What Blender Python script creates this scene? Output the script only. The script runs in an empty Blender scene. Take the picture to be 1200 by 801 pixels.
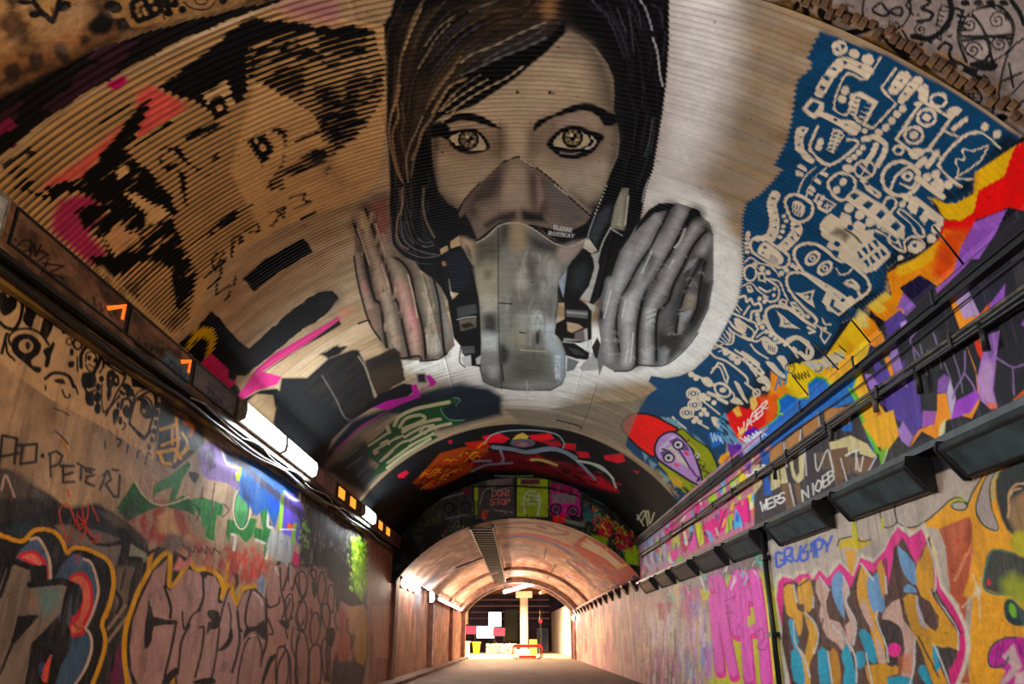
import bpy, bmesh, math, random
import numpy as np
from mathutils import Vector, Matrix

scene = bpy.context.scene
COL = scene.collection
random.seed(7)
RNG = np.random.default_rng(11)

# ------------------------------------------------------------------ camera
# a photographer stands on the tunnel's centre line; 27 mm lens, looking up 21 degrees
CAM_H = 1.42
FPX, CX, CY, VX, VY = 900.0, 600.0, 400.5, 608.0, 748.0
_d = np.array([VX - CX, -(VY - CY), FPX]); _d /= np.linalg.norm(_d)
YAW = -math.asin(_d[0]); PITCH = math.asin(-_d[1] / math.cos(YAW))
CAM_W = np.array([math.sin(YAW) * math.cos(PITCH), math.cos(YAW) * math.cos(PITCH), math.sin(PITCH)])
CAM_R = np.array([math.cos(YAW), -math.sin(YAW), 0.0]); CAM_U = np.cross(CAM_R, CAM_W)
cam_data = bpy.data.cameras.new('camera'); cam = bpy.data.objects.new('camera', cam_data); COL.objects.link(cam)
cam_data.sensor_width = 36.0; cam_data.lens = 36.0 * FPX / 1200.0; cam_data.clip_end = 400.0
cam.matrix_world = Matrix((
    (CAM_R[0], CAM_U[0], -CAM_W[0], 0.0), (CAM_R[1], CAM_U[1], -CAM_W[1], 0.0),
    (CAM_R[2], CAM_U[2], -CAM_W[2], CAM_H), (0, 0, 0, 1)))
scene.camera = cam

# ------------------------------------------------------------------ world, exposure
world = bpy.data.worlds.new('night'); scene.world = world; world.use_nodes = True
world.node_tree.nodes['Background'].inputs[0].default_value = (0.55, 0.6, 0.75, 1)
world.node_tree.nodes['Background'].inputs[1].default_value = 0.03
scene.view_settings.view_transform = 'Standard'; scene.view_settings.look = 'None'
scene.view_settings.gamma = 1.0; scene.view_settings.use_curve_mapping = False
scene.view_settings.exposure = 0.3

# ------------------------------------------------------------------ small helpers
def lin(c):
    c = np.asarray(c, float) / 255.0
    return np.where(c <= 0.04045, c / 12.92, ((c + 0.055) / 1.055) ** 2.4)

def link(o, parent=None):
    COL.objects.link(o)
    if parent is not None:
        o.parent = parent
    return o

def tag(o, label=None, cat=None, group=None, kind=None):
    if label: o['label'] = label
    if cat: o['category'] = cat
    if group: o['group'] = group
    if kind: o['kind'] = kind
    return o

def empty(name, loc=(0, 0, 0), rot=(0, 0, 0)):
    o = bpy.data.objects.new(name, None); o.location = loc; o.rotation_euler = rot; o.empty_display_size = 0.1
    return link(o)

def copy_tree(o, parent=None):
    c = o.copy(); COL.objects.link(c); c.parent = parent
    for ch in list(o.children): copy_tree(ch, c)
    return c

class MB:
    """collects simple solids into one mesh"""
    def __init__(self): self.bm = bmesh.new()
    def box(self, x0, y0, z0, x1, y1, z1, bev=0.0):
        vs = [self.bm.verts.new((x, y, z)) for x in (x0, x1) for y in (y0, y1) for z in (z0, z1)]
        fs = [(0, 1, 3, 2), (4, 6, 7, 5), (0, 4, 5, 1), (2, 3, 7, 6), (0, 2, 6, 4), (1, 5, 7, 3)]
        fl = [self.bm.faces.new([vs[i] for i in f]) for f in fs]
        if bev > 0:
            es = list({e for f in fl for e in f.edges})
            bmesh.ops.bevel(self.bm, geom=es, offset=bev, segments=2, affect='EDGES', profile=0.5)
        return self
    def prism(self, pts, axis, a0, a1):
        """extrude a 2D outline; axis 'y': pts are (x,z); 'x': (y,z); 'z': (x,y)"""
        def mk(p, a):
            return {'y': (p[0], a, p[1]), 'x': (a, p[0], p[1]), 'z': (p[0], p[1], a)}[axis]
        A = [self.bm.verts.new(mk(p, a0)) for p in pts]; B = [self.bm.verts.new(mk(p, a1)) for p in pts]
        n = len(pts)
        self.bm.faces.new(A); self.bm.faces.new(B[::-1])
        for i in range(n): self.bm.faces.new([A[(i + 1) % n], A[i], B[i], B[(i + 1) % n]])
        return self
    def tube(self, pts, r, n=8, cap=True, taper=None):
        pts = [Vector(p) for p in pts]; rings = []
        up = Vector((0, 0, 1))
        for i, p in enumerate(pts):
            t = (pts[min(i + 1, len(pts) - 1)] - pts[max(i - 1, 0)]).normalized()
            ref = up if abs(t.dot(up)) < 0.95 else Vector((1, 0, 0))
            a = t.cross(ref).normalized(); b = t.cross(a).normalized()
            rr = r if taper is None else r * taper[i]
            rings.append([self.bm.verts.new(p + a * (rr * math.cos(k * 2 * math.pi / n)) + b * (rr * math.sin(k * 2 * math.pi / n))) for k in range(n)])
        for i in range(len(rings) - 1):
            for k in range(n):
                f = self.bm.faces.new([rings[i][k], rings[i][(k + 1) % n], rings[i + 1][(k + 1) % n], rings[i + 1][k]]); f.smooth = True
        if cap:
            self.bm.faces.new(rings[0][::-1]); self.bm.faces.new(rings[-1])
        return self
    def quad(self, a, b, c, d):
        self.bm.faces.new([self.bm.verts.new(p) for p in (a, b, c, d)]); return self
    def build(self, name, mat, parent=None):
        bmesh.ops.recalc_face_normals(self.bm, faces=self.bm.faces[:])
        me = bpy.data.meshes.new(name); self.bm.to_mesh(me); self.bm.free()
        if mat: me.materials.append(mat)
        return link(bpy.data.objects.new(name, me), parent)

# ------------------------------------------------------------------ materials
def new_mat(name):
    m = bpy.data.materials.new(name); m.use_nodes = True
    nt = m.node_tree; b = nt.nodes['Principled BSDF']
    return m, nt, b

def mat_plain(name, rgb, rough=0.6, metal=0.0, var=0.25, scale=9.0, rgb2=None, bump=0.15, bscale=60.0):
    m, nt, b = new_mat(name)
    tc = nt.nodes.new('ShaderNodeTexCoord')
    no = nt.nodes.new('ShaderNodeTexNoise'); no.inputs['Scale'].default_value = scale; no.inputs['Detail'].default_value = 6
    nt.links.new(tc.outputs['Object'], no.inputs['Vector'])
    mx = nt.nodes.new('ShaderNodeMix'); mx.data_type = 'RGBA'
    c = lin(rgb); c2 = lin(rgb2) if rgb2 is not None else c * (1 - var)
    mx.inputs['A'].default_value = (*c, 1); mx.inputs['B'].default_value = (*c2, 1)
    rp = nt.nodes.new('ShaderNodeMapRange'); rp.inputs['From Min'].default_value = 0.4; rp.inputs['From Max'].default_value = 0.62
    nt.links.new(no.outputs['Fac'], rp.inputs['Value']); nt.links.new(rp.outputs['Result'], mx.inputs['Factor'])
    nt.links.new(mx.outputs['Result'], b.inputs['Base Color'])
    b.inputs['Roughness'].default_value = rough; b.inputs['Metallic'].default_value = metal
    if bump > 0:
        n2 = nt.nodes.new('ShaderNodeTexNoise'); n2.inputs['Scale'].default_value = bscale; n2.inputs['Detail'].default_value = 4
        nt.links.new(tc.outputs['Object'], n2.inputs['Vector'])
        bp = nt.nodes.new('ShaderNodeBump'); bp.inputs['Strength'].default_value = bump; bp.inputs['Distance'].default_value = 0.01
        nt.links.new(n2.outputs['Fac'], bp.inputs['Height']); nt.links.new(bp.outputs['Normal'], b.inputs['Normal'])
    return m

def mat_emit(name, rgb, strength):
    m, nt, b = new_mat(name)
    b.inputs['Base Color'].default_value = (*(0.6 * c for c in rgb), 1)
    b.inputs['Emission Color'].default_value = (*rgb, 1); b.inputs['Emission Strength'].default_value = strength
    b.inputs['Roughness'].default_value = 0.4
    return m

def mat_paint(name, rough=0.6, bump=0.25, bscale=45.0, dirt=0.25, spec=0.3):
    """spray paint: colours come from the 'paint' colour attribute of the wall, plus grime and fine relief"""
    m, nt, b = new_mat(name)
    at = nt.nodes.new('ShaderNodeVertexColor'); at.layer_name = 'paint'
    tc = nt.nodes.new('ShaderNodeTexCoord')
    no = nt.nodes.new('ShaderNodeTexNoise'); no.inputs['Scale'].default_value = 3.1; no.inputs['Detail'].default_value = 9; no.inputs['Roughness'].default_value = 0.7
    nt.links.new(tc.outputs['Object'], no.inputs['Vector'])
    rp = nt.nodes.new('ShaderNodeMapRange'); rp.inputs['From Min'].default_value = 0.36; rp.inputs['From Max'].default_value = 0.6
    rp.inputs['To Min'].default_value = 1.0 - dirt; rp.inputs['To Max'].default_value = 1.0
    nt.links.new(no.outputs['Fac'], rp.inputs['Value'])
    mx = nt.nodes.new('ShaderNodeMix'); mx.data_type = 'RGBA'; mx.blend_type = 'MULTIPLY'; mx.inputs['Factor'].default_value = 1.0
    nt.links.new(at.outputs['Color'], mx.inputs['A']); nt.links.new(rp.outputs['Result'], mx.inputs['B'])
    nt.links.new(mx.outputs['Result'], b.inputs['Base Color'])
    b.inputs['Roughness'].default_value = rough; b.inputs['Specular IOR Level'].default_value = spec
    n2 = nt.nodes.new('ShaderNodeTexNoise'); n2.inputs['Scale'].default_value = bscale; n2.inputs['Detail'].default_value = 5
    nt.links.new(tc.outputs['Object'], n2.inputs['Vector'])
    bp = nt.nodes.new('ShaderNodeBump'); bp.inputs['Strength'].default_value = bump; bp.inputs['Distance'].default_value = 0.012
    nt.links.new(n2.outputs['Fac'], bp.inputs['Height']); nt.links.new(bp.outputs['Normal'], b.inputs['Normal'])
    return m

# ------------------------------------------------------------------ noise on a grid
def vnoise(x, y, seed=0):
    """value noise on the outer grid x (rows) by y (columns)"""
    r = np.random.default_rng(seed); T = r.random((256, 256)).astype(np.float32)
    xi = np.floor(x).astype(int); yi = np.floor(y).astype(int)
    fx = (x - xi).astype(np.float32); fy = (y - yi).astype(np.float32)
    fx = fx * fx * (3 - 2 * fx); fy = fy * fy * (3 - 2 * fy)
    x0, x1, y0, y1 = xi % 256, (xi + 1) % 256, yi % 256, (yi + 1) % 256
    a = T[np.ix_(x0, y0)]; b = T[np.ix_(x1, y0)]; c = T[np.ix_(x0, y1)]; d = T[np.ix_(x1, y1)]
    fx = fx[:, None]; fy = fy[None, :]
    return (a * (1 - fx) + b * fx) * (1 - fy) + (c * (1 - fx) + d * fx) * fy

def fbm(x, y, seed=0, octv=4, gain=0.55):
    s = 0; amp = 1.0; tot = 0
    for k in range(octv):
        s = s + amp * vnoise(x * 2 ** k + 17.3 * k, y * 2 ** k + 5.1 * k, seed + k); tot += amp; amp *= gain
    return s / tot

# ------------------------------------------------------------------ painted surfaces
def rays(P):
    P = np.asarray(P, float).reshape(-1, 2)
    return CAM_W + np.outer((P[:, 0] - CX) / FPX, CAM_R) - np.outer((P[:, 1] - CY) / FPX, CAM_U)

class Chart:
    """a wall or vault laid out as a regular grid of rows (a) and columns (b) in metres;
       paint is sprayed on its grid, sketch points from the photo are first carried to the wall itself"""
    def __init__(self, name, kind, a, b, **k):
        self.name, self.kind, self.a, self.b = name, kind, np.asarray(a, float), np.asarray(b, float)
        self.__dict__.update(k)
        self.shape = (len(a), len(b))
        self.col = np.zeros((*self.shape, 3), np.float32)
        self.rid = np.zeros(self.shape, np.int16)
        self.ser = np.zeros(len(a), np.float32)
        self.jit = fbm(self.a * 9, self.b * 9, 3, 3) - 0.5
    def world(self, a, b, off=0.0):
        if self.kind == 'cyl':
            th = b / self.R; r = self.R - off
            return np.stack([r * np.sin(th), a + 0 * b, self.zc + r * np.cos(th)], -1)
        if self.kind == 'wall':
            return np.stack([self.X - np.sign(self.X) * off + 0 * a, a + 0 * b, b + 0 * a], -1)
        return np.stack([a + 0 * b, self.Y - off + 0 * a, b + 0 * a], -1)
    def inv(self, P):
        d = rays(P)
        if self.kind == 'cyl':
            zr = self.zc - CAM_H
            A = d[:, 0] ** 2 + d[:, 2] ** 2; B = -2 * d[:, 2] * zr; C = zr * zr - self.R ** 2
            t = (-B + np.sqrt(B * B - 4 * A * C)) / (2 * A); q = d * t[:, None]
            return q[:, 1], self.R * np.arctan2(q[:, 0], q[:, 2] - zr)
        if self.kind == 'wall':
            dx = d[:, 0] * np.sign(self.X)
            t = abs(self.X) / np.maximum(dx, 1e-3); q = d * t[:, None]
            return q[:, 1], q[:, 2] + CAM_H
        t = self.Y / d[:, 1]; q = d * t[:, None]
        return q[:, 0], q[:, 2] + CAM_H
    def idx(self, P):
        a, b = self.inv(P)
        n = len(self.a)
        ia = np.interp(a, self.a, np.arange(n))
        lo = a < self.a[0]; hi = a > self.a[-1]
        ia = np.where(lo, (a - self.a[0]) / (self.a[1] - self.a[0]), ia)
        ia = np.where(hi, n - 1 + (a - self.a[-1]) / (self.a[-1] - self.a[-2]), ia)
        ib = (b - self.b[0]) / (self.b[1] - self.b[0])
        return np.stack([ia, ib], -1)
    def jinv(self, P):
        P = np.asarray(P, float).reshape(-1, 2)
        o = self.idx(P); x = self.idx(P + [1, 0]) - o; y = self.idx(P + [0, 1]) - o
        J = np.stack([x, y], -1)                  # idx per px
        J = J + np.eye(2) * 1e-6
        return np.linalg.inv(J)
    def sub(self, lo, hi):
        r0 = max(int(np.floor(lo[0])), 0); r1 = min(int(np.ceil(hi[0])) + 1, self.shape[0])
        c0 = max(int(np.floor(lo[1])), 0); c1 = min(int(np.ceil(hi[1])) + 1, self.shape[1])
        return r0, r1, c0, c1
    def blend(self, sl, cov, col, rid=None, grad=None):
        if grad is not None:
            c0, c1, p0, p1 = grad
            q = self.idx([p0, p1]); v = q[1] - q[0]
            rr = np.arange(sl[0], sl[1])[:, None] - q[0, 0]; cc = np.arange(sl[2], sl[3])[None, :] - q[0, 1]
            t = np.clip((rr * v[0] + cc * v[1]) / (v @ v), 0, 1)[..., None]
            c = lin(c0) * (1 - t) + lin(c1) * t
        else:
            c = lin(col)
        s = self.col[sl[0]:sl[1], sl[2]:sl[3]]
        s += (c - s) * cov[..., None].astype(np.float32)
        if rid is not None:
            s = self.rid[sl[0]:sl[1], sl[2]:sl[3]]; s[cov > 0.5] = rid

def spl(P, closed, n=4):
    P = np.asarray(P, float)
    if len(P) < 3: return P
    if closed: Q = np.vstack([P[-1], P, P[0], P[1]])
    else: Q = np.vstack([2 * P[0] - P[1], P, 2 * P[-1] - P[-2]])
    out = []
    for i in range(1, len(Q) - 2):
        p0, p1, p2, p3 = Q[i - 1], Q[i], Q[i + 1], Q[i + 2]
        for t in np.arange(n) / n:
            out.append(0.5 * (2 * p1 + (p2 - p0) * t + (2 * p0 - 5 * p1 + 4 * p2 - p3) * t * t + (3 * p1 - p0 - 3 * p2 + p3) * t ** 3))
    if not closed: out.append(Q[-2])
    return np.array(out)

def pp(s, x0=0.0, y0=0.0, k=1.0):
    v = np.array([float(t) for t in s.split()]).reshape(-1, 2) / k
    return v + [x0, y0]

def crop(x0, y0, k=6.0):
    return lambda s: pp(s, x0, y0, k)

def densify(P, step, closed):
    P = np.asarray(P, float)
    Q = np.vstack([P, P[:1]]) if closed else P
    out = []
    for i in range(len(Q) - 1):
        n = max(1, int(np.ceil(np.hypot(*(Q[i + 1] - Q[i])) / step)))
        for t in range(n): out.append(Q[i] + (Q[i + 1] - Q[i]) * t / n)
    if not closed: out.append(Q[-1])
    return np.array(out)

def seg_dist(S, sl, I, Ji, best, rad_px):
    """least distance (in sketch pixels) from the grid nodes to a chain of segments"""
    for k in range(len(I) - 1):
        A, B, M = I[k], I[k + 1], Ji[k]
        JM = np.linalg.inv(M)
        ext = (np.abs(JM[:, 0]) + np.abs(JM[:, 1])) * rad_px + 1
        lo = np.minimum(A, B) - ext; hi = np.maximum(A, B) + ext
        r0, r1 = max(int(lo[0]), sl[0]), min(int(hi[0]) + 2, sl[1])
        c0, c1 = max(int(lo[1]), sl[2]), min(int(hi[1]) + 2, sl[3])
        if r0 >= r1 or c0 >= c1: continue
        rr = (np.arange(r0, r1) - A[0])[:, None]; cc = (np.arange(c0, c1) - A[1])[None, :]
        x = M[0, 0] * rr + M[0, 1] * cc; y = M[1, 0] * rr + M[1, 1] * cc
        v = M @ (B - A); L2 = max(v @ v, 1e-9)
        t = np.clip((x * v[0] + y * v[1]) / L2, 0, 1)
        d = np.hypot(x - t * v[0], y - t * v[1])
        b = best[r0 - sl[0]:r1 - sl[0], c0 - sl[2]:c1 - sl[2]]
        np.minimum(b, d, out=b)

def _ss(S): return S if isinstance(S, (list, tuple)) else [S]

def fill(S, P, col=(0, 0, 0), soft=1.0, al=1.0, sm=0, rag=0.0, ser=0.0, rid=None, grad=None, tex=None):
    """filled shape; sm: spline; rag: ragged edge px; ser: serration by the sheet's ribs, px; tex(S, sl)->0..1 multiplies the cover"""
    P = np.asarray(P, float)
    if sm: P = spl(P, True, sm)
    if soft > 3: soft *= 1.9
    P = densify(P, 22, True)
    for s in _ss(S):
        I = s.idx(P); pad = 3 + 2 * (soft + rag + ser)
        sl = s.sub(I.min(0) - pad, I.max(0) + pad)
        if sl[0] >= sl[1] or sl[2] >= sl[3] or (sl[1] - sl[0]) * (sl[3] - sl[2]) > 3e6: continue
        rr = np.arange(sl[0], sl[1])[:, None]; cc = np.arange(sl[2], sl[3])[None, :]
        inside = np.zeros((sl[1] - sl[0], sl[3] - sl[2]), bool)
        J = np.roll(I, -1, 0)
        for (a0, b0), (a1, b1) in zip(I, J):
            if a0 == a1: continue
            rlo = max(int(math.floor(min(a0, a1))), sl[0]); rhi = min(int(math.ceil(max(a0, a1))) + 1, sl[1])
            if rlo >= rhi: continue
            r = np.arange(rlo, rhi)
            ok = (a0 > r) != (a1 > r)
            x = b0 + (r - a0) * (b1 - b0) / (a1 - a0)
            inside[rlo - sl[0]:rhi - sl[0]] ^= ok[:, None] & (cc < x[:, None])
        rad = soft + rag + ser + 1
        best = np.full(inside.shape, rad, np.float32)
        mid = (P + np.roll(P, -1, 0)) / 2
        seg_dist(s, sl, np.vstack([I, I[:1]]), s.jinv(mid), best, rad)
        sd = np.where(inside, best, -best)
        if rag: sd = sd + rag * 2 * s.jit[sl[0]:sl[1], sl[2]:sl[3]]
        if ser: sd = sd + ser * s.ser[sl[0]:sl[1]][:, None]
        cov = np.clip(sd / soft + 0.5, 0, 1) if soft > 0 else (sd > 0).astype(float)
        if soft > 3: cov = cov * cov * (3 - 2 * cov)
        cov = cov * al
        if tex is not None: cov = cov * tex(s, sl)
        s.blend(sl, cov, col, rid, grad)

def stroke(S, P, w, col, soft=1.0, al=1.0, sm=4, w2=None, closed=False, rag=0.0, ser=0.0, rid=None, tex=None):
    P = np.asarray(P, float)
    if sm: P = spl(P, closed, sm)
    P = densify(P, 14, closed)
    if closed: P = np.vstack([P, P[:1]])
    if len(P) < 2: return
    for s in _ss(S):
        I = s.idx(P); mid = (P[1:] + P[:-1]) / 2; Ji = s.jinv(mid)
        rad = w / 2 + soft + rag + ser + 0.5
        sc = np.abs(np.linalg.inv(Ji)).sum((1,)).max() if len(Ji) else 1
        pad = rad * sc + 2
        sl = s.sub(I.min(0) - pad, I.max(0) + pad)
        if sl[0] >= sl[1] or sl[2] >= sl[3] or (sl[1] - sl[0]) * (sl[3] - sl[2]) > 3e6: continue
        best = np.full((sl[1] - sl[0], sl[3] - sl[2]), 999.0, np.float32)
        if w2 is None:
            seg_dist(s, sl, I, Ji, best, rad)
            sd = w / 2 - best
        else:
            sd = np.full(best.shape, -999.0, np.float32)
            n = len(I) - 1
            for k in range(n):
                b = np.full(best.shape, 999.0, np.float32)
                seg_dist(s, sl, I[k:k + 2], Ji[k:k + 1], b, rad)
                np.maximum(sd, (w + (w2 - w) * k / max(n - 1, 1)) / 2 - b, out=sd)
        if rag: sd = sd + rag * 2 * s.jit[sl[0]:sl[1], sl[2]:sl[3]]
        if ser: sd = sd + ser * s.ser[sl[0]:sl[1]][:, None]
        cov = np.clip(sd / soft + 0.5, 0, 1) * al
        if tex is not None: cov = cov * tex(s, sl)
        s.blend(sl, cov, col, rid)

def ell(S, cx, cy, rx, ry, col, ang=0.0, soft=1.0, al=1.0, **k):
    t = np.arange(18) * 2 * math.pi / 18; c, s = math.cos(math.radians(ang)), math.sin(math.radians(ang))
    x = rx * np.cos(t); y = ry * np.sin(t)
    fill(S, np.stack([cx + x * c - y * s, cy + x * s + y * c], -1), col, soft, al, **k)

def ring(S, cx, cy, rx, ry, w, col, ang=0.0, **k):
    t = np.arange(16) * 2 * math.pi / 16; c, s = math.cos(math.radians(ang)), math.sin(math.radians(ang))
    x = rx * np.cos(t); y = ry * np.sin(t)
    stroke(S, np.stack([cx + x * c - y * s, cy + x * s + y * c], -1), w, col, closed=True, sm=2, **k)

def spiral(S, cx, cy, r, turns, w, col, ph=0.0, ang=0.0, sq=1.0):
    n = int(turns * 10); t = np.arange(n + 1) / n
    a = ph + t * turns * 2 * math.pi; x = r * t * np.cos(a); y = r * t * np.sin(a) * sq
    c, s = math.cos(ang), math.sin(ang)
    stroke(S, np.stack([cx + x * c - y * s, cy + x * s + y * c], -1), w, col, sm=2)

GLYPH = {
 'A': '0 0 .5 1 1 0|.2 .4 .8 .4', 'B': '0 0 0 1 .8 .9 .8 .6 0 .55 .9 .4 .9 .1 0 0', 'C': '1 .85 .5 1 0 .6 0 .3 .5 0 1 .15',
 'D': '0 0 0 1 .7 .9 1 .5 .7 .1 0 0', 'E': '1 1 0 1 0 0 1 0|0 .5 .8 .5', 'G': '1 .85 .5 1 0 .6 0 .3 .5 0 1 .15 1 .5 .6 .5',
 'H': '0 0 0 1|1 0 1 1|0 .5 1 .5', 'I': '.5 0 .5 1', 'K': '0 0 0 1|1 1 0 .5 1 0', 'L': '0 1 0 0 1 0', 'M': '0 0 .1 1 .5 .4 .9 1 1 0',
 'N': '0 0 0 1 1 0 1 1', 'O': '.5 1 0 .6 0 .3 .5 0 1 .3 1 .7 .5 1', 'P': '0 0 0 1 .9 .9 .9 .6 0 .5', 'R': '0 0 0 1 .9 .9 .9 .6 0 .5 1 0',
 'S': '1 .9 .5 1 0 .8 .2 .55 .8 .45 1 .2 .5 0 0 .1', 'T': '0 1 1 1|.5 1 .5 0', 'U': '0 1 0 .3 .5 0 1 .3 1 1', 'V': '0 1 .5 0 1 1',
 'W': '0 1 .25 0 .5 .6 .75 0 1 1', 'X': '0 0 1 1|0 1 1 0', 'Y': '0 1 .5 .5 1 1|.5 .5 .5 0', 'Z': '0 1 1 1 0 0 1 0', '.': '.4 .5 .6 .5', ' ': ''}

def text(S, s, org, adv, up, w, col, gap=0.3, sm=0, soft=1.0, al=1.0, jig=0.0):
    """hand lettering: adv and up are the vectors of one letter's width and height"""
    o = np.asarray(org, float); adv = np.asarray(adv, float); up = np.asarray(up, float); r = random.Random(len(s) + int(org[0]))
    for ch in s:
        j = np.array([r.uniform(-jig, jig), r.uniform(-jig, jig)])
        for part in GLYPH.get(ch, '').split('|'):
            if not part.strip(): continue
            v = np.array([float(t) for t in part.split()]).reshape(-1, 2)
            stroke(S, o + j + v[:, :1] * adv + v[:, 1:] * up, w, col, soft=soft, al=al, sm=sm)
        o = o + adv * (1 + gap if ch != '.' else 0.8)

def scribble(S, x0, y0, x1, y1, amp, n, w, col, slant=0.3, seed=1, al=1.0, soft=0.8):
    r = random.Random(seed); pts = []
    d = np.array([x1 - x0, y1 - y0], float); L = np.hypot(*d); d /= L; nrm = np.array([-d[1], d[0]])
    for i in range(n):
        t = i / (n - 1) * L + r.uniform(-.3, .3) * L / n
        pts.append(np.array([x0, y0]) + d * (t + slant * amp * (1 if i % 2 else -1)) + nrm * amp * (1 if i % 2 else -1) * r.uniform(.4, 1))
    stroke(S, pts, w, col, sm=3, al=al, soft=soft)

def grid_mesh(name, verts, faces, cols, mat, parent=None, smooth=True):
    me = bpy.data.meshes.new(name)
    me.vertices.add(len(verts)); me.vertices.foreach_set('co', np.ascontiguousarray(verts, np.float32).ravel())
    nf = len(faces)
    me.loops.add(nf * 4); me.loops.foreach_set('vertex_index', np.ascontiguousarray(faces, np.int32).ravel())
    me.polygons.add(nf); me.polygons.foreach_set('loop_start', np.arange(nf, dtype=np.int32) * 4)
    me.polygons.foreach_set('use_smooth', np.full(nf, smooth, bool))
    me.update(calc_edges=True)
    at = me.attributes.new('paint', 'FLOAT_COLOR', 'POINT')
    c4 = np.ones((len(verts), 4), np.float32); c4[:, :3] = cols
    at.data.foreach_set('color', c4.ravel())
    me.materials.append(mat)
    return link(bpy.data.objects.new(name, me), parent)

def build_chart(S, name, mat, off, regions, kind='structure', label=None, keep=None, flip=False):
    """mesh of a painted surface; every listed region becomes a child of its own, the rest is the surface itself"""
    A, B = np.meshgrid(S.a, S.b, indexing='ij')
    V = S.world(A, B, off)
    nr, nc = S.shape
    id_ = np.arange(nr * nc).reshape(nr, nc)
    F = np.stack([id_[:-1, :-1], id_[1:, :-1], id_[1:, 1:], id_[:-1, 1:]], -1).reshape(-1, 4)
    if flip: F = F[:, ::-1]
    R = S.rid[:-1, :-1].ravel()
    if keep is not None:
        m = keep[:-1, :-1].ravel(); F = F[m]; R = R[m]
    Vf = V.reshape(-1, 3); Cf = S.col.reshape(-1, 3)
    lum = Cf.mean(1, keepdims=True); Cf = lum + (Cf - lum) * 1.12             # spray paint is dense: fuller hues, deeper blacks
    Cf = np.clip(Cf * (0.35 + 0.65 * np.clip(lum / 0.09, 0, 1)), 0.002, 0.95)
    def part(mask, nm, parent):
        f = F[mask]
        u, invx = np.unique(f, return_inverse=True)
        return grid_mesh(nm, Vf[u], invx.reshape(-1, 4), Cf[u], mat, parent)
    ids = [r[0] for r in regions]
    base = part(~np.isin(R, ids), name, None)
    if kind: base['kind'] = kind
    if label: base['label'] = label
    made = {}
    for reg in regions:
        rid, nm, lb = reg[:3]; m = R == rid
        if m.sum() < 4: continue
        o = part(m, nm, made[reg[3]] if len(reg) > 3 else base); o['label'] = lb; made[rid] = o
    return base
# ------------------------------------------------------------------ the tunnel's painted surfaces
def rows(*segs):
    """segs: (start, stop, first step, last step) with steps growing evenly"""
    out = []
    for s0, s1, d0, d1 in segs:
        n = max(2, int(round((s1 - s0) / ((d0 + d1) / 2))))
        t = np.arange(n) / n
        out.append(s0 + (s1 - s0) * (t * d0 + t * t * (d1 - d0) / 2) / ((d0 + d1) / 2))
    return np.concatenate(out + [[segs[-1][1]]])

def rows_persp(y0, y1, x, px):
    """rows spaced by the view angle along a side wall"""
    k = FPX * abs(x) / px; u = np.arange(1 / y0, 1 / y1, -1 / k)
    return np.concatenate([1 / u, [y1]])

PITCH_C = 0.072                        # pitch of the corrugated sheets
VR, VZ = 5.2, 1.72                     # vault radius and centre height
XL, XR = -4.4, 4.2                     # wall planes
Y_LIN0, Y_LIN1, Y_HEAD, Y_END = 5.07, 20.4, 27.7, 64.0
S_L, S_R = VR * math.asin(-4.19 / VR), VR * math.asin(4.2 / VR)

VAULT = Chart('vault', 'cyl', rows((4.6, 10.6, .0144, .0144), (10.6, 20.4, .02, .052), (20.4, 27.7, .055, .075)),
              np.linspace(S_L, S_R, 760), R=VR, zc=VZ)
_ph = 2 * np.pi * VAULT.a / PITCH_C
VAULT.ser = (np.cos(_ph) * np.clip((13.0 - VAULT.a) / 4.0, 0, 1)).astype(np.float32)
BRICK = Chart('brick', 'cyl', rows((-9, 3.4, .8, .5), (3.4, 5.3, .012, .012)), np.linspace(-4.9, 4.9, 760), R=VR + 0.07, zc=VZ)
LW = Chart('left', 'wall', np.concatenate([rows((-9, 4.6, .8, .3))[:-1], rows_persp(4.6, 29.5, XL, 1.15)]), np.linspace(0, 4.36, 360), X=XL)
RW = Chart('right', 'wall', np.concatenate([rows((-9, 4.6, .8, .3))[:-1], rows_persp(4.6, 29.5, XR, 1.15)]), np.linspace(0, 4.80, 390), X=XR)
HW = Chart('head', 'head', np.linspace(-4.6, 4.4, 330), np.linspace(3.2, 7.0, 180), Y=Y_HEAD)
HR, HZ = 5.36, 0.06                    # far vault radius and centre height
FV = Chart('farvault', 'cyl', rows((27.7, 64, .10, .45)), np.linspace(-HR * 0.88, HR * 0.88, 200), R=HR, zc=HZ)
LF = Chart('leftfar', 'wall', rows_persp(29.5, 64, XL, 1.0), np.linspace(0, 3.55, 90), X=XL)
RF = Chart('rightfar', 'wall', rows_persp(29.5, 64, XR, 1.0), np.linspace(0, 3.55, 90), X=XR)
BEAM = Chart('beam', 'wall', np.concatenate([[-9, 0, 3], rows_persp(4.0, 27.7, XL, 1.3)]), np.linspace(4.34, 4.77, 44), X=-4.14)
RAIL = Chart('rail', 'wall', rows_persp(4.0, 27.7, XR, 1.6), np.linspace(4.50, 4.60, 10), X=4.07)
VW = [VAULT, RW, RAIL]                       # pieces that run from the vault down the right wall
CHARTS = [VAULT, BRICK, LW, RW, HW, FV, LF, RF, BEAM, RAIL]

def wash(S, base, var, seed, fa, fb, octv=4, lo=0.3, hi=0.7):
    """ground coat: two tones mixed by streaky noise"""
    n = fbm(S.a * fa, S.b * fb, seed, octv)
    t = np.clip((n - lo) / (hi - lo), 0, 1)[..., None]
    S.col[:] = lin(base) * (1 - t) + lin(var) * t

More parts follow.
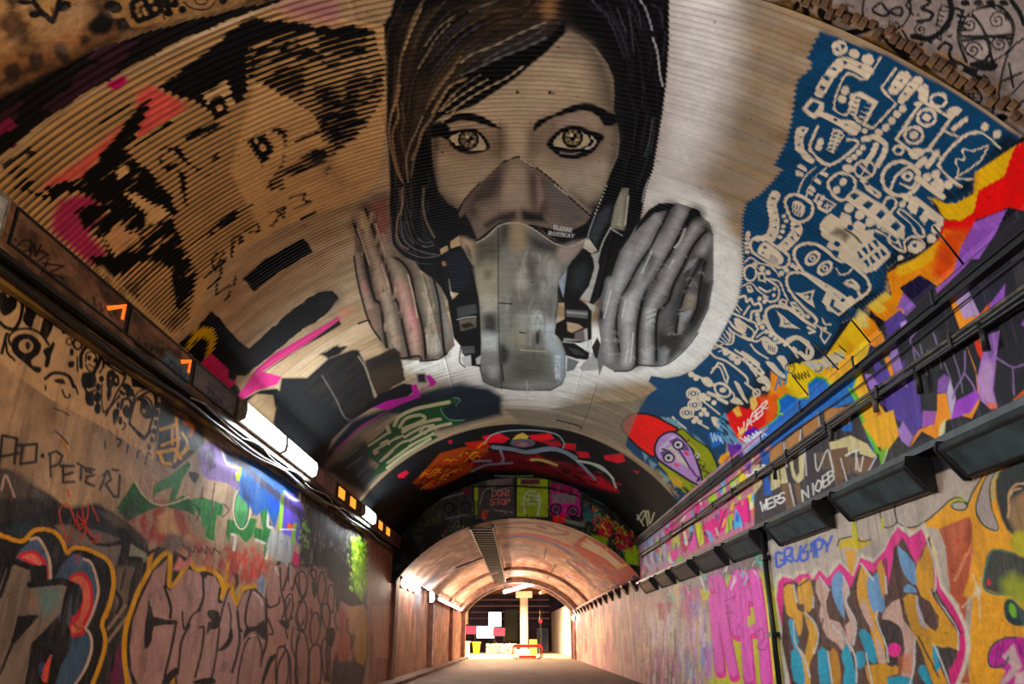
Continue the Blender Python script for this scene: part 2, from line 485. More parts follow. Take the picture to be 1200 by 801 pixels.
def over(S, col, seed, fa, fb, lo, hi, al=1.0, box=None, octv=4):
    """stains or patches over part of a surface: box = (a0,a1,b0,b1,soft)"""
    n = fbm(S.a * fa, S.b * fb, seed, octv)
    c = np.clip((n - lo) / (hi - lo), 0, 1) * al
    if box:
        a0, a1, b0, b1, sf = box
        wa = np.clip((S.a - a0) / sf + .5, 0, 1) * np.clip((a1 - S.a) / sf + .5, 0, 1)
        wb = np.clip((S.b - b0) / sf + .5, 0, 1) * np.clip((b1 - S.b) / sf + .5, 0, 1)
        c = c * wa[:, None] * wb[None, :]
    S.col += (lin(col) - S.col) * c[..., None].astype(np.float32)

def ntex(fa, fb, lo, hi, seed=5, ridge=0.0):
    """broken cover for dry or ghosted spray; ridge: how far paint keeps to the ribs' near flanks"""
    def f(S, sl):
        n = fbm(S.a[sl[0]:sl[1]] * fa, S.b[sl[2]:sl[3]] * fb, seed, 3)
        if ridge: n = n + ridge * S.ser[sl[0]:sl[1]][:, None]
        return np.clip((n - lo) / (hi - lo), 0, 1)
    return f

BLK = (14, 14, 18)
wash(VAULT, (174, 150, 120), (146, 122, 94), 21, 4.0, 0.8)
over(VAULT, (200, 186, 166), 25, 12, .9, .5, .8, .4)
over(VAULT, (110, 92, 72), 28, 1.3, .9, .6, .85, .4)
wash(BRICK, (150, 136, 122), (118, 104, 92), 31, 2.5, 2.5)
wash(LW, (176, 150, 124), (140, 118, 98), 41, 1.2, 1.6)
wash(RW, (172, 158, 146), (148, 134, 124), 51, 1.2, 1.6)
wash(HW, (38, 38, 36), (70, 66, 60), 61, 3, 3)
wash(FV, (176, 138, 118), (140, 104, 88), 71, .5, 1.5)
wash(LF, (168, 128, 108), (136, 96, 82), 81, .35, .9)
wash(RF, (190, 160, 150), (176, 128, 128), 91, .35, .9)
wash(BEAM, (112, 84, 66), (84, 62, 50), 95, 2, 6)
wash(RAIL, (70, 76, 78), (54, 58, 60), 97, 2, 6)
# ------------------------------------------------------------------ portrait of a woman in a respirator, on the vault
V = VAULT
A = crop(440, 0); B = crop(600, 0); C = crop(440, 120); D = crop(600, 120)
E5 = crop(400, 220); F6 = crop(600, 220); G7 = crop(400, 340); H8 = crop(600, 340)
K1 = crop(680, 200); K2 = crop(680, 320)
DK = (20, 19, 23)
# pale sprayed ground to the right of the head, tan beyond it
st = ntex(14, .5, .25, .6, 9)
fill(V, pp('770 -80 880 -80 925 60 910 130 900 185 880 225 868 262 800 225 765 250 750 262 765 200 775 140'), (150, 136, 116), soft=14, al=.8, tex=ntex(12, .4, .2, .7, 4))
fill(V, pp('775 -80 860 -80 862 60 850 120 835 170 815 200 790 222 760 250 752 240 765 190 775 140 782 60'), (236, 234, 230), soft=34, al=.95)
fill(V, pp('755 235 775 215 810 215 835 232 850 250 830 262 800 235'), (236, 234, 230), soft=14, al=.95)
# white glow round the filters and under the mask
fill(V, pp('790 226 822 236 848 262 868 290 872 330 862 370 842 405 812 434 780 442 735 447 700 452 650 478 600 474 560 462 520 446 476 432 470 420 520 400 560 380 640 380 720 380 800 300'), (234, 232, 224), soft=11, al=.97, rid=1)
fill(V, pp('474 424 540 436 575 462 640 470 700 452 725 452 700 478 640 492 570 488 520 470 478 448'), (150, 146, 132), soft=16, al=.7, tex=ntex(16, .5, .3, .6, 12))
# hair, whole mass
hair = pp('470 -75 466 -40 463 -12 462 0 457 18 448 30 447 43 452 62 453 110 453 150 456 190 457 222 455 250 458 285 468 300 500 322 530 345 560 355 660 355 700 345 728 300 750 262 757 222 766 196 771 165 776 135 781 95 784 50 784 -12 780 -75')
fill(V, hair, DK, soft=1.5, ser=1.0, rid=14)
fill(V, pp('640 -12 660 -12 660 20 645 55 600 60 560 40 560 -12'), (84, 62, 44), soft=26, al=.55)
fill(V, pp('640 -12 652 -12 650 18 640 26 634 10'), (170, 128, 84), soft=10, al=.6, ser=2)
fill(V, pp('470 20 500 20 490 70 476 130 480 180 466 200 462 120'), (84, 66, 48), soft=14, al=.6)
fill(V, pp('482 100 510 80 520 60 560 45 580 50 540 90 508 130 500 150 480 160'), (84, 72, 56), soft=16, al=.65)
fill(V, pp('560 50 620 28 660 22 640 50 590 75 560 88'), (64, 62, 66), soft=14, al=.6)
# --- face
face = pp('507 145 520 135 533 133 557 123 582 107 607 90 623 75 640 62 655 45 667 36 685 45 700 58 712 75 719 92 720 112 719 128 723 140 726 165 724 184 716 202 710 222 697 244 692 252 667 230 650 213 627 195 607 183 587 190 570 207 547 230 537 245 525 238 514 224 508 202 506 165')
fill(V, face, (176, 157, 132), soft=1.5, ser=.6, rid=15)
fill(V, pp('540 130 600 96 640 66 668 40 690 55 700 90 690 118 640 130 610 175 588 180 575 150'), (186, 167, 140), soft=16, al=.8)
fill(V, pp('670 36 690 44 712 70 722 100 722 140 708 128 700 100 690 70'), (58, 52, 50), soft=20, al=.85)
fill(V, pp('640 62 667 36 690 50 680 64 650 70'), (124, 110, 96), soft=10, al=.5)
fill(V, pp('508 150 520 146 590 150 596 175 585 185 560 186 530 184 512 176'), (120, 100, 80), soft=12, al=.65)        # left socket
fill(V, pp('626 150 640 138 680 130 712 140 722 160 712 180 690 190 650 190 628 176'), (122, 106, 92), soft=12, al=.75)  # right socket
fill(V, pp('652 141 672 134 692 136 704 146 700 152 676 146 655 150'), (178, 158, 140), soft=6, al=.8)
fill(V, pp('522 149 545 143 566 147 560 152 540 150 526 155'), (168, 148, 126), soft=5, al=.8)
fill(V, pp('580 150 590 148 596 175 584 186 576 180'), (108, 90, 72), soft=9, al=.7)
fill(V, pp('618 150 628 146 634 178 624 190 614 182'), (98, 84, 72), soft=9, al=.7)
fill(V, pp('597 140 614 140 614 180 605 183 597 178'), (196, 176, 146), soft=8, al=.8)
fill(V, pp('514 190 545 188 570 200 548 226 534 236 520 226'), (164, 144, 118), soft=12, al=.7)
fill(V, pp('508 200 516 222 534 236 540 240 533 248 512 236 504 215'), (40, 36, 34), soft=12, al=.9)
fill(V, pp('655 200 690 198 712 192 706 222 690 236 672 226'), (172, 158, 138), soft=10, al=.8)
fill(V, pp('668 224 690 236 708 224 716 205 718 240 695 258'), (44, 41, 42), soft=11, al=.9)
fill(V, pp('716 132 727 150 727 185 715 205 712 190 718 165'), (60, 56, 56), soft=9, al=.75)
# forehead bolts
fill(V, A('985 640 1010 640 1010 658 985 658'), DK, soft=.8); fill(V, B('255 643 275 643 275 660 255 660'), DK, soft=.8)
fill(V, B('280 645 305 655 290 662'), DK, soft=.8); fill(V, B('312 328 335 328 335 338 312 338'), DK, soft=.8)
# --- brows
fill(V, C('462 150 530 78 640 72 740 92 820 138 885 188 800 168 700 138 600 126 500 152'), DK, soft=2, sm=3)
fill(V, D('150 200 175 130 300 80 400 28 500 4 590 18 680 66 740 100 730 150 650 160 600 92 500 58 400 78 280 112 195 172'), DK, soft=2.2, sm=3)
fill(V, D('640 70 740 90 745 160 700 150 660 165'), (24, 22, 26), soft=6, al=.9)
# --- eyes
for up, o, w, (ix, iy), sg in (
    (C, '440 225 540 196 620 182 700 186 765 235 806 312 740 348 640 362 555 325 505 262', '518 252 560 222 620 200 700 208 748 250 778 322 700 336 640 326 565 290', (549, 163), 1),
    (D, '242 292 300 218 380 170 480 170 575 208 650 240 612 292 562 355 450 396 350 386 275 332', '288 290 340 222 420 192 500 212 548 262 520 304 440 328 340 316', (671, 161), 1)):
    fill(V, up(o), DK, soft=2.0, sm=3)
    fill(V, up(w), (196, 178, 150), soft=1.2, sm=3)
    ell(V, ix, iy, 12.6, 12.4, (22, 20, 20)); ell(V, ix, iy + .5, 9.3, 9, (112, 98, 78))
    rr = random.Random(ix)
    for k in range(16):
        an = k * math.pi / 8 + rr.uniform(-.1, .1); c = (168, 148, 116) if k % 2 else (80, 68, 52)
        stroke(V, [(ix + 3 * math.cos(an), iy + 3 * math.sin(an)), (ix + 8.4 * math.cos(an), iy + 8.4 * math.sin(an))], 1.6, c, sm=0, al=.8)
    ell(V, ix + 1, iy, 4.6, 4.4, (14, 13, 14)); ell(V, ix - 1.5, iy - 2.5, 2.4, 2, (232, 212, 176)); ell(V, ix + 4.5, iy + 3, 1.6, 1.4, (214, 196, 160))
stroke(V, C('500 255 560 215 640 192 710 200 765 262'), 2.2, DK); stroke(V, D('262 292 330 205 430 178 540 205 640 238'), 2.6, DK)
stroke(V, C('520 290 580 335 660 352 760 342 800 318'), 2.0, (60, 50, 42), al=.8); fill(V, D('285 325 400 340 520 322 590 280 600 310 540 365 440 392 340 378'), (24, 22, 22), soft=3, sm=3, al=.9)
stroke(V, D('560 245 585 275 560 310 520 325'), 2.4, (196, 186, 172)); stroke(V, D('340 352 420 362 480 350'), 1.6, (150, 140, 124), al=.8)
stroke(V, C('552 235 545 262 575 300'), 1.6, (210, 190, 150))
ell(V, 518.5, 178, 1.2, 2, (60, 46, 40))
# --- nose piece of the mask
nose = pp('607 183 627 195 650 213 667 230 692 252 691 262 676 280 662 287 640 276 628 264 598 259 580 264 560 280 553 284 540 268 535 256 547 230 570 207 587 190')
fill(V, nose, (112, 97, 86), soft=1.2, rid=16)
fill(V, pp('598 188 612 186 620 200 618 240 600 250 588 246 586 222'), (172, 152, 130), soft=9, al=.85)
fill(V, pp('556 222 585 195 588 215 575 245 552 258 545 248'), (74, 64, 58), soft=9, al=.85)
fill(V, pp('560 240 585 232 600 244 588 258 566 262'), (142, 122, 106), soft=8, al=.7)
fill(V, pp('618 200 634 206 642 225 644 250 632 255 622 230'), (80, 62, 54), soft=7, al=.8)
fill(V, pp('640 210 662 228 688 254 670 262 650 248 642 230'), (96, 90, 88), soft=7, al=.8)
fill(V, pp('628 205 633 206 638 232 630 246'), (150, 128, 112), soft=4, al=.7)
fill(V, pp('612 246 636 252 640 260 612 259'), (30, 27, 27), soft=5, al=.95); fill(V, pp('586 250 604 246 606 258 584 260 570 268 566 262'), (52, 46, 42), soft=5, al=.9)
stroke(V, D('40 378 160 450 300 560 420 680 550 795'), 1.6, (24, 22, 22)); stroke(V, C('1000 380 880 430 780 520 640 665 570 770'), 1.4, (34, 30, 28))
stroke(V, D('60 390 130 435 165 455'), 1.5, (206, 190, 166)); stroke(V, D('300 580 390 650'), 1.4, (190, 182, 170)); stroke(V, C('880 425 820 480 740 560'), 1.2, (176, 158, 134))
# --- black surrounds of the mask
fill(V, pp('533 246 545 262 557 284 538 276 528 292 515 292 500 262 505 240 520 236'), DK, soft=3)
fill(V, pp('532 262 545 250 552 262 560 282 548 280'), (24, 22, 22), soft=3)
fill(V, pp('628 264 640 274 662 287 676 282 690 264 694 252 686 262 665 272 645 268'), (12, 12, 14), soft=2)
fill(V, pp('694 250 700 240 710 216 724 184 740 196 756 222 748 262 735 284 716 322 704 348 690 362 690 340 700 300 688 276'), (15, 15, 18), soft=2)
# --- main body of the mask
body = pp('557 283 567 278 583 263 597 259 610 260 627 268 647 282 662 287 673 285 687 278 699 293 693 297 683 290 673 302 665 315 655 328 653 360 650 382 658 400 662 415 662 440 658 450 645 457 617 457 600 456 580 453 567 447 563 433 562 407 562 373 561 350 555 313 547 302 540 287 538 276 548 280')
fill(V, body, (116, 114, 106), soft=1.2, rid=16)
stroke(V, body, 1.8, (26, 26, 26), closed=True, sm=0, al=.9)
for L, pts, c, sf, al in (
    (E5, '845 345 900 365 945 400 940 540 900 480 855 410', (170, 146, 118), 5, .9), (E5, '870 400 905 430 925 520 890 480', (96, 78, 64), 3, .8), (E5, '945 400 1090 330 1105 520 960 560', (84, 78, 64), 9, .9), (E5, '1110 260 1180 250 1185 360 1115 400', (64, 60, 54), 8, .85),
    (E5, '950 560 1100 540 1100 800 965 790', (150, 140, 116), 9, .85), (E5, '1120 560 1190 540 1190 790 1110 790', (128, 124, 112), 9, .7), (E5, '1000 580 1060 570 1050 640 1005 640', (92, 84, 70), 5, .7),
    (F6, '0 250 90 250 110 420 0 440', (164, 140, 108), 8, .8), (F6, '100 320 280 380 360 420 300 480 150 440', (66, 60, 56), 9, .9), (F6, '330 420 510 370 440 480 340 520', (160, 142, 132), 6, .9), (F6, '20 470 300 480 330 600 200 620 20 560', (132, 126, 116), 10, .8),
    (F6, '120 480 180 520 160 640 110 600', (78, 74, 68), 6, .8), (F6, '240 540 300 520 330 640 270 700', (164, 162, 156), 6, .85), (F6, '30 600 90 580 110 760 50 780', (166, 160, 148), 6, .75), (F6, '150 640 200 660 190 790 140 780', (88, 84, 78), 6, .8), (F6, '205 660 260 680 250 790 210 790', (154, 152, 146), 5, .8),
    (H8, '0 0 120 0 130 120 20 140', (96, 94, 86), 8, .8), (H8, '150 150 230 160 225 260 160 300 130 240', (176, 178, 170), 5, .85), (H8, '40 170 110 160 120 260 50 280', (150, 148, 138), 6, .7), (H8, '120 20 300 20 310 140 240 160', (118, 116, 110), 8, .7),
    (H8, '170 290 210 280 195 360 170 375', (34, 36, 34), 2.5, .95), (H8, '215 230 300 220 330 340 340 430 260 430 215 330', (174, 178, 178), 8, .9), (H8, '0 280 90 290 100 380 0 400', (140, 134, 112), 8, .8), (H8, '0 440 200 440 220 600 20 640', (84, 84, 76), 12, .9), (H8, '290 400 368 430 372 600 330 660 300 560', (158, 170, 174), 6, .9), (H8, '20 640 280 640 260 690 20 690', (150, 150, 148), 7, .7),
    (G7, '990 50 1095 40 1090 140 1000 150', (160, 154, 140), 7, .85), (G7, '1000 180 1080 170 1090 290 1020 310', (56, 54, 52), 6, .9), (G7, '985 310 1095 320 1095 430 990 420', (178, 180, 176), 7, .9), (G7, '985 440 1105 450 1110 560 995 570', (126, 126, 122), 7, .8), (G7, '1000 590 1120 580 1120 680 1020 660', (92, 92, 88), 7, .85), (G7, '1110 370 1175 420 1170 500 1115 520', (48, 50, 46), 5, .9), (G7, '1040 540 1100 540 1090 620 1040 610', (170, 170, 166), 5, .7)):
    fill(V, L(pts), c, soft=sf, al=al, sm=2)
rb = random.Random(77)
for k in range(46):
    x = rb.uniform(588, 650); y = rb.uniform(290, 395); L_ = rb.uniform(10, 34); dx = rb.uniform(-5, 5)
    stroke(V, [(x, y), (x + dx, y + L_ * .5), (x + dx * .4, y + L_)], rb.uniform(1.2, 3), rb.choice([(176, 174, 166), (74, 72, 68), (140, 136, 124), (54, 52, 50)]), al=rb.uniform(.15, .4), soft=2.2)
stroke(V, pp('584 262 584 340 585 400 588 456'), 1.2, (34, 32, 30), al=.85)                                   # sheet joint
stroke(V, pp('585 355 600 356'), 1.4, (30, 28, 26)); stroke(V, pp('609 389 616 390'), 1.5, (26, 26, 26)); stroke(V, pp('588 428 590 446'), 1.6, (36, 34, 32))
stroke(V, pp('610 410 640 412'), 1.2, (188, 186, 130), al=.8); stroke(V, pp('617 446 618 470'), 1.2, (196, 194, 186), al=.7)
stroke(V, pp('585 255 585 200 587 140'), .9, (84, 70, 56), al=.6)
# highlights along the mask's rim
stroke(V, pp('559 284 570 278 584 265 598 261 612 262 628 270 648 284 663 289 674 287 686 280'), 1.4, (176, 166, 150), al=.9)
# --- straps, right
fill(V, F6('775 0 822 0 802 250 790 300 690 282 720 130'), (126, 124, 108), soft=1.6)
fill(V, F6('760 60 790 40 770 280 720 270'), (176, 172, 148), soft=4, al=.8)
stroke(V, F6('818 60 805 180 795 260'), 1.6, (200, 198, 190)); stroke(V, F6('690 282 740 315 772 335'), 1.6, (188, 182, 170))
fill(V, F6('600 190 660 130 700 120 690 220 640 300 580 420 535 360'), (64, 68, 72), soft=4); stroke(V, F6('580 200 545 300 532 350'), 1.3, (150, 150, 150))
fill(V, F6('560 350 600 430 590 440 545 372'), DK, soft=1)
for k in range(9): ell(V, 710.5 - k * 1.6, 218 + k * 4, 1.0, 1.1, (196, 190, 178))
fill(V, F6('520 355 545 360 600 438 560 460 500 420'), (196, 186, 170), soft=1.2)
fill(V, F6('555 468 632 440 612 560 575 700 545 798 480 775 540 690 580 560'), (172, 168, 160), soft=1.4)
fill(V, F6('640 350 690 290 780 340 760 430 690 520 620 600 605 520'), (16, 16, 19), soft=1.4)
stroke(V, F6('690 285 640 380 610 470'), 1.5, (178, 176, 168))
fill(V, F6('500 428 570 490 578 565 540 690 470 775 395 795 372 620 430 510'), (22, 24, 26), soft=1.5)
fill(V, F6('430 560 520 520 540 600 480 720 410 700'), (54, 58, 60), soft=7, al=.8)
fill(V, F6('325 660 385 575 372 690 360 770'), (150, 158, 168), soft=2)
# exhale valves, right
fill(V, H8('365 40 470 60 560 130 560 380 350 362 300 300 310 240 370 200'), (20, 20, 22), soft=1.6)
for s, c in (('378 135 535 145 530 200 380 185', (92, 92, 90)), ('385 148 530 160 528 172 388 162', (150, 148, 146)), ('385 222 470 240 500 262 420 300 390 285', (170, 146, 120)),
             ('440 300 530 265 535 350 440 345', (104, 96, 92)), ('505 275 528 268 532 345 512 350', (180, 168, 160)), ('365 335 530 352 360 362', (140, 138, 134)),
             ('470 372 560 345 552 450', (206, 206, 200)), ('350 365 440 372 545 440 540 490 450 482 380 458', (28, 29, 30)), ('390 400 470 420 520 460 440 450', (66, 68, 70)),
             ('388 470 470 500 435 560 384 572', (112, 114, 116)), ('470 545 560 455 590 380 640 410 640 505 600 560 500 570', (170, 168, 164)), ('560 400 600 330 640 420 630 500 580 470', (46, 46, 46)),
             ('310 230 378 205 380 300 340 330 302 310', (16, 16, 18)), ('520 80 590 110 570 150 545 130', (170, 168, 160))):
    fill(V, H8(s), c, soft=1.3)
# left valve pieces
fill(V, pp('517 293 538 289 555 322 561 350 564 400 563 430 548 428 540 406 532 396 524 350 512 330 508 300'), (15, 15, 19), soft=1.5)
for s, c in (('695 430 745 405 752 440 700 470', (176, 150, 116)), ('765 380 830 335 838 405 770 425', (184, 156, 122)), ('705 520 745 510 745 545 715 550', (170, 120, 100)),
             ('765 730 825 742 780 785', (176, 150, 118)), ('755 640 770 720 800 770 770 760', (190, 180, 160))):
    fill(V, E5(s), c, soft=1.3)
fill(V, E5('715 480 860 430 900 540 920 660 830 730 780 700 755 600'), (26, 32, 42), soft=3)
for y in range(450, 720, 26): stroke(V, E5(f'730 {y} 820 {y + 14} 905 {y - 8}'), 1.0, (52, 58, 66), al=.7)
for s, c in (('810 120 945 95 955 160 820 195', (70, 72, 72)), ('825 210 950 190 950 260 840 290', (92, 84, 72)), ('840 240 900 225 940 250 860 270', (40, 38, 36)),
             ('840 395 935 390 940 440 850 450', (78, 80, 80)), ('845 470 910 455 915 530 860 532', (186, 186, 180)), ('945 480 985 455 975 520 950 520', (176, 176, 172))):
    fill(V, G7(s), c, soft=1.4)
stroke(V, G7('815 205 880 190 945 185'), 1.2, (160, 156, 144)); stroke(V, G7('840 400 832 500 870 540'), 1.4, DK)
# --- left filter
lf = pp('411 252 418 240 432 233 438 227 455 222 457 250 460 285 470 300 486 306 500 330 517 336 523 363 530 385 533 405 523 415 507 422 493 422 472 422 460 412 452 407 443 395 433 380 427 365 425 353 418 323 415 300 416 275')
fill(V, lf, (122, 104, 90), soft=1.4, rid=17)
for s, c, sf in (('412 250 420 240 428 246 440 275 450 300 458 330 462 350 445 352 436 322 428 292 418 268', (150, 124, 100), 5), ('422 248 428 246 434 262 430 275 424 266', (196, 170, 120), 2.5),
                 ('433 240 452 232 456 262 450 280 440 272', (128, 76, 66), 5), ('448 280 470 300 480 320 486 350 470 352 458 318', (128, 116, 94), 5), ('455 330 478 330 488 360 494 400 484 415 474 372', (164, 120, 112), 5),
                 ('474 356 486 360 490 385 480 390', (186, 120, 120), 4), ('487 322 508 326 514 350 517 390 500 410 494 372', (116, 112, 98), 5), ('500 392 516 392 518 414 502 416', (168, 166, 158), 4),
                 ('508 330 516 340 522 366 528 392 522 410 518 380', (150, 148, 142), 4), ('446 356 462 350 470 380 478 412 460 408 452 388', (120, 108, 92), 5), ('420 290 430 300 436 345 428 360 420 330', (86, 70, 60), 4),
                 ('424 330 436 340 444 392 434 380 427 360', (124, 96, 84), 4), ('424 330 429 328 430 345 426 346', (170, 90, 96), 3)):
    fill(V, pp(s), c, soft=sf, al=.85)
for s, w in (('428 245 437 268 445 293 455 320 462 348 467 357 473 387 480 419', 2.6), ('415 263 425 287 431 318 439 350 446 357 450 387 453 406', 3.0), ('457 300 470 306 481 322 487 353 490 362 496 388 499 419', 2.6), ('507 322 514 350 516 367 519 395 521 414', 2.4)):
    stroke(V, pp(s), 11, (30, 25, 22), soft=9, al=.6); stroke(V, pp(s), w, (22, 19, 18), soft=1.2)
for s in ('424 262 434 290 445 322 452 348 458 380 464 408', '450 290 464 318 474 350 482 385 488 412', '500 335 504 370 508 408', '419 300 424 330 432 358'):
    stroke(V, pp(s), 7, (176, 154, 134), soft=7, al=.5)
for s in ('419 268 426 288 433 310', '447 310 454 330 456 342', '478 322 484 345 489 372', '500 392 502 414', '440 262 446 280 452 300'):
    stroke(V, pp(s), 1.5, (186, 164, 138), al=.85)
for s in ('470 420 490 417 494 421', '492 423 512 421 524 414', '415 300 418 323 425 353 434 380 446 398', '434 378 431 375 420 379'):
    stroke(V, pp(s), 2.2, (20, 18, 18))
# --- right filter
rf = pp('747 262 760 246 773 238 793 238 810 243 822 253 832 262 836 275 836 303 836 330 830 363 817 390 803 408 783 425 767 429 748 428 737 435 720 435 707 428 702 440 700 420 704 400 700 372 703 350 712 326 727 293 735 283')
fill(V, rf, (118, 115, 112), soft=1.4, rid=18)
for s, c, sf in (('735 284 750 268 775 246 784 244 772 268 758 292 742 316 730 340 720 380 708 380 708 350 722 310', (140, 138, 136), 4), ('728 296 740 290 736 312 724 340 716 334', (170, 168, 166), 5),
                 ('795 240 808 246 802 262 788 286 772 312 758 332 746 360 744 424 728 430 724 400 724 370 732 345 752 315 770 280', (148, 144, 142), 3.5), ('766 276 778 272 770 296 758 300', (182, 180, 176), 5),
                 ('752 308 764 312 754 330 744 326', (176, 176, 174), 5), ('764 300 778 304 768 330 754 330 756 318', (30, 30, 32), 6), ('728 348 744 340 742 372 728 380', (186, 186, 186), 5),
                 ('730 396 744 396 744 424 730 426', (166, 168, 168), 5), ('804 268 820 256 826 268 812 284 798 312 786 335 770 360 766 420 750 424 750 380 760 350 780 310', (122, 118, 112), 3.5),
                 ('790 276 802 268 802 292 788 300', (160, 156, 148), 4), ('776 306 792 300 788 318 772 324', (162, 160, 154), 4), ('754 364 770 362 768 384 754 386', (164, 160, 152), 5), ('752 410 766 404 766 426 752 426', (176, 178, 178), 4),
                 ('826 268 834 274 834 300 822 296 814 300 804 318 792 350 778 372 772 400 772 424 790 418 796 390 800 360 812 330 824 300', (88, 87, 86), 4),
                 ('796 368 812 362 808 382 794 392', (196, 194, 196), 3), ('802 342 817 346 814 362 800 362', (176, 162, 142), 4), ('812 308 824 306 822 326 810 340 804 332', (128, 128, 128), 4),
                 ('808 305 818 302 812 312 800 320', (190, 190, 188), 2), ('822 330 835 330 828 362 812 390 796 402 800 380 816 362', (64, 63, 62), 5), ('774 390 800 396 798 410 780 424 772 420', (56, 56, 56), 7), ('772 408 784 410 780 426 770 426', (150, 152, 152), 4)):
    fill(V, pp(s), c, soft=sf, al=.9)
for s, w in (('786 242 773 268 762 290 747 313 736 334 727 350 722 378 726 413', 2.2), ('818 250 803 262 790 288 773 315 760 332 752 357 747 387 746 427', 3.4), ('828 270 813 287 800 313 790 332 783 353 770 370 769 422', 2.6),
             ('823 303 808 330 800 350 795 370 792 392', 2.0), ('826 306 820 337 817 360 810 377', 2.0), ('724 296 715 323 707 348 704 372', 2.2), ('818 251 812 247 804 262', 6)):
    stroke(V, pp(s), 13, (26, 25, 26), soft=11, al=.65); stroke(V, pp(s), w, (18, 17, 18), soft=1.3)
for s in ('770 256 755 284 738 312 722 345 712 385 714 420', '800 250 780 288 760 325 740 358 735 400 735 426', '815 266 800 292 782 328 762 362 758 400 757 424', '830 280 822 296', '715 330 710 360'):
    stroke(V, pp(s), 8, (188, 186, 184), soft=8, al=.55)
fill(V, pp('747 262 760 246 773 238 792 239 784 246 766 250 752 264 744 272'), (20, 20, 22), soft=2)
stroke(V, pp('720 435 738 434 748 428 768 429 784 425 804 408 818 390'), 1.6, (34, 33, 33))
for s in ('764 294 752 320', '803 268 796 284 792 290', '795 285 790 290', '790 304 784 314', '733 352 729 372', '757 366 768 362', '758 372 768 368', '757 380 766 374', '737 402 733 424', '716 340 708 372', '742 390 739 424'):
    stroke(V, pp(s), 1.7, (206, 206, 204), al=.8)
# ripples and mottling on the filters
rb = random.Random(15)
for k in range(210):
    u = rb.random(); v = rb.random(); fin = rb.choice((( '770 256 755 284 738 312 722 345 712 385 714 420'), ('800 250 780 288 760 325 740 358 735 400 735 426'), ('815 266 800 292 782 328 762 362 758 400 757 424'), ('826 290 812 320 800 350 790 385 780 410')))
    q = spl(pp(fin), False, 8); p = q[int(u * (len(q) - 1))] + [rb.uniform(-8, 8), 0]; w_ = rb.uniform(3, 9)
    stroke(V, [p, p + [w_ * .6, -w_ * .25], p + [w_, rb.uniform(-2, 3)]], rb.uniform(.8, 2.2), rb.choice([(212, 212, 210), (176, 174, 172), (58, 56, 56), (84, 82, 80), (140, 136, 128)]), al=rb.uniform(.08, .3), soft=2.0)
for k in range(150):
    fin = rb.choice(('424 262 434 290 445 322 452 348 458 380 464 408', '450 290 464 318 474 350 482 385 488 412', '500 335 504 370 508 408', '440 250 448 275')); q = spl(pp(fin), False, 8); p = q[rb.randint(0, len(q) - 1)] + [rb.uniform(-8, 8), 0]
    stroke(V, [p, p + [rb.uniform(-3, 3), rb.uniform(4, 12)]], rb.uniform(1, 3.4), rb.choice([(176, 152, 128), (84, 68, 58), (150, 96, 92), (110, 100, 84), (196, 176, 150), (60, 48, 42)]), al=rb.uniform(.15, .45), soft=2.2)
# --- hair strands over everything
fill(V, A('470 800 545 795 560 792 700 738 850 638 1000 538 1100 446 1200 366 1330 236 1330 150 1200 290 1040 345 860 425 690 505 600 545 520 625 455 730'), (10, 10, 12), soft=2.5, rid=14)
fill(V, C('385 150 470 130 530 175 520 205 500 255 450 240 395 252'), (16, 15, 16), soft=3)
fill(V, pp('506 150 516 150 512 200 512 225 504 220'), (26, 24, 24), soft=5, al=.7)
def strands(g0, g1, n, seed, cols, w=(.7, 1.7), al=.42, wob=2.0):
    r = random.Random(seed); g0 = densify(spl(g0, False, 6), 12, False); g1 = densify(spl(g1, False, 6), 12, False)
    m = 9; q0 = g0[np.linspace(0, len(g0) - 1, m).astype(int)]; q1 = g1[np.linspace(0, len(g1) - 1, m).astype(int)]
    for k in range(n):
        t = r.random(); t2 = min(1, max(0, t + r.uniform(-.1, .1))); a, b = sorted((r.randint(0, 5), r.randint(4, m - 1)))
        if b - a < 2: continue
        u = np.linspace(t, t2, m)[:, None]; P = q0 * (1 - u) + q1 * u + np.array([r.uniform(-wob, wob), 0])
        stroke(V, P[a:b + 1], r.uniform(*w), r.choice(cols), soft=1.4, al=al * r.uniform(.5, 1.2))
WARM = [(96, 78, 58), (64, 54, 44), (40, 35, 32), (12, 12, 14), (12, 12, 14), (12, 12, 14), (120, 100, 76)]; COLD = [(54, 56, 62), (34, 36, 42), (10, 10, 13), (10, 10, 13), (10, 10, 13), (84, 86, 92)]
strands(A('1150 -330 1100 -20 800 60 500 260 300 520 200 798'), A('1300 200 1000 260 760 380 560 560 440 770'), 90, 1, WARM)
strands(A('560 -330 560 -20 400 100 300 300 220 560 200 798'), A('1150 -330 1100 -20 800 60 500 260 300 520 240 798'), 80, 2, WARM + COLD)
strands(A('200 -20 130 140 80 260 90 500 90 798'), A('560 -20 400 100 300 300 220 560 180 798'), 70, 3, WARM)
strands(C('60 0 80 200 110 400 120 600 130 900'), C('440 0 340 180 300 320 270 480 300 800'), 80, 4, WARM + [(30, 30, 36)])
strands(E5('360 0 340 200 360 330 440 440 640 480'), E5('600 0 590 140 610 260 640 330 690 400'), 50, 5, [(110, 96, 78), (60, 60, 64), (16, 16, 18), (90, 90, 96)])
strands(B('420 -330 480 0 620 100 740 260 800 480 800 798'), B('930 -330 950 0 990 160 1000 300 1030 500 1050 798'), 90, 6, COLD)
strands(D('800 0 780 180 800 300 780 420 740 560'), D('1050 0 1020 200 990 360 960 460 900 620'), 60, 7, COLD)
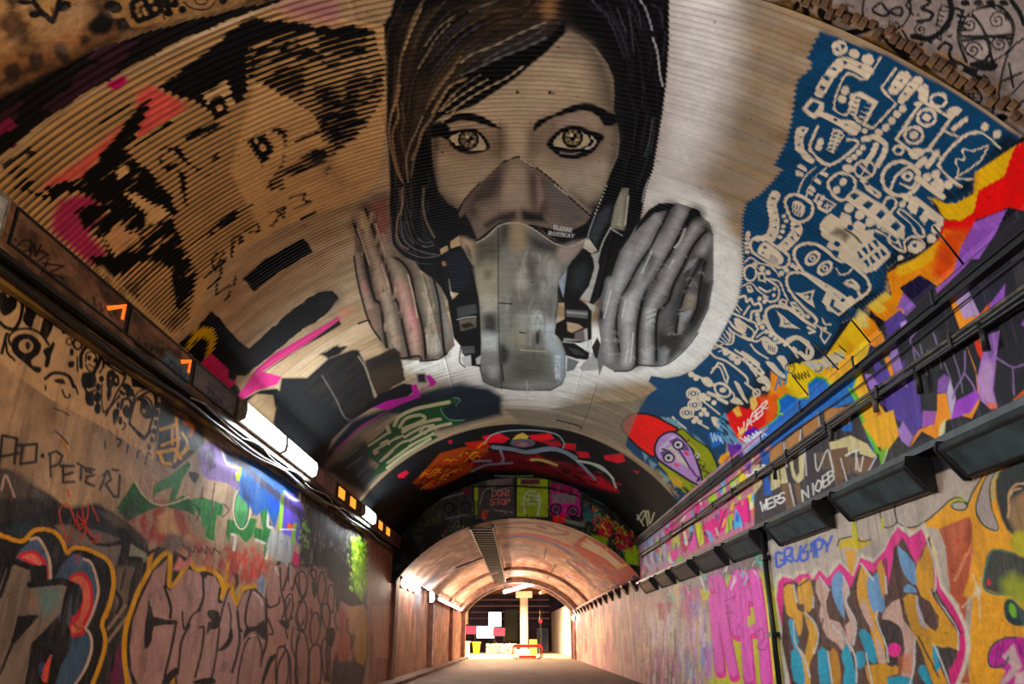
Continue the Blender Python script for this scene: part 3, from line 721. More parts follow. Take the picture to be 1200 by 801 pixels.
for s, w, c, al in (
    (A('340 0 270 120 225 280 180 400 160 560 120 790'), 4, (128, 106, 80), .8), (A('320 60 245 230 200 350'), 3, (170, 146, 112), .8), (A('480 20 390 120 320 220 270 330'), 2, (96, 84, 70), .7),
    (A('560 110 440 200 350 320'), 1.6, (150, 140, 124), .8), (A('520 170 420 280 380 350 300 480'), 2, (130, 120, 108), .8), (A('640 150 520 250 400 380'), 6, (48, 48, 66), .8),
    (A('740 170 600 270 480 400 400 500'), 2.4, (84, 84, 110), .8), (A('860 10 760 40 660 80'), 1.3, (150, 140, 126), .6), (A('1190 160 1000 240 860 310 760 350 680 380 600 440'), 1.8, (178, 164, 138), .9),
    (A('1190 200 1060 280 900 350 760 430'), 1.2, (126, 118, 108), .8), (A('1195 265 1040 340 860 410 690 490 600 530'), 3.4, (112, 110, 118), .9), (A('640 550 520 610 460 700 400 790'), 4, (178, 150, 118), .9),
    (A('600 400 520 510 430 620 360 760'), 5, (122, 98, 70), .8), (A('560 480 470 590 400 700'), 2, (168, 140, 104), .8), (A('1040 465 920 550 800 610 660 690 560 760 500 790'), 2.4, (216, 196, 164), .9),
    (A('790 560 680 620 560 700 470 770'), 1.8, (206, 184, 150), .9), (A('740 525 640 590 520 680'), 1.3, (160, 144, 124), .8), (A('560 660 500 720 450 780'), 2, (190, 160, 126), .9),
    (A('170 600 150 700 110 798'), 4, (168, 136, 104), .8), (A('190 600 170 798'), 2, DK, .9), (A('330 640 300 720 280 798'), 5, (74, 66, 54), .8),
    (C('440 0 400 100 330 200 300 300 260 400'), 5, (150, 126, 98), .8), (C('150 0 160 100 120 220 140 400 180 540'), 4, (150, 120, 92), .8), (C('180 0 200 120 180 240 210 360 230 500'), 3, (104, 88, 68), .8),
    (C('330 100 280 220 240 300 215 420 230 560'), 3, (150, 134, 112), .8), (C('300 300 270 400 250 520'), 3.4, (120, 104, 84), .8), (C('110 80 95 200 110 330 150 480 190 560'), 2.6, (172, 146, 116), .8),
    (C('560 60 500 110 470 135'), 2, (206, 184, 150), .9), (C('640 40 540 90 470 130'), 1.6, (196, 170, 136), .9), (C('370 480 380 560 360 600'), 2, (66, 70, 80), .7), (C('200 560 215 680 240 790'), 2.4, (80, 78, 78), .8),
    (C('340 620 330 700 350 790'), 2, (108, 100, 90), .8), (C('180 620 185 700 180 790'), 2, (140, 124, 96), .7),
    (E5('430 0 430 120 395 220 390 330 420 400 470 430'), 2.6, (150, 126, 96), .9), (E5('480 0 490 120 490 240 510 300'), 2.2, (76, 76, 76), .8), (E5('580 0 575 150 600 240 655 350'), 4, (120, 104, 86), .9),
    (E5('415 200 425 290 440 360 500 420 600 460 690 470'), 1.6, (100, 100, 106), .9), (E5('380 330 400 400 480 460 580 490 690 478'), 1.4, (110, 110, 116), .8), (E5('345 340 380 430 470 500 560 530 640 535'), 1.2, (90, 92, 98), .8),
    (E5('540 360 580 385 640 380'), 2.4, (90, 96, 116), .8), (E5('570 410 610 415 650 400'), 3, (110, 104, 98), .8), (E5('440 240 470 340 540 400'), 1.4, (80, 82, 96), .8), (E5('605 100 612 140 605 170'), 2, (70, 72, 86), .8),
    (B('560 0 640 80 700 180 730 250 790 400'), 2.2, (70, 72, 80), .9), (B('660 0 720 110 780 180 805 250'), 2.6, (60, 60, 70), .8), (B('740 60 770 140 800 210'), 1.6, (96, 96, 100), .8), (B('820 70 840 200 855 370'), 2.2, (84, 86, 90), .8),
    (B('840 0 890 90 905 180'), 2, (80, 80, 92), .8), (B('900 0 940 60 975 170 985 210'), 2.2, (172, 176, 180), .95), (B('990 270 1015 330 1030 420 1040 520 1060 600'), 3, (206, 206, 200), .9),
    (B('990 30 1050 90 1060 200'), 4, (78, 78, 82), .7), (B('1080 220 1070 330 1060 400'), 4, (64, 64, 72), .7), (B('800 600 840 700 870 790'), 2, (56, 60, 64), .8), (B('930 600 945 700 930 790'), 2.4, (52, 56, 60), .8),
    (D('960 40 930 180 900 330'), 3, (62, 62, 62), .8), (D('870 120 860 260 850 340'), 3, (56, 52, 50), .8), (D('985 120 970 240 935 380'), 2, (92, 92, 94), .8), (D('940 420 920 500 880 540'), 5, (44, 46, 48), .8), (D('960 540 930 620 915 700'), 1.4, (196, 196, 190), .8)):
    w *= .62 if w > 2.2 else .85
    stroke(V, s, w, c, soft=max(1.4, w * .6), al=al * .85)
# signature and side tag
text(V, 'ELENAR', (649, 268), (2.7, .5), (.7, -4.4), .9, (196, 196, 192), gap=.35, al=.9); text(V, 'ROSSKAY', (643, 275), (3.2, .4), (.7, -4.2), .9, (196, 196, 192), gap=.35, al=.9)
text(V, 'DICTOR', (656, 417), (0, 3.6), (-5, 0), 1.3, (204, 208, 208), gap=.25)
# ------------------------------------------------------------------ teal doodle wall, on the vault
TEAL = (6, 72, 108); CR = (222, 206, 180)
L3 = crop(900, 30); L4 = crop(1000, 80); L5 = crop(860, 150); L6 = crop(960, 190); L7 = crop(840, 270); L8 = crop(780, 370); LB = crop(900, 0, 4)
teal = pp('962 36 955 48 945 70 953 77 935 93 932 105 930 123 927 143 922 165 908 192 917 198 903 215 890 228 875 237 870 253 870 273 871 317 865 353 858 367 845 392 830 417 813 433 797 440 780 443 763 440 760 447 770 455 760 462 750 472 748 482 735 505 733 523 745 534 767 550 783 570 795 590 820 585 850 540 853 487 878 477 880 463 897 465 907 458 903 440 925 448 937 425 965 420 967 413 982 406 988 378 1005 372 1015 358 1037 340 1040 312 1050 307 1102 285 1107 257 1087 230 1118 240 1142 223 1143 203 1188 172 1196 160 1120 110 1040 66')
fill(V, teal, TEAL, soft=1.5, ser=1.6, rid=2)
for s in ('1110 236 1140 222 1143 204 1130 212 1118 226 1098 220', '1150 196 1188 170 1192 158 1176 158 1166 172', '1036 340 1052 308 1100 288 1100 276 1070 282 1040 300', '985 374 1012 360 1030 344 1015 340 985 360', '900 464 906 446 900 432 885 440 880 458', '852 486 878 476 880 464 868 462 850 474', '925 446 940 424 966 418 968 408 940 408 924 425'):
    fill(V, pp(s), (20, 24, 26), soft=9, al=.8)
def cs(P, w=2.6, closed=False, sm=3, **k): stroke(V, P, max(w * .86 - .3, .9), CR, closed=closed, sm=sm, ser=.2, **k)
def cf(P, sm=2, c=CR, **k): fill(V, P, c, sm=sm, ser=.2, **k)
def tf(P, sm=0): fill(V, P, TEAL, sm=sm)
def dots(L, s, r=2.6, ry=None):
    for (x, y) in L(s): ell(V, x, y, r * .88, (ry or r) * .86, CR)
# top: banana arm with windows
cf(L3('330 480 345 420 420 310 480 240 540 220 640 260 735 300 690 380 660 350 560 300 500 330 450 400 400 480 370 510 335 500'))
for s in ('520 255 545 245 560 265 540 280', '630 285 655 275 660 295 640 305', '440 295 465 290 490 310 470 320', '385 360 405 350 440 375 420 390', '355 435 375 420 405 440 390 455'): tf(L3(s))
ell(V, 984, 56, 9.5, 9, CR); tf(L3('470 165 490 145 505 180 485 185')); tf(L3('505 140 530 125 545 150 520 170'))
ell(V, 1001, 63, 6, 6, CR); ell(V, 1017, 70, 7.2, 7, CR)
# big frame face
cs(L3('790 225 690 380 560 335 490 460 465 560 480 600 550 625 640 520'), 3); cs(L3('900 300 795 440 900 550 740 720 690 700'), 3.2, sm=0)
ell(V, 990.5, 106, 5, 5, CR); ell(V, 986.5, 116.5, 5, 5, CR)
cf(L3('580 480 650 465 775 535 680 705 640 680 560 610'), sm=0)
tf(L3('640 500 735 550 690 640 660 690 620 640 640 560 650 520'))
for i in range(5):
    y = 500 + i * 32; tf(L3(f'{618 - i * 14} {y} {650 - i * 12} {y + 10} {648 - i * 12} {y + 20} {612 - i * 14} {y + 12}')); cs(L3(f'{735 - i * 18} {555 + i * 30} {690 - i * 16} {540 + i * 32}'), 1.8, sm=0)
# phone shape
cf(L3('235 590 300 505 395 545 390 600 520 660 600 670 655 720 600 770 540 730 380 640 320 650'), sm=1)
tf(L3('275 580 315 535 360 555 355 580 320 615')); tf(L3('380 595 410 605 395 620')); tf(L3('455 660 480 645 490 670 475 675')); tf(L3('535 695 570 690 565 715 545 712'))
# striped sleeves at right
cf(L3('845 455 930 320 1010 360 910 480 870 485')); cf(L3('915 510 1030 360 1090 390 960 540 930 540'))
for s in ('880 425 900 420 905 440 885 445', '925 380 945 370 950 390 930 395', '990 425 1010 420 1020 440 1000 445', '950 475 975 475 975 490 955 490'): tf(L3(s))
cs(L3('935 345 860 470'), 1.2, sm=0)
# box head
cs(L4('300 500 430 600 530 570 690 350 500 240 440 250'), 5, closed=False, sm=0); cs(L4('300 500 470 250'), 5, sm=0); cf(L4('455 150 490 110 530 130 520 240 470 230'))
cf(L4('650 300 720 265 770 290 700 350')); cf(L4('390 590 430 560 520 580 440 640 400 630'))
for (x, y) in L4('515 345 425 470'):
    ring(V, x, y, 10.5, 9.5, 3.6, CR); ell(V, x, y, 5.2, 4.6, CR)
ring(V, *L4('600 225')[0], 9, 7.5, 3.6, CR); ring(V, *L4('318 575')[0], 5.5, 5, 3.4, CR)
dots(L4, '350 280 310 320 270 370 230 415 180 450', 5.2); dots(L4, '80 440', 3.6)
cs(L4('700 430 790 360'), 7, sm=0); cs(L4('520 690 590 590'), 8, sm=0); cs(L4('640 440 760 490'), 2.2, sm=0); cs(L4('530 570 640 640'), 2.2, sm=0)
# round head right
cs(L4('1030 560 930 470 860 450 760 490 620 640 610 700 700 790 760 830'), 4.6); cs(L4('950 540 840 580 770 570 780 640 720 640 740 720 720 770'), 2.4); cs(L4('950 540 900 640 800 720 720 770 840 780'), 2.6)
dots(L4, '925 410 1010 465', 5.6)
# left bottle face
cf(L5('440 0 530 0 490 60 500 160 570 220 540 250 470 190 430 140')); [tf(L5(s)) for s in ('475 10 495 5 500 20 480 25', '460 60 475 55 480 70 465 72', '450 112 465 110 465 122 452 124', '480 180 500 180 500 190')]
cs(L5('590 -10 535 120 560 180 680 260 860 130 860 90 800 80'), 4.2); cf(L5('700 0 760 20 780 50 700 180 650 160'), sm=0)
for i in range(5): tf(L5(f'{700 - i * 10} {30 + i * 28} {730 - i * 10} {30 + i * 28} {728 - i * 10} {44 + i * 28} {698 - i * 10} {42 + i * 28}')); tf(L5(f'{745 - i * 10} {40 + i * 28} {768 - i * 10} {52 + i * 26} {762 - i * 10} {62 + i * 26} {740 - i * 10} {54 + i * 26}'))
dots(L5, '610 95 597 132', 4.8); cf(L5('750 -10 880 -20 890 20 840 55 790 30'))
# curved tube down to the round head
cs(L5('620 250 520 320 470 400 450 470'), 2.4); cs(L5('650 280 560 350 520 430 510 480'), 2.4); tf(L5('600 250 640 280 560 350 500 460 470 450 500 360'))
for s in ('620 320 650 330', '580 365 600 385', '545 420 560 440', '530 455 545 465', '460 270 480 280', '450 320 475 325', '470 265 500 295', '445 310 480 330'): cs(L5(s), 5.5, sm=0)
cs(L5('370 560 360 510 400 470 480 480 550 540 540 620 470 660 400 630'), 4.4, closed=True); cf(L5('410 530 450 510 500 550 480 620 420 610'))
for i in range(3): stroke(V, L5(f'{425 + i * 22} {535 + i * 8} {420 + i * 20} {560 + i * 8}'), 1.6, TEAL, sm=0); stroke(V, L5(f'{425 + i * 20} {580 + i * 6} {420 + i * 20} {600 + i * 6}'), 1.6, TEAL, sm=0)
cf(L5('400 650 470 670 480 740 420 800 350 800 400 720')); cf(L5('270 440 330 470 300 540 320 640 310 740 250 790 130 790 230 740 250 640 230 530'))
for s in ('265 485 295 490 290 505 265 500', '245 535 280 540 280 548 246 545', '270 600 300 590 300 600', '275 650 305 640 305 655', '265 700 300 690 300 705', '245 745 275 745 270 755'): tf(L5(s))
for s in ('415 690 460 680 465 695 420 705', '395 740 440 750 435 760', '370 775 410 785'): tf(L5(s))
dots(L5, '350 620 365 655 350 690 340 730 325 765', 3.2, 2.6); dots(L5, '100 740 95 770', 3)
# pick face (rounded) and ladder strip to the smile
cs(L5('660 400 700 340 760 315 840 350 850 420 790 500 720 490'), 4.2, closed=True); dots(L5, '768 378 722 435', 5)
cf(L5('780 490 850 420 1060 550 1200 690 1200 790 1000 680'), sm=0)
for s in ('815 475 845 450 885 475 850 505', '905 540 940 510 980 535 945 570', '1000 610 1035 575 1070 605 1035 640', '1100 690 1140 655 1175 690 1140 725'): tf(L5(s))
cs(L5('1040 560 1080 490 1130 500 1140 540 1100 600'), 4)
cf(L5('560 510 590 455 725 535 660 600 600 570'), sm=0); tf(L5('580 510 600 475 700 540 655 580 610 560')); dots(L5, '625 490 605 525', 3.6); cs(L5('640 545 680 545'), 2.4, sm=0); cs(L5('660 530 655 562'), 2.4, sm=0)
# hook, crossed circle, whistle
cs(L5('910 80 1000 65 1065 120 1050 190 1010 260'), 8); cs(L5('1000 120 970 190 930 240'), 8)
ring(V, *L5('920 290')[0], 12, 10, 3, CR); cs(L5('870 250 970 330'), 2.2, sm=0); cs(L5('950 240 890 340'), 2.2, sm=0)
cs(L5('910 370 950 420 1020 470'), 8); tf(L5('920 385 950 380 955 400 930 400')); tf(L5('960 420 990 440 1010 470 985 460')); dots(L5, '908 135 880 170 845 205 810 225', 4); cf(L5('760 270 800 255 850 280 840 310 790 305'))
# eye ring
ring(V, *L6('575 115')[0], 22, 20, 4.4, CR); cs(L6('500 200 540 100 640 30 690 90 650 180 570 150'), 4); ell(V, *L6('620 100')[0], 7, 6, CR); ell(V, *L6('622 98')[0], 3, 2.8, TEAL)
cs(L6('690 110 780 190 870 240'), 8, sm=0); dots(L6, '760 105 820 85 840 150 910 155', 6); cf(L6('780 150 840 110 880 160 860 220 800 200'))
cs(L6('700 20 740 -20'), 9, sm=0); dots(L6, '610 255 585 295', 4.6)
cf(L6('620 320 640 230 690 250 870 390 880 430 820 500 790 470 830 420 770 390 740 440 700 400 740 340 700 310 680 370 640 360'), sm=1)
dots(L6, '820 470 790 535', 6.5); cs(L6('570 330 640 380 720 460 740 520 690 510 640 430 560 360'), 3, closed=True)
cs(L6('610 620 600 560 660 520 730 560 740 600'), 3); cf(L6('620 600 660 550 720 560 740 600 690 640 640 630')); ell(V, *L6('670 585')[0], 3, 2.6, TEAL); dots(L6, '570 675', 4)
cs(L6('400 480 470 520 520 590 600 630'), 3); cs(L6('440 470 540 530 580 600'), 2.4); ring(V, *L6('525 535')[0], 6, 4, 2.4, CR, ang=40)
dots(L6, '210 320 285 370 358 420', 6.4); dots(L6, '425 445', 3.6)
# cog with a grille
cf(L6('50 380 80 360 140 400 160 350 220 380 230 440 270 410 330 440 320 480 390 470 380 520 500 620 500 660 400 760 330 780 240 720 180 690 130 670 140 620 90 620 50 590 70 560 20 530 0 440'), sm=1)
ell(V, *L6('220 458')[0], 4, 3.6, TEAL); ell(V, *L6('125 575')[0], 4, 3.6, TEAL)
for r_ in range(2):
    for k in range(5):
        x = 290 + k * 38 + r_ * 50; y = 640 - k * 26 + r_ * 62
        tf(L6(f'{x - 30} {y - 10} {x - 10} {y - 20} {x + 20} {y + 26} {x} {y + 38}'))
fill(V, L6('75 505 120 460 180 470 220 520 180 560 140 520'), (70, 56, 44), soft=4, al=.8); stroke(V, L6('180 470 250 520 300 570'), 1.6, (40, 32, 26))
# skull capsule
cs(L7('240 130 245 70 310 45 400 100 500 170 500 240 440 260 300 190'), 4, closed=True); cf(L7('290 130 330 80 390 110 470 190 450 240 400 230 300 170'))
for s in ('325 115 345 105 355 125 335 130', '312 155 330 145 335 160 320 168'): tf(L7(s))
for i in range(4): stroke(V, L7(f'{385 + i * 14} {165 + i * 10} {375 + i * 16} {205 + i * 8}'), 1, TEAL, sm=0)
dots(L7, '220 30 215 60 210 90 212 120 215 150', 3.6, 2.4)
cf(L7('330 50 380 0 440 0 400 80 370 70')); cf(L7('420 110 520 20 560 -10 600 -10 580 60 500 140 470 150'), sm=0)
for s in ('470 85 490 80 505 100 495 105', '510 45 530 40 555 75 540 75', '545 0 560 10 585 40 570 45', '365 20 385 30 395 40 375 40'): tf(L7(s))
# long face with two eyes
cs(L7('600 280 545 190 560 120 650 90 760 130 830 200 950 240 1060 350 1070 420 1000 480'), 4.6)
for (x, y) in L7('672 195 760 265'):
    ell(V, x, y, 10.5, 7.5, CR, ang=-40); ell(V, x, y, 6.5, 4.6, TEAL, ang=-40); ell(V, x, y, 4, 3.6, CR); ell(V, x, y, 1.6, 1.5, TEAL)
cf(L7('590 270 800 390 920 470 1000 420 1030 470 960 520 860 600 780 560 740 500 770 430 640 330'), sm=1)
for s in ('685 345 705 350 700 360', '755 385 775 390 770 402 755 398', '820 440 850 460 830 450', '865 490 890 470 910 490 880 505', '910 560 960 530 980 560 930 585', '940 450 980 430 1000 465 970 485'): tf(L7(s))
cs(L7('800 510 830 550 880 560'), 4.4); tf(L7('790 530 810 480 830 490 820 530 880 570 850 580'))
cs(L7('840 270 870 310 920 300 950 270'), 2.6); cf(L7('890 370 950 340 1010 400 980 420')); tf(L7('920 365 945 350 975 385'))
# two big faces with single eyes
for o, e1, s in ((0, L7, None),):
    cs(L7('680 670 700 620 600 530 510 420 490 340 520 300 600 300 700 350 780 420'), 4); cf(L7('550 435 600 440 690 415 670 480 690 540 620 500'), sm=0); tf(L7('610 450 670 435 655 490 620 480')); ell(V, *L7('632 468')[0], 2.6, 2.2, CR)
    cs(L7('490 790 400 720 350 620 350 560 410 530 500 550 600 620 690 680'), 4.2); cf(L7('415 560 470 600 520 650 585 690 470 680 440 670 450 630'), sm=0); tf(L7('470 620 520 660 475 660')); ell(V, *L7('490 640')[0], 2.4, 2, CR)
cs(L7('640 680 690 710 650 720'), 3.4, sm=0); cs(L7('690 660 740 690 730 750 760 790 800 730 750 700'), 2.6, sm=0); cs(L7('740 620 760 660 800 660'), 2.6, sm=0); dots(L7, '735 690 760 690', 2.4)
cs(L7('480 800 560 750 640 790'), 6)
cs(L7('440 500 560 570 620 590'), 2.4); cf(L7('515 500 550 500 615 580 580 590 530 560'), sm=0); tf(L7('530 520 560 520 575 540')); tf(L7('550 545 595 575 560 570')); dots(L7, '610 600 640 605 300 480 335 500', 3)
# small medley between the halo and the faces
cs(L7('200 220 240 190 300 230 380 250 440 320'), 2.4); cs(L7('190 270 250 240 330 300'), 2); ring(V, *L7('235 300')[0], 7, 9, 2.4, CR); cf(L7('285 290 340 300 345 370 290 350'), sm=0); tf(L7('300 310 330 315 330 350 302 340'))
dots(L7, '268 240 320 265 360 295 455 300 490 280 560 265 530 245', 3.6); cs(L7('350 340 430 400 430 480 370 500 330 460'), 3); dots(L7, '405 410 400 455', 2.4)
cs(L7('180 390 240 370 300 430 360 470'), 2.2); cf(L7('205 390 240 385 260 430 220 440'), sm=0); tf(L7('215 400 235 400 245 420')); cs(L7('300 400 350 430 380 420'), 3)
cs(L7('370 340 440 360 470 430 500 490'), 2.6); ring(V, *L7('465 510')[0], 4, 4, 2, CR)
cs(L7('160 470 200 460 210 500 240 480 260 520 300 510 310 560 250 570 240 620'), 3.6); cs(L7('190 590 230 530'), 3, sm=0)
cs(L7('120 530 160 580'), 2); cs(L7('130 510 175 560'), 2)
cs(L7('110 580 270 650 290 690 240 770 180 740'), 3.2, sm=1); cs(L7('90 640 130 690 200 730'), 3); cf(L7('120 620 160 620 210 680 190 720 140 690')); dots(L7, '285 590 290 620 300 650 330 640 320 680', 3.4)
cs(L7('330 600 360 680 420 740 490 798'), 3); dots(L7, '350 710 380 735 410 760 440 780', 3)
for i in range(5): cs(L7(f'{10 + i * 18} {770 - i * 22} {60 + i * 14} {798 - i * 8}'), 1.6, sm=0)
# lower strip toward the orange piece
for s in ('490 20 560 60 620 110 600 170 540 150 470 110', '460 60 520 110'): cs(L8(s), 2.4)
cf(L8('500 20 560 50 570 90 530 100 490 60')); cs(L8('450 90 480 130 470 190 430 200'), 2.4); cs(L8('430 110 455 140 445 180'), 2)
for i in range(4): cs(L8(f'{340 + i * 34} {230 + i * 20} {400 + i * 30} {200 + i * 30}'), 2, sm=0)
cs(L8('350 200 430 240 560 320 640 420'), 3); cs(L8('310 250 350 290 430 320 560 420 580 470'), 3); cs(L8('540 260 600 300 650 340'), 6); cs(L8('490 240 560 290 520 310'), 3)
dots(L8, '425 255 470 290 505 320', 4.6); cf(L8('560 300 640 330 700 400 680 430 600 380'), sm=0)
for s in ('585 320 600 330', '615 345 635 360', '650 375 665 390'): stroke(V, L8(s), 2, TEAL, sm=0)
cs(L8('320 400 370 330 400 340 440 430 430 470'), 3, sm=1); cs(L8('330 370 380 360 420 460'), 2.4)
cs(L8('590 160 640 180 700 150 760 190 830 180'), 3); cf(L8('680 160 740 170 790 220 770 270 720 260 680 200')); tf(L8('700 175 715 180 712 192')); [stroke(V, L8(f'{725 + i * 14} {205 + i * 6} {722 + i * 14} {235 + i * 6}'), 1.2, TEAL, sm=0) for i in range(4)]
cs(L8('640 150 700 110 760 130 850 190 930 290'), 2.6); cs(L8('600 200 640 250 720 300'), 2.8)
cs(L8('860 170 920 150 990 190 1030 250 1000 300 960 270 900 230'), 6); tf(L8('910 200 940 190 960 240 930 250')); ring(V, *L8('1015 255')[0], 4, 7, 2, CR)
cf(L8('700 320 760 330 800 380 850 420 830 440 760 390')); cf(L8('780 290 830 280 860 330 900 420 870 430 820 350'))
cs(L8('170 400 260 440 340 490'), 3); dots(L8, '180 410 215 435', 4); cf(L8('250 440 300 430 340 480 310 500 270 480')); dots(L8, '195 545 262 572 205 625 150 680', 6)
for (x, y) in L8('195 545 205 625 150 680'): ring(V, x, y, 7.5, 6, 2.2, CR); ell(V, x, y, 3.6, 3, TEAL); ell(V, x, y, 1.8, 1.6, CR)
cs(L8('230 570 330 650 380 690'), 2.6); cs(L8('240 640 300 700'), 2.6); cs(L8('190 700 250 760 300 790'), 2.6); dots(L8, '300 580 340 610 270 660 290 690 215 720 240 745 250 690 200 740', 3.4)
ring(V, *L8('400 520')[0], 10, 7, 2.4, CR, ang=35); ell(V, *L8('402 520')[0], 4, 3, CR); cs(L8('340 480 400 480 480 550 470 600'), 2.6); cs(L8('300 540 370 570'), 5, sm=0); cs(L8('370 580 430 610'), 5, sm=0)
cf(L8('480 460 520 480 560 570 590 620 540 580')); cf(L8('450 600 500 570 550 620 500 620')); cs(L8('560 470 620 520 660 560'), 3); ring(V, *L8('640 540')[0], 4, 4, 2, CR); cf(L8('640 440 700 420 740 470 750 520 720 540 700 480 660 470'))
dots(L8, '690 510 720 520 740 490', 3); cf(L8('320 710 370 720 380 790 340 770'))
cs(L8('20 720 60 760'), 3); cs(L8('50 710 90 760'), 3); cs(L8('90 750 140 790'), 3)
# shredded pale leaves by the cap
for s in ('775 488 795 492 792 505 780 500', '790 492 806 505 800 512', '798 498 812 512 806 518', '812 508 826 520 820 528', '818 512 832 530 826 536', '830 530 838 545 832 548', '752 528 760 534 756 540', '760 538 770 544 764 550', '772 550 786 562 778 568'):
    fill(V, pp(s), (120, 158, 170), soft=2)
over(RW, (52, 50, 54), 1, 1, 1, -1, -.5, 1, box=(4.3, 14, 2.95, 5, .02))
# ------------------------------------------------------------------ orange and purple piece, from the vault down to the light boxes
R0 = crop(1000, 170); R1 = crop(1000, 270); R2 = crop(1000, 390); R3 = crop(840, 400); R5 = crop(700, 470); R6 = crop(720, 540); R7 = crop(880, 480)
OR = (244, 152, 10); YE = (240, 196, 60); RD = (232, 48, 10); PU = (156, 96, 190); DP = (70, 50, 128); NV = (34, 32, 46); BU = (8, 112, 196); GRN = (110, 190, 30)
fill(VW, pp('1700 -80 1230 140 1190 165 1143 203 1142 223 1118 240 1087 230 1107 257 1102 285 1050 307 1040 318 1043 345 1020 360 1018 378 1000 372 985 380 968 412 966 420 940 424 928 445 905 455 880 470 852 486 848 500 862 560 900 540 1000 560 1060 520 1230 470 1700 280'), NV, soft=1.2, rid=3)
for P, c in (('1230 330 1290 250 1330 300 1300 420 1250 430', PU), ('1330 200 1420 120 1450 240 1380 330', OR), ('1200 120 1300 40 1420 10 1400 110 1280 180 1215 200', RD), ('1200 420 1260 400 1250 470', (168, 120, 196))): fill(VW, pp(P), c, soft=1.4)
fill(VW, R0('1130 10 860 190 850 340 720 410 640 410 530 360 590 430 650 520 760 530 850 470 880 320 1060 220 1180 60 1200 -20'), (232, 184, 60), soft=1.5)
fill(VW, R0('860 190 880 200 870 300 850 340'), (206, 150, 60), soft=4)
fill(VW, R0('1130 20 1220 -40 1260 450 1180 460 1100 430 990 480 870 520 760 680 700 800 560 800 640 530 760 530 850 470 880 320 1060 220'), RD, soft=1.3)
fill(VW, R0('1080 450 850 540 740 800 880 800 1000 620'), (162, 104, 196), soft=1.3)
fill(VW, R0('700 600 800 620 760 800 680 800'), (236, 88, 14), soft=6, al=.8)
fill(VW, R1('610 60 430 210 290 270 240 300 270 470 210 500 100 540 160 600 230 640 330 560 350 590 410 560 330 400 470 310 590 410 700 290 770 100 790 20 640 -10'), OR, soft=1.3)
fill(VW, R1('640 0 830 -10 770 100 720 270 640 360 600 350 560 300 580 160'), (232, 92, 12), soft=8)
fill(VW, R1('830 -10 1000 -20 780 260 590 440 580 410 700 300 760 110'), PU, soft=1.2)
fill(VW, R1('600 80 560 200 480 260 330 320 300 300 310 250 430 200'), (240, 190, 70), soft=3, al=.9)
fill(VW, R1('100 530 230 430 280 470 210 510 230 560 180 590'), (236, 200, 90), soft=3)
fill(VW, R1('330 400 470 310 590 390 430 520 350 440'), (40, 30, 74), soft=1.2)
fill(VW, R1('350 440 440 530 370 600 330 540 300 560'), (150, 110, 190), soft=2)
fill(VW, R1('220 640 330 560 380 640 300 700 230 760'), (84, 60, 150), soft=1.4); fill(VW, R1('330 650 370 630 380 680 340 700'), (190, 150, 210), soft=1.4)
fill(VW, R1('0 690 100 600 180 650 220 780 120 810 -10 800'), OR, soft=1.4); fill(VW, R1('0 650 60 690 110 680 100 600 40 560'), (238, 214, 130), soft=4)
fill(VW, R1('60 540 220 680 240 740 200 740 150 640'), (16, 16, 16), soft=3)
fill(VW, R1('670 470 760 720 950 620 940 510 870 600 780 610 700 450'), OR, soft=1.3); fill(VW, R1('870 600 960 510 940 640 880 660'), (232, 96, 40), soft=4)
fill(VW, R1('700 450 790 370 890 590 780 620'), (190, 160, 206), soft=1.2); fill(VW, R1('960 520 1070 370 1050 560 950 640'), (160, 96, 200), soft=1.3)
fill(VW, R1('800 400 890 590 1060 380 1020 320 880 330'), (38, 36, 60), soft=2)
# below the rails
fill(VW, R2('800 100 870 300 890 440 880 500 830 600 760 580 880 460 860 250'), OR, soft=1.3)
fill(VW, R2('890 40 1030 -20 1000 200 980 400 1010 520 960 530 900 480 870 330 900 180'), (168, 120, 196), soft=1.4); fill(VW, R2('920 200 990 220 970 400 1000 510 900 460 880 330'), (186, 150, 186), soft=5, al=.8)
fill(VW, R2('850 60 940 20 900 190 870 130'), (226, 70, 20), soft=1.6); fill(VW, R2('930 490 1000 490 1010 530 960 535'), (224, 110, 80), soft=2)
fill(VW, R2('590 430 650 420 690 600 640 620 590 750 480 690 400 800 440 690 560 640 590 540'), OR, soft=1.3); fill(VW, R2('650 600 640 700 590 760 610 650'), (222, 214, 160), soft=2)
fill(VW, R2('655 420 680 320 720 460 690 610'), (190, 176, 206), soft=1.2); fill(VW, R2('720 480 870 400 890 450 820 560 690 605'), (164, 80, 204), soft=1.3); fill(VW, R2('770 570 840 560 890 470 830 600'), (238, 150, 60), soft=1.3)
fill(VW, R2('595 330 640 290 680 320 650 420 590 420'), (140, 96, 170), soft=3); fill(VW, R2('490 545 585 550 570 640 480 665'), (170, 100, 180), soft=1.4)
fill(VW, R2('130 160 240 260 320 220 440 120 460 300 480 560 490 640 420 740 320 620 200 500 170 400'), (86, 66, 150), soft=1.5)
fill(VW, R2('80 290 130 290 210 420 160 470 110 380'), (166, 120, 200), soft=2); fill(VW, R2('270 130 310 110 380 380 330 360 250 180'), (176, 140, 210), soft=2)
fill(VW, R2('310 690 350 620 420 730 390 800 340 760'), (172, 130, 196), soft=2); fill(VW, R2('200 530 250 580 330 690 290 700'), (176, 160, 190), soft=2)
fill(VW, R2('0 20 20 10 150 100 80 200 10 240'), (40, 24, 84), soft=1.3); fill(VW, R2('20 0 200 -10 220 60 150 100 60 30'), OR, soft=1.3); fill(VW, R2('110 160 160 110 170 150 130 180'), (240, 170, 30), soft=1.3)
fill(VW, R2('0 400 60 300 110 420 200 520 310 720 240 760 180 800 90 800 20 560'), (240, 176, 24), soft=1.5); fill(VW, R2('30 420 110 470 90 540 40 520'), (232, 204, 100), soft=4)
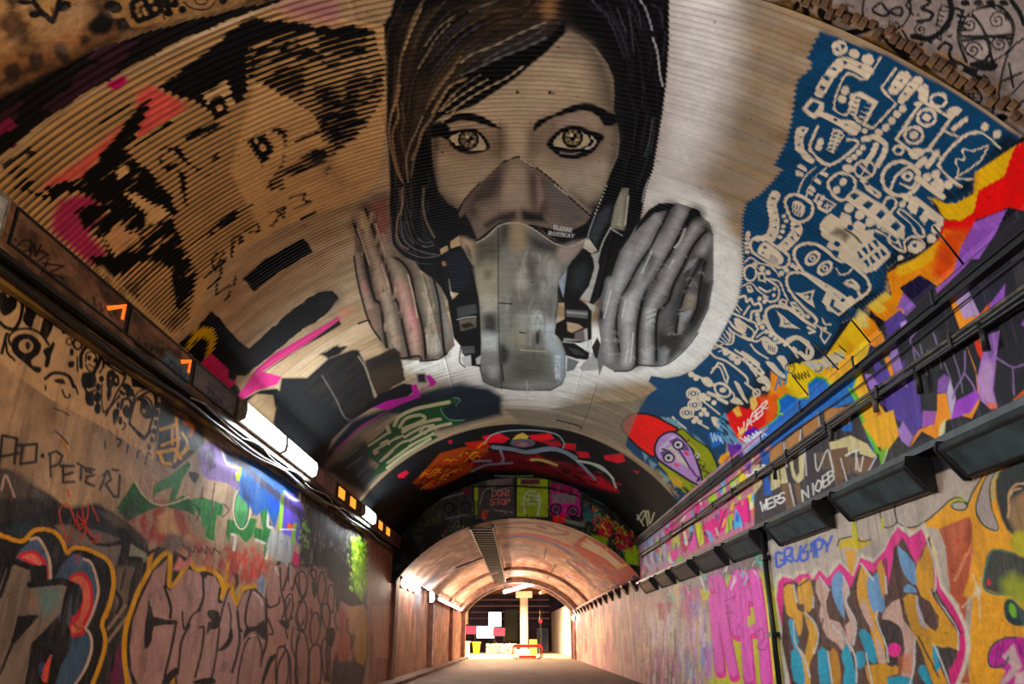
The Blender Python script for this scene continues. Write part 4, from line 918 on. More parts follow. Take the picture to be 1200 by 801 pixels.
fill(VW, R2('220 180 250 160 300 330 260 300'), OR, soft=1.4)
for s in ('320 140 480 30 560 0 700 0 740 60 600 200 540 560 500 540 480 300 380 330'): pass
fill(VW, R2('340 170 470 60 560 -20 620 -20 640 160 590 300 590 540 500 545 480 320 400 300'), (56, 56, 58), soft=3, tex=ntex(18, 2, .15, .5, 8))
for s in ('470 80 520 300', '560 0 600 130 620 250', '640 210 690 340', '700 140 750 300 770 420', '420 120 450 240', '520 120 540 260'): stroke(VW, R2(s), 1.4, (150, 140, 160), al=.7)
for s in ('785 130 780 280 720 390 700 460', '780 280 840 360 860 420', '1015 180 1120 240 1200 220', '1120 240 1130 430', '920 80 1015 180', '440 -10 400 60 470 170', '570 20 600 120'): stroke(VW, R2(s), 2.2, (140, 110, 160), al=.9)
fill(VW, R2('1120 470 1200 400 1220 420 1140 480'), (214, 92, 40), soft=2)
fill(VW, R2('1180 -60 1240 -160 1240 -20'), (150, 90, 190), soft=1.5)
for i in range(16):
    x = 1010 + 12 * i; stroke(VW, [(x, 300 + i * 3), (x + 2, 340 + i)], .8, (96, 92, 110), al=.35)
for s in ('170 540 190 640', '180 540 205 650'): stroke(VW, R2(s), 3, (200, 100, 20))
# blue, green-edged burst and red flame end
fill(VW, pp('940 424 966 420 1000 372 1020 400 1002 470 1010 560 985 520 930 480 905 470'), YE, soft=1.5); fill(VW, R3('560 150 600 170 720 260 820 290 960 200 980 330 900 340 660 390 580 380 480 300 500 170'), (246, 204, 24), soft=1.5)
fill(VW, R3('970 -10 940 200 820 290 740 200 900 130 930 10'), (244, 176, 20), soft=1.5)
fill(VW, R3('380 210 440 250 480 310 540 390 660 400 640 420 430 410 360 400 380 300'), (246, 150, 40), soft=3)
fill(VW, R3('60 520 150 450 220 480 280 400 420 390 430 450 400 540 300 620 200 720 150 700 100 600'), (232, 40, 24), soft=1.4); fill(VW, R3('290 390 430 370 440 480 400 560 340 600 350 480'), (244, 104, 24), soft=5)
fill(VW, R3('110 480 150 450 180 520 140 530'), (240, 180, 90), soft=1.3); fill(VW, R3('230 400 270 380 290 440 260 490 240 470'), (240, 190, 110), soft=1.3)
burst = R3('200 790 195 710 260 640 330 600 410 540 430 500 420 410 490 360 570 395 650 390 640 290 700 240 760 250 800 300 940 200 990 250 960 330 1000 400 990 470 1040 600 1130 760 1120 810 300 810')
fill(VW, burst, (96, 176, 30), soft=2); fill(VW, (burst - R3('640 620')[0]) * .955 + R3('640 620')[0], BU, soft=2.5, al=1)
fill(VW, R3('860 380 930 360 1000 560 1100 780 1020 790 930 640'), (14, 120, 190), soft=2)
stroke(VW, R3('930 330 980 420 1000 480 1060 620 1140 780'), 3, (112, 190, 40)); stroke(VW, R3('430 420 440 470 430 500 460 510'), 2.4, (150, 200, 20))
fill(VW, R3('150 700 200 720 250 650 330 620 300 700 220 760 190 800'), (196, 186, 220), soft=5); fill(VW, R3('180 640 260 600 300 620 230 680'), (96, 40, 170), soft=2)
fill(VW, R3('80 700 170 720 190 800 80 800'), (90, 44, 160), soft=2)
text(VW, 'WAGER', R3('160 660')[0], (6.6, -6.2), (-1.2, -10), 1.6, (250, 232, 224), gap=.05, jig=1)
text(VW, 'LSB', R3('130 720')[0], (3.4, -4.6), (-2, -5), 1.2, (250, 190, 40))
scribble(VW, *R3('180 690')[0], *R3('330 640')[0], 5, 12, 1.4, (232, 240, 250), seed=3)
ring(VW, *R3('515 185')[0], 5.4, 6, 1.3, (20, 20, 20)); scribble(VW, *R3('540 250')[0], *R3('650 230')[0], 5, 11, 1.2, (20, 20, 20), seed=6); text(VW, 'TC', R3('495 200')[0], (3, -2), (-.5, -5), 1.1, (20, 20, 20))
text(VW, 'AT', R3('410 340')[0], (7, -4), (1, -14), 1.8, (40, 130, 180)); text(VW, '61', R3('650 160')[0], (6, -2), (0, -7), 2, (40, 130, 190)); stroke(VW, R3('640 150 680 180 720 150 740 190 700 210 670 150'), 2, (40, 120, 190)); stroke(VW, R3('780 190 800 120 820 180 850 150'), 2, (40, 130, 190))
fill(VW, R3('740 110 880 60 910 120 830 150 760 190 720 160'), (210, 200, 178), soft=2, al=.9); fill(VW, R3('600 150 700 130 740 170 690 200'), (206, 202, 190), soft=3, al=.8)
stroke(VW, R3('830 80 900 120'), 1.4, (20, 20, 20)); stroke(VW, R3('860 30 910 70'), 1.4, (20, 20, 20))
scribble(VW, *R2('100 640')[0], *R2('170 740')[0], 4, 9, 1.2, (60, 60, 20), seed=2)
fill(VW, R3('0 560 60 500 110 620 170 720 80 720 0 640'), (110, 160, 190), soft=3, tex=ntex(10, 10, .3, .5, 3))
# --- bird in a red cap
fill(V, R5('560 210 600 195 680 260 780 330 830 420 850 520 800 600 700 660 640 640 540 530 430 410'), (150, 156, 20), soft=1.4, sm=3, rid=4)
fill(V, R5('480 520 620 560 740 610 660 670 610 640'), (150, 160, 24), soft=1.4, rid=4)
stroke(V, R5('560 210 600 195 680 260 780 330 830 420 850 520 800 600 700 660 640 640 540 530'), 1.6, (20, 20, 12), closed=False)
r_ = random.Random(5)
for i in range(34):
    t = i / 33; x, y = R5('0 0')[0]
    px_ = 590 + 250 * t + r_.uniform(-70, 40); py_ = 240 + 330 * t + r_.uniform(-20, 20)
    stroke(V, R5(f'{px_} {py_} {px_ + r_.uniform(-30, 10)} {py_ + 30} {px_ + r_.uniform(0, 40)} {py_ + 50}'), 1.2, (50, 56, 8), al=.9)
for i in range(16):
    px_ = r_.uniform(560, 760); py_ = r_.uniform(560, 650); stroke(V, R5(f'{px_} {py_} {px_ + 20} {py_ + 18} {px_ + 10} {py_ + 40}'), 1.1, (40, 46, 8), al=.9)
fill(V, R5('440 400 520 500 610 560 590 600 500 520 430 440'), (170, 170, 40), soft=1.6, rid=4); fill(V, R5('500 510 590 560 600 600 540 600'), (214, 170, 70), soft=3)
cap = R5('175 190 180 145 225 100 300 85 400 105 500 155 565 200 470 235 415 300 400 390 320 345 230 265')
fill(V, cap, (250, 24, 44), soft=1.2, sm=3, rid=4); stroke(V, cap, 2.4, (24, 14, 16), closed=True)
head = R5('410 300 450 240 540 215 640 300 690 390 740 580 680 575 560 500 440 420 405 360')
fill(V, head, (190, 150, 206), soft=1.2, sm=3, rid=4); stroke(V, head, 2.6, (40, 24, 54), closed=True)
fill(V, R5('430 330 540 240 560 250 460 340 440 400'), (214, 196, 222), soft=2)
fill(V, R5('455 350 520 310 640 450 640 470 560 420 540 360 510 340'), (212, 200, 186), soft=1.2); stroke(V, R5('540 300 600 380 650 470'), 2, (50, 34, 60)); stroke(V, R5('455 335 500 350 540 390'), 2, (50, 34, 60))
fill(V, R5('500 280 560 250 630 310 650 350 560 340'), (104, 76, 130), soft=2); fill(V, R5('440 360 480 340 545 390 520 430 460 400'), (104, 76, 130), soft=2)
for x, y in R5('570 305 503 397'):
    ring(V, x, y, 6, 5.4, 1.8, (30, 20, 40)); ell(V, x, y, 5, 4.4, (206, 200, 210)); ell(V, x - .5, y, 2.2, 2, (24, 20, 30))
fill(V, R5('610 345 645 365 640 385 615 375'), (236, 60, 90), soft=1.4); fill(V, R5('540 430 575 445 570 460 548 455'), (236, 80, 110), soft=1.4)
stroke(V, R5('650 470 670 490 690 520 720 540 700 560'), 2.2, (110, 40, 110)); ell(V, *R5('712 550')[0], 1.6, 2, (30, 20, 40)); stroke(V, R5('690 350 715 380 700 395'), 2, (206, 190, 214))
stroke(V, R5('640 290 690 340 690 380'), 2.4, (170, 170, 40))
fill(V, R5('870 380 930 350 950 470 890 500 850 420'), (240, 170, 70), soft=1.5); fill(V, R5('880 430 930 380 945 470 900 500'), (230, 40, 40), soft=1.4); fill(V, R5('920 290 1030 370 1000 410 940 470'), (120, 60, 160), soft=1.6)
fill(V, R5('780 230 860 210 890 290 810 330'), (30, 110, 190), soft=2); scribble(V, *R5('800 250')[0], *R5('880 270')[0], 5, 8, 1.2, (200, 220, 230), seed=5)
for i in range(9): fill(V, R5(f'{400 + i * 18} {470 + i * 22} {430 + i * 18} {480 + i * 22} {425 + i * 18} {505 + i * 22}'), (206, 160, 60) if i % 2 else (150, 120, 70), soft=2, al=.8)
# --- strip above the light boxes: bright letters, then brown and cream letters
mag = (236, 30, 140); cy = (80, 180, 230); lg = (170, 214, 50)
fill(RW, pp('740 640 800 585 870 525 900 500 905 545 902 625 850 650 800 672 745 692'), (196, 120, 140), soft=1.5, rid=5)
fill(RW, R6('160 600 340 440 400 700 220 800'), (170, 150, 190), soft=6)
for s, c in (('350 450 440 420 440 520 370 600', mag), ('480 360 540 320 540 420 490 430', (240, 120, 170)), ('570 310 600 270 610 400 570 420', mag), ('600 350 640 310 650 370 610 390', cy), ('660 260 710 220 720 300 680 330', lg),
             ('730 190 790 160 770 250 735 290', cy), ('810 150 870 90 880 180 830 230', lg), ('800 220 850 210 840 260 790 290', mag), ('870 60 940 120 950 180 890 200', (240, 210, 50)), ('910 30 970 0 960 90', (120, 80, 170)),
             ('630 440 720 390 740 470 660 580 630 560', mag), ('740 360 800 330 790 460 720 540', mag), ('790 400 830 360 820 480 780 510', lg), ('860 320 910 440 850 480 830 470', cy), ('880 280 960 250 960 420 910 440 850 320', mag),
             ('860 350 880 390 870 430 850 420', (20, 110, 200)), ('540 480 600 560 560 620 510 630 520 560', (240, 90, 180)), ('560 440 610 430 630 570 600 600', (214, 210, 60)), ('470 470 510 480 520 620 480 640 460 560', (214, 40, 90)),
             ('370 640 450 620 440 690 390 690', (240, 70, 160)), ('430 690 480 670 490 700 440 710', (110, 200, 50)), ('400 540 440 530 450 610 410 620', (200, 200, 60)), ('480 500 500 490 520 580 500 600', (230, 220, 190)), ('640 480 680 500 700 560 670 570', (90, 170, 220)),
             ('980 220 1010 250 1030 440 1000 430 960 300', (30, 130, 180)), ('930 240 980 220 980 330 960 340', (236, 210, 50)), ('960 330 990 320 1010 420 980 410', (230, 120, 90))):
    fill(RW, R6(s), c, soft=1.2)
for s in ('620 420 640 580', '720 540 760 400 790 330', '840 480 830 330 870 300', '950 430 940 260', '500 640 470 480', '590 610 560 440', '810 500 800 400'): stroke(RW, R6(s), 1.4, (20, 16, 24), al=.85)
for i in range(7): stroke(RW, R6(f'{220 + i * 20} {600 - i * 16} {215 + i * 22} {690 - i * 14} {235 + i * 20} {740 - i * 12}'), 2, (96, 90, 150) if i % 2 else (214, 200, 220), al=.8)
r_ = random.Random(21)
for i in range(90):
    x = r_.uniform(752, 898); t_ = (x - 752) / 146; y = r_.uniform(636 - t_ * 118, 676 - t_ * 56)
    stroke(RW, [(x, y), (x + r_.uniform(-3, 3), y + r_.uniform(3, 9))], r_.uniform(1.2, 4), r_.choice([mag, (240, 120, 180), cy, lg, (230, 220, 200), (240, 200, 60), (120, 80, 170), (24, 18, 28), (200, 30, 90)]), sm=0, al=.85)
brown = (132, 96, 62); cream = (206, 190, 146); dkp = (66, 58, 64)
fill(RW, pp('884 545 900 530 930 505 960 485 1000 470 1020 520 1035 550 1035 560 985 590 950 610 900 630 884 625'), dkp, soft=1.4, rid=6)
for s, c in (('130 280 215 220 240 380 140 440', (176, 122, 72)), ('240 220 340 130 360 230 340 300 250 340', (178, 124, 74)), ('360 120 470 40 490 190 380 250', (176, 120, 70)), ('510 -10 700 -20 690 90 640 110 600 50 530 130', (182, 126, 74)),
             ('140 440 240 400 260 510 140 570', cream), ('270 360 380 280 370 480 330 520 290 470', cream), ('550 230 700 180 820 240 880 320 860 340 740 300 560 290', (212, 196, 146)), ('560 280 680 260 700 440 600 540 580 420', (112, 82, 58)),
             ('690 330 860 340 800 480 720 440', (120, 84, 60)), ('600 440 680 540 600 560', (100, 76, 60)), ('200 520 280 510 310 690 250 700', (112, 84, 62)), ('300 520 340 510 370 640 330 660', (116, 88, 64)), ('290 290 330 260 340 440 320 470 300 410', (70, 60, 54)),
             ('60 280 130 290 120 470 150 600 90 600 90 440', (30, 90, 170)), ('0 400 60 380 80 520 20 600', (196, 170, 130)), ('450 300 560 290 580 420 500 420', (96, 78, 62)), ('470 40 500 20 520 170 490 190', (70, 62, 60)),
             ('340 240 370 220 380 290 340 300', (30, 130, 200)), ('640 110 710 90 710 150 640 150', (20, 110, 190))):
    fill(RW, R7(s), c, soft=1.3)
for s in ('230 230 250 400', '350 140 340 260', '470 20 490 180', '700 0 690 90', '270 520 310 690', '380 280 390 460', '550 300 580 440', '630 340 680 520', '740 310 760 430', '880 330 800 480', '450 310 470 430 540 280 580 430'): stroke(RW, R7(s), 1.6, (214, 208, 200), al=.9)
for s in ('530 130 560 80 600 45 600 140 580 110 570 190', '700 290 760 280 740 330'): stroke(RW, R7(s), 2, (60, 58, 54))
text(RW, 'WERS', R7('80 720')[0], (6.6, -3), (-1, -11), 1.8, (226, 222, 216), gap=.05, jig=1.2); text(RW, 'NIOEB', R7('370 640')[0], (6.8, -4.5), (-1, -13), 1.7, (220, 216, 206), gap=.1, jig=1)
scribble(RW, *R7('0 480')[0], *R7('120 400')[0], 6, 14, 3, (226, 226, 222), seed=8); stroke(RW, R7('670 320 720 290 760 280'), 3, (220, 214, 196)); stroke(RW, R7('740 300 740 420'), 2, (210, 200, 180)); stroke(RW, R7('790 330 770 430'), 2, (210, 200, 180))
fill(RW, R7('920 400 980 210 1050 220 1150 300 1000 380'), (62, 62, 60), soft=2, rid=3); stroke(RW, R7('980 220 920 400'), 1.6, (214, 214, 200))
fill(RW, R7('780 100 850 60 1000 0 1040 180 940 310 890 240'), (240, 176, 24), soft=2, rid=3)
fill(RW, R7('900 300 960 250 920 410'), (120, 190, 50), soft=3, rid=3)
# ------------------------------------------------------------------ old stencil mural, left side of the vault
Q1 = crop(0, 0); Q2 = crop(160, 0, 4); Q3 = crop(0, 120); Q4 = crop(140, 120, 4); Q5 = crop(60, 240, 5); Q6 = crop(200, 240, 4); Q7 = crop(200, 360, 4); Q8 = crop(360, 420, 5)
MG = (150, 36, 84); PK = (196, 84, 84)
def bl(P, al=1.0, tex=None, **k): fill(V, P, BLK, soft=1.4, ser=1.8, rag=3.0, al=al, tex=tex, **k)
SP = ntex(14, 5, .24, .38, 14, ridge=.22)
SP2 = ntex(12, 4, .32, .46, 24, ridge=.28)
# extent of the piece (tan ground, broken black streaks following the ribs)
fill(V, pp('-10 215 60 140 190 70 320 8 450 30 452 130 445 210 420 235 330 265 250 310 235 360 205 400 150 362 80 295 0 222'), (184, 150, 108), soft=1.5, rid=7)
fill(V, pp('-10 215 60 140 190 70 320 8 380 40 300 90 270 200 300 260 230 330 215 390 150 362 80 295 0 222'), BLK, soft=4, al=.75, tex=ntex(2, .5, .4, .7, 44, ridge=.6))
# pink and magenta sprays
fill(V, Q3('290 620 330 560 560 420 780 220 900 140 880 220 700 400 600 520 430 590'), PK, soft=6, ser=2, al=.85); fill(V, Q2('0 440 60 400 130 430 240 490 200 530 60 620 0 650'), PK, soft=4, ser=2, al=.9)
fill(V, Q3('1000 180 1100 0 1200 20 1180 110 1060 180 980 240'), (206, 96, 90), soft=4, ser=2)
fill(V, pp('70 235 110 222 125 250 105 275 130 300 108 312 60 270 62 250'), MG, soft=5, ser=2.5, al=.9); fill(V, Q5('560 190 620 180 640 220 560 215'), MG, soft=2, ser=2); fill(V, Q5('640 280 750 190 770 220 680 290'), MG, soft=2, ser=2)
fill(V, pp('125 98 145 88 150 92 140 104 126 104'), MG, soft=3, ser=1)
fill(V, pp('320 5 345 0 400 0 395 30 370 28 345 22'), (150, 90, 110), soft=9, al=.6)
# hair: the big dark mass above the face
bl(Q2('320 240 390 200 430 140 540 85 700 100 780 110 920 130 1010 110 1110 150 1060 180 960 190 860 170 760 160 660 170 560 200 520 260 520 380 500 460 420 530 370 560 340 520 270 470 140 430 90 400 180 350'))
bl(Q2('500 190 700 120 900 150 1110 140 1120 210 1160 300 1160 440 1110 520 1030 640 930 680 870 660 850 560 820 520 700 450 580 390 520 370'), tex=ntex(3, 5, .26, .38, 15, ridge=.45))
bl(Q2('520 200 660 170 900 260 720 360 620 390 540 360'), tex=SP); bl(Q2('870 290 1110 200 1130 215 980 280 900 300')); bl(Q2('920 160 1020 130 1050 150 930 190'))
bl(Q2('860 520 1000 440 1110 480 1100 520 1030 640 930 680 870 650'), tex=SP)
fill(V, Q2('310 440 360 420 420 380 450 440 400 470 460 460 470 490 400 520 370 480 330 480'), (196, 164, 122), soft=1.5, ser=2, al=.9); bl(Q2('350 470 390 440 420 480 430 530 390 540 360 510'))
ell(V, *Q2('388 505')[0], 4, 4, (196, 150, 110)); bl(Q2('450 390 500 400 490 450 470 480 450 450'))
# face features
bl(Q2('220 650 290 600 380 575 410 590 330 630 260 660')); bl(Q2('500 655 600 630 640 700 620 740 590 770 560 720 540 690')); ell(V, *Q2('592 692')[0], 4, 4, (190, 158, 118)); ell(V, *Q2('560 660')[0], 2.5, 3, (190, 158, 118))
bl(Q2('620 600 660 590 700 610 710 680 690 690 680 640 640 615')); bl(Q2('740 660 780 640 850 610 860 620 790 650 750 668')); bl(Q2('690 710 700 720 690 770 670 800 680 750'))
bl(Q2('100 690 200 680 220 730 260 770 310 790 300 810 230 770 180 720 110 700')); bl(Q2('345 745 380 710 385 735 355 755')); bl(Q4('170 270 210 240 200 300 270 280 280 310 220 330')); bl(Q4('270 320 310 320 315 480 300 470 290 400'))
bl(Q4('370 350 420 335 400 350')); bl(Q4('310 280 340 300 390 315 350 300'))
bl(Q4('690 400 720 350 830 280 900 220 1000 200 1060 190 990 250 930 300 850 330 760 350 770 400 720 410'), tex=ntex(3, 5, .3, .42, 16, ridge=.3)); bl(Q4('890 230 960 210 990 240 930 300 890 290')); bl(Q4('960 320 980 300 990 310 970 330'))
# scarf / dark left cheek mass
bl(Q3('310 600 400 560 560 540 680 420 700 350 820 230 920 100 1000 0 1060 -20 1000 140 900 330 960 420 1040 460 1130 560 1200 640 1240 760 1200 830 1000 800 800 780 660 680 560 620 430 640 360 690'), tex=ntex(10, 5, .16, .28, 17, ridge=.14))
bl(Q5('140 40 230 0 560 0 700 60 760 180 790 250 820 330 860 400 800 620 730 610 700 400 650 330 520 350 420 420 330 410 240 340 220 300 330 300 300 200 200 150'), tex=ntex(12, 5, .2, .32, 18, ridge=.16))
for s in ('820 480 880 450 900 500 830 530', ): fill(V, Q3(s), (196, 164, 122), soft=2, ser=2)
fill(V, Q3('880 640 950 640 1140 760 1160 790 1050 790 960 720'), (200, 166, 124), soft=2, ser=2.5); fill(V, Q5('310 180 400 130 500 180 380 300 340 250'), (190, 150, 112), soft=2, ser=3); fill(V, Q5('560 20 640 0 700 60 650 90 560 110'), (196, 164, 122), soft=2, ser=2.5)
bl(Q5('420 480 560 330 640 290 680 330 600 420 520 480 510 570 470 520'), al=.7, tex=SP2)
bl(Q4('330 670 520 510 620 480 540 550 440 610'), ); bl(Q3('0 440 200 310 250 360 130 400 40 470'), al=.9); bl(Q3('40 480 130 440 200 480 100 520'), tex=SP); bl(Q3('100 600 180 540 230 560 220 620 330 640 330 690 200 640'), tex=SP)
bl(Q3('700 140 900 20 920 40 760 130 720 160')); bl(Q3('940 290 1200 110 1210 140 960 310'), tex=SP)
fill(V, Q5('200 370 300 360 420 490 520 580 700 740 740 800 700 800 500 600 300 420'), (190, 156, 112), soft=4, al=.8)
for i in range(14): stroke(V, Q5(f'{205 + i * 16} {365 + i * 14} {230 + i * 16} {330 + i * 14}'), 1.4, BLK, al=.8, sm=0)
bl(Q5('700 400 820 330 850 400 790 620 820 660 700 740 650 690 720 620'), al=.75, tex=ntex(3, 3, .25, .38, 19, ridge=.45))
# smudge of grey
fill(V, Q4('900 280 1000 260 1080 380 1040 420 960 340'), (110, 92, 74), soft=12, al=.5)
# small letters falling in a curve:  M K P E I Z
LT = (16, 15, 18)
for s in ('800 450 870 425 860 460 900 465 820 500', '850 545 920 510', '705 520 775 490 770 530', '775 490 720 575 705 580', '740 510 770 540', '590 605 650 570 655 600 610 610', '540 640 525 720', '540 635 575 630 560 660', '560 640 575 655', '480 700 435 740 440 780 490 740 470 790', '490 700 460 760', '430 790 400 820'):
    stroke(V, Q4(s), 2.4, LT, sm=0, ser=.8)
for s in ('970 280 940 330 960 390 1030 310 980 340', '1060 210 1055 300', '1070 190 1110 180 1125 215', '920 490 990 420 1000 380', '970 460 965 525', '1080 420 1070 470', '1020 560 1050 510', '970 525 1050 470'):
    stroke(V, Q5(s), 2.4, LT, sm=0, ser=.8)
# dark slabs
fill(V, Q6('340 345 440 255 620 155 645 180 668 220 500 320 390 408'), LT, soft=1.2, rag=1.5)
fill(V, Q6('40 650 120 580 190 500 230 530 280 610 340 650 370 670 440 610 560 500 690 410 760 400 790 440 720 520 600 600 480 700 400 760 350 800 220 810 130 740'), LT, soft=1.6, rag=2)
fill(V, Q6('690 400 790 410 800 460 740 500 680 470'), (40, 36, 36), soft=12, al=.7)
fill(V, Q7('100 210 190 20 260 90 330 170 370 190 300 350 330 400 310 440 200 360'), LT, soft=1.5, rag=1)
fill(V, Q6('70 670 110 590 150 570 200 580 215 620 200 680 160 720 180 640 150 620 110 640 90 680'), (176, 144, 30), soft=1.5, ser=2)
fill(V, Q7('140 260 190 215 270 290 270 330 310 350 270 385 230 350 190 320'), (186, 52, 96), soft=1.4, rag=1)
# pink line
fill(V, Q7('310 420 400 290 480 220 620 140 760 60 790 40 790 60 640 170 520 240 430 300 520 325 500 360 400 390 340 430'), (178, 54, 110), soft=1.4)
stroke(V, Q7('420 290 560 200 700 110 800 50'), 2.2, (196, 70, 110), al=.7)
fill(V, Q7('790 20 830 0 860 10 800 50'), (196, 120, 96), soft=6, al=.6)
fill(V, Q7('440 300 540 230 640 175 720 130 800 80 790 60 640 170 520 250'), LT, soft=1.6)
fill(V, Q7('360 440 400 400 480 400 520 440 500 500 450 550 410 510'), (150, 126, 96), soft=2)
fill(V, Q7('320 440 420 390 500 380 530 420 490 470 480 410 400 405 350 450'), (16, 18, 22), soft=2)
fill(V, Q7('700 220 780 180 830 180 790 220 740 240'), BLK, soft=3, rag=2)
# big dark grey patches left of the green letters
DG = (24, 26, 30)
fill(V, Q7('480 540 520 330 640 330 740 240 850 200 880 200 910 260 960 440 840 540 760 620 720 700 710 800 600 830 540 700'), DG, soft=3, rid=8)
fill(V, Q7('620 380 740 250 860 210 890 260 940 400 970 440 840 520 760 470'), (44, 39, 34), soft=6, tex=ntex(6, 4, .3, .6, 41))
fill(V, Q7('910 250 1050 190 1075 210 1100 340 1000 400 970 420 930 330'), (64, 52, 40), soft=2, rag=1, rid=8); fill(V, Q7('910 250 1050 190 1075 210 1080 250 940 300'), (36, 30, 26), soft=8, al=.8)
stroke(V, Q7('880 230 915 290 960 420'), 2, (120, 112, 100), al=.8); stroke(V, Q7('710 320 770 420 840 530 980 430'), 2, (96, 92, 86), al=.7)
fill(V, Q8('420 210 560 145 610 150 640 180 580 230 380 290 260 360'), (20, 18, 30), soft=2)
fill(V, Q8('260 360 480 280 660 200 900 150 1060 170 1140 220 1140 330 900 390 780 420 600 330 480 330 300 420 160 560 100 650 60 600'), (26, 38, 52), soft=5, rid=8)
fill(V, Q8('700 190 900 140 1060 180 1140 250 1000 330 900 380 850 340 800 290'), (30, 56, 72), soft=9, al=.8, tex=ntex(5, 1, .25, .6, 42))
fill(V, Q8('380 290 460 250 580 225 620 210 610 155 640 150 660 200 720 150 690 100 720 95 760 140 740 160 670 175 660 225 540 270 480 300 300 420 180 540 160 540 320 390 480 300'), (168, 46, 134), soft=1.6, rid=8)
fill(V, Q8('640 90 690 85 700 140 650 140'), (40, 36, 50), soft=3)
fill(V, Q8('160 540 300 420 480 320 490 350 330 440 300 520 200 580 120 670 100 640'), (84, 78, 78), soft=7, al=.8)
fill(V, Q8('100 650 200 580 330 480 400 520 360 620 440 660 330 790 200 720'), (38, 52, 56), soft=6)
for s in ('200 600 300 530', '230 640 330 570', '290 690 350 630', '340 760 410 690'): stroke(V, Q8(s), 2.4, (96, 106, 104), al=.6)
# --- green letters
fill(V, Q8('350 500 440 430 500 370 600 290 760 250 880 225 895 245 830 280 790 300 830 350 920 360 860 390 770 400 720 440 770 460 640 530 470 650 380 700 420 620 350 570'), (22, 92, 30), soft=1.5, rid=9)
stroke(V, Q8('780 290 800 330 840 360 920 360'), 1.2, (110, 150, 150), al=.8); stroke(V, Q8('860 228 895 240 870 275'), 1.2, (110, 150, 150), al=.8)
LGc = (196, 188, 150)
for s, w in (('360 510 480 430', 3), ('390 540 530 460', 3), ('395 555 410 545', 4), ('430 500 470 480 480 500', 3), ('470 400 480 430', 5), ('510 390 540 340 620 300 700 280 830 255', 4.5), ('540 400 580 350 660 330 690 350 640 380 560 410', 4), ('560 430 640 390 740 360 780 355', 4),
             ('570 460 620 430 680 400 740 390', 3.4), ('600 480 690 430 760 400 840 380', 4), ('520 470 560 450', 2.6), ('450 580 540 500 590 480', 3), ('470 610 580 530 640 490', 3), ('440 590 500 540', 3), ('470 640 560 570 640 520 720 470', 4), ('600 510 700 460 740 440', 3), ('430 600 470 570', 3), ('690 440 720 400 690 400 660 430', 2.6)):
    stroke(V, Q8(s), w * .9, LGc)
# --- black band with red figure (beyond the sheets)
T4 = crop(460, 490, 4)
band = VAULT.a > Y_LIN1
V.col[band] = lin((13, 18, 22)); V.rid[band] = 10
n = fbm(V.a[band] * 1.5, V.b * 1.5, 66, 3)[..., None]; V.col[band] += (lin((22, 40, 46)) - V.col[band]) * np.clip(n * 2 - .8, 0, 1)
for s, c, sf in (('90 300 150 240 220 160 330 130 440 130 470 180 380 240 280 290 180 330', (160, 70, 26), 3), ('330 190 460 150 600 160 780 190 900 230 1060 330 1050 350 900 310 760 270 620 240 480 240 380 230', (120, 22, 36), 4),
                 ('420 80 500 65 550 90 520 110 440 110', (226, 40, 60), 1.5), ('640 75 740 65 760 90 700 105 650 95', (230, 44, 60), 1.5), ('800 110 860 115 860 145 810 140', (190, 36, 50), 1.5), ('860 150 920 155 930 180 880 180', (200, 40, 56), 1.5),
                 ('990 170 1080 160 1095 195 1060 205 1000 190', (214, 40, 60), 1.5), ('20 260 60 240 75 250 50 275 25 275', (176, 30, 56), 1.5), ('260 98 280 100 275 116 262 112', (190, 40, 60), 1.2), ('1130 240 1160 245 1150 255', (190, 40, 60), 1.2), ('880 270 980 270 1060 340 960 310', (200, 30, 54), 4),
                 ('700 105 780 100 800 130 740 125', (170, 30, 50), 2), ('340 110 430 100 460 130 360 140', (200, 50, 40), 3)):
    fill(V, T4(s), c, soft=sf)
r_ = random.Random(8)
for i in range(60):
    x = r_.uniform(100, 430); y = 300 - (x - 100) * .5 + r_.uniform(-30, 60); stroke(V, T4(f'{x} {y} {x + 20} {y - 18} {x + 36} {y - 14}'), r_.uniform(1, 2.2), r_.choice([(226, 120, 30), (196, 60, 24), (90, 24, 24), (240, 160, 60)]), al=.85)
for i in range(50):
    x = r_.uniform(480, 1050); y = 190 + max(0, x - 700) * .33 + r_.uniform(-30, 40); stroke(V, T4(f'{x} {y} {x + 30} {y + 8}'), r_.uniform(1, 2.4), r_.choice([(176, 30, 50), (90, 14, 30), (40, 12, 24), (120, 50, 60)]), al=.85)
for s, w in (('470 130 560 140 640 155 740 140 800 150 860 180', 4.5), ('640 150 760 135 860 190 950 280', 3.4), ('380 195 460 195', 2.6), ('370 245 440 215 560 205', 2.4), ('500 130 520 190 510 200', 3)): stroke(V, T4(s), w, (126, 136, 150))
ell(V, *T4('610 110')[0], 15, 5.5, (96, 92, 104)); ell(V, *T4('610 118')[0], 8, 3.4, (160, 70, 80)); ell(V, *T4('612 118')[0], 5, 2.2, (130, 130, 140)); fill(V, T4('560 95 580 75 610 62 640 80 630 92 600 90'), (214, 180, 90), soft=1.4)
stroke(V, T4('430 110 470 70 560 52 680 52 770 70 805 110 800 135'), 1.3, (150, 160, 165)); stroke(V, T4('650 190 690 190 730 200 770 215'), 3, (206, 186, 110)); stroke(V, T4('870 195 940 210 1020 260 1050 320'), 2.6, (176, 190, 170)); stroke(V, T4('900 200 980 220 1040 280'), 1.6, (190, 200, 180))
for i in range(11): stroke(V, T4(f'{480 + i * 17} {268 - abs(i - 5) * .6} {488 + i * 17} {268 - abs(i - 5) * .6}'), 1.6, (190, 190, 190), sm=0, al=.8)
for s in ('1150 470 1185 430 1200 500', '1170 480 1200 430 1210 490 1230 440', '1150 450 1180 500'): stroke(V, T4(s), 2, (190, 186, 150))
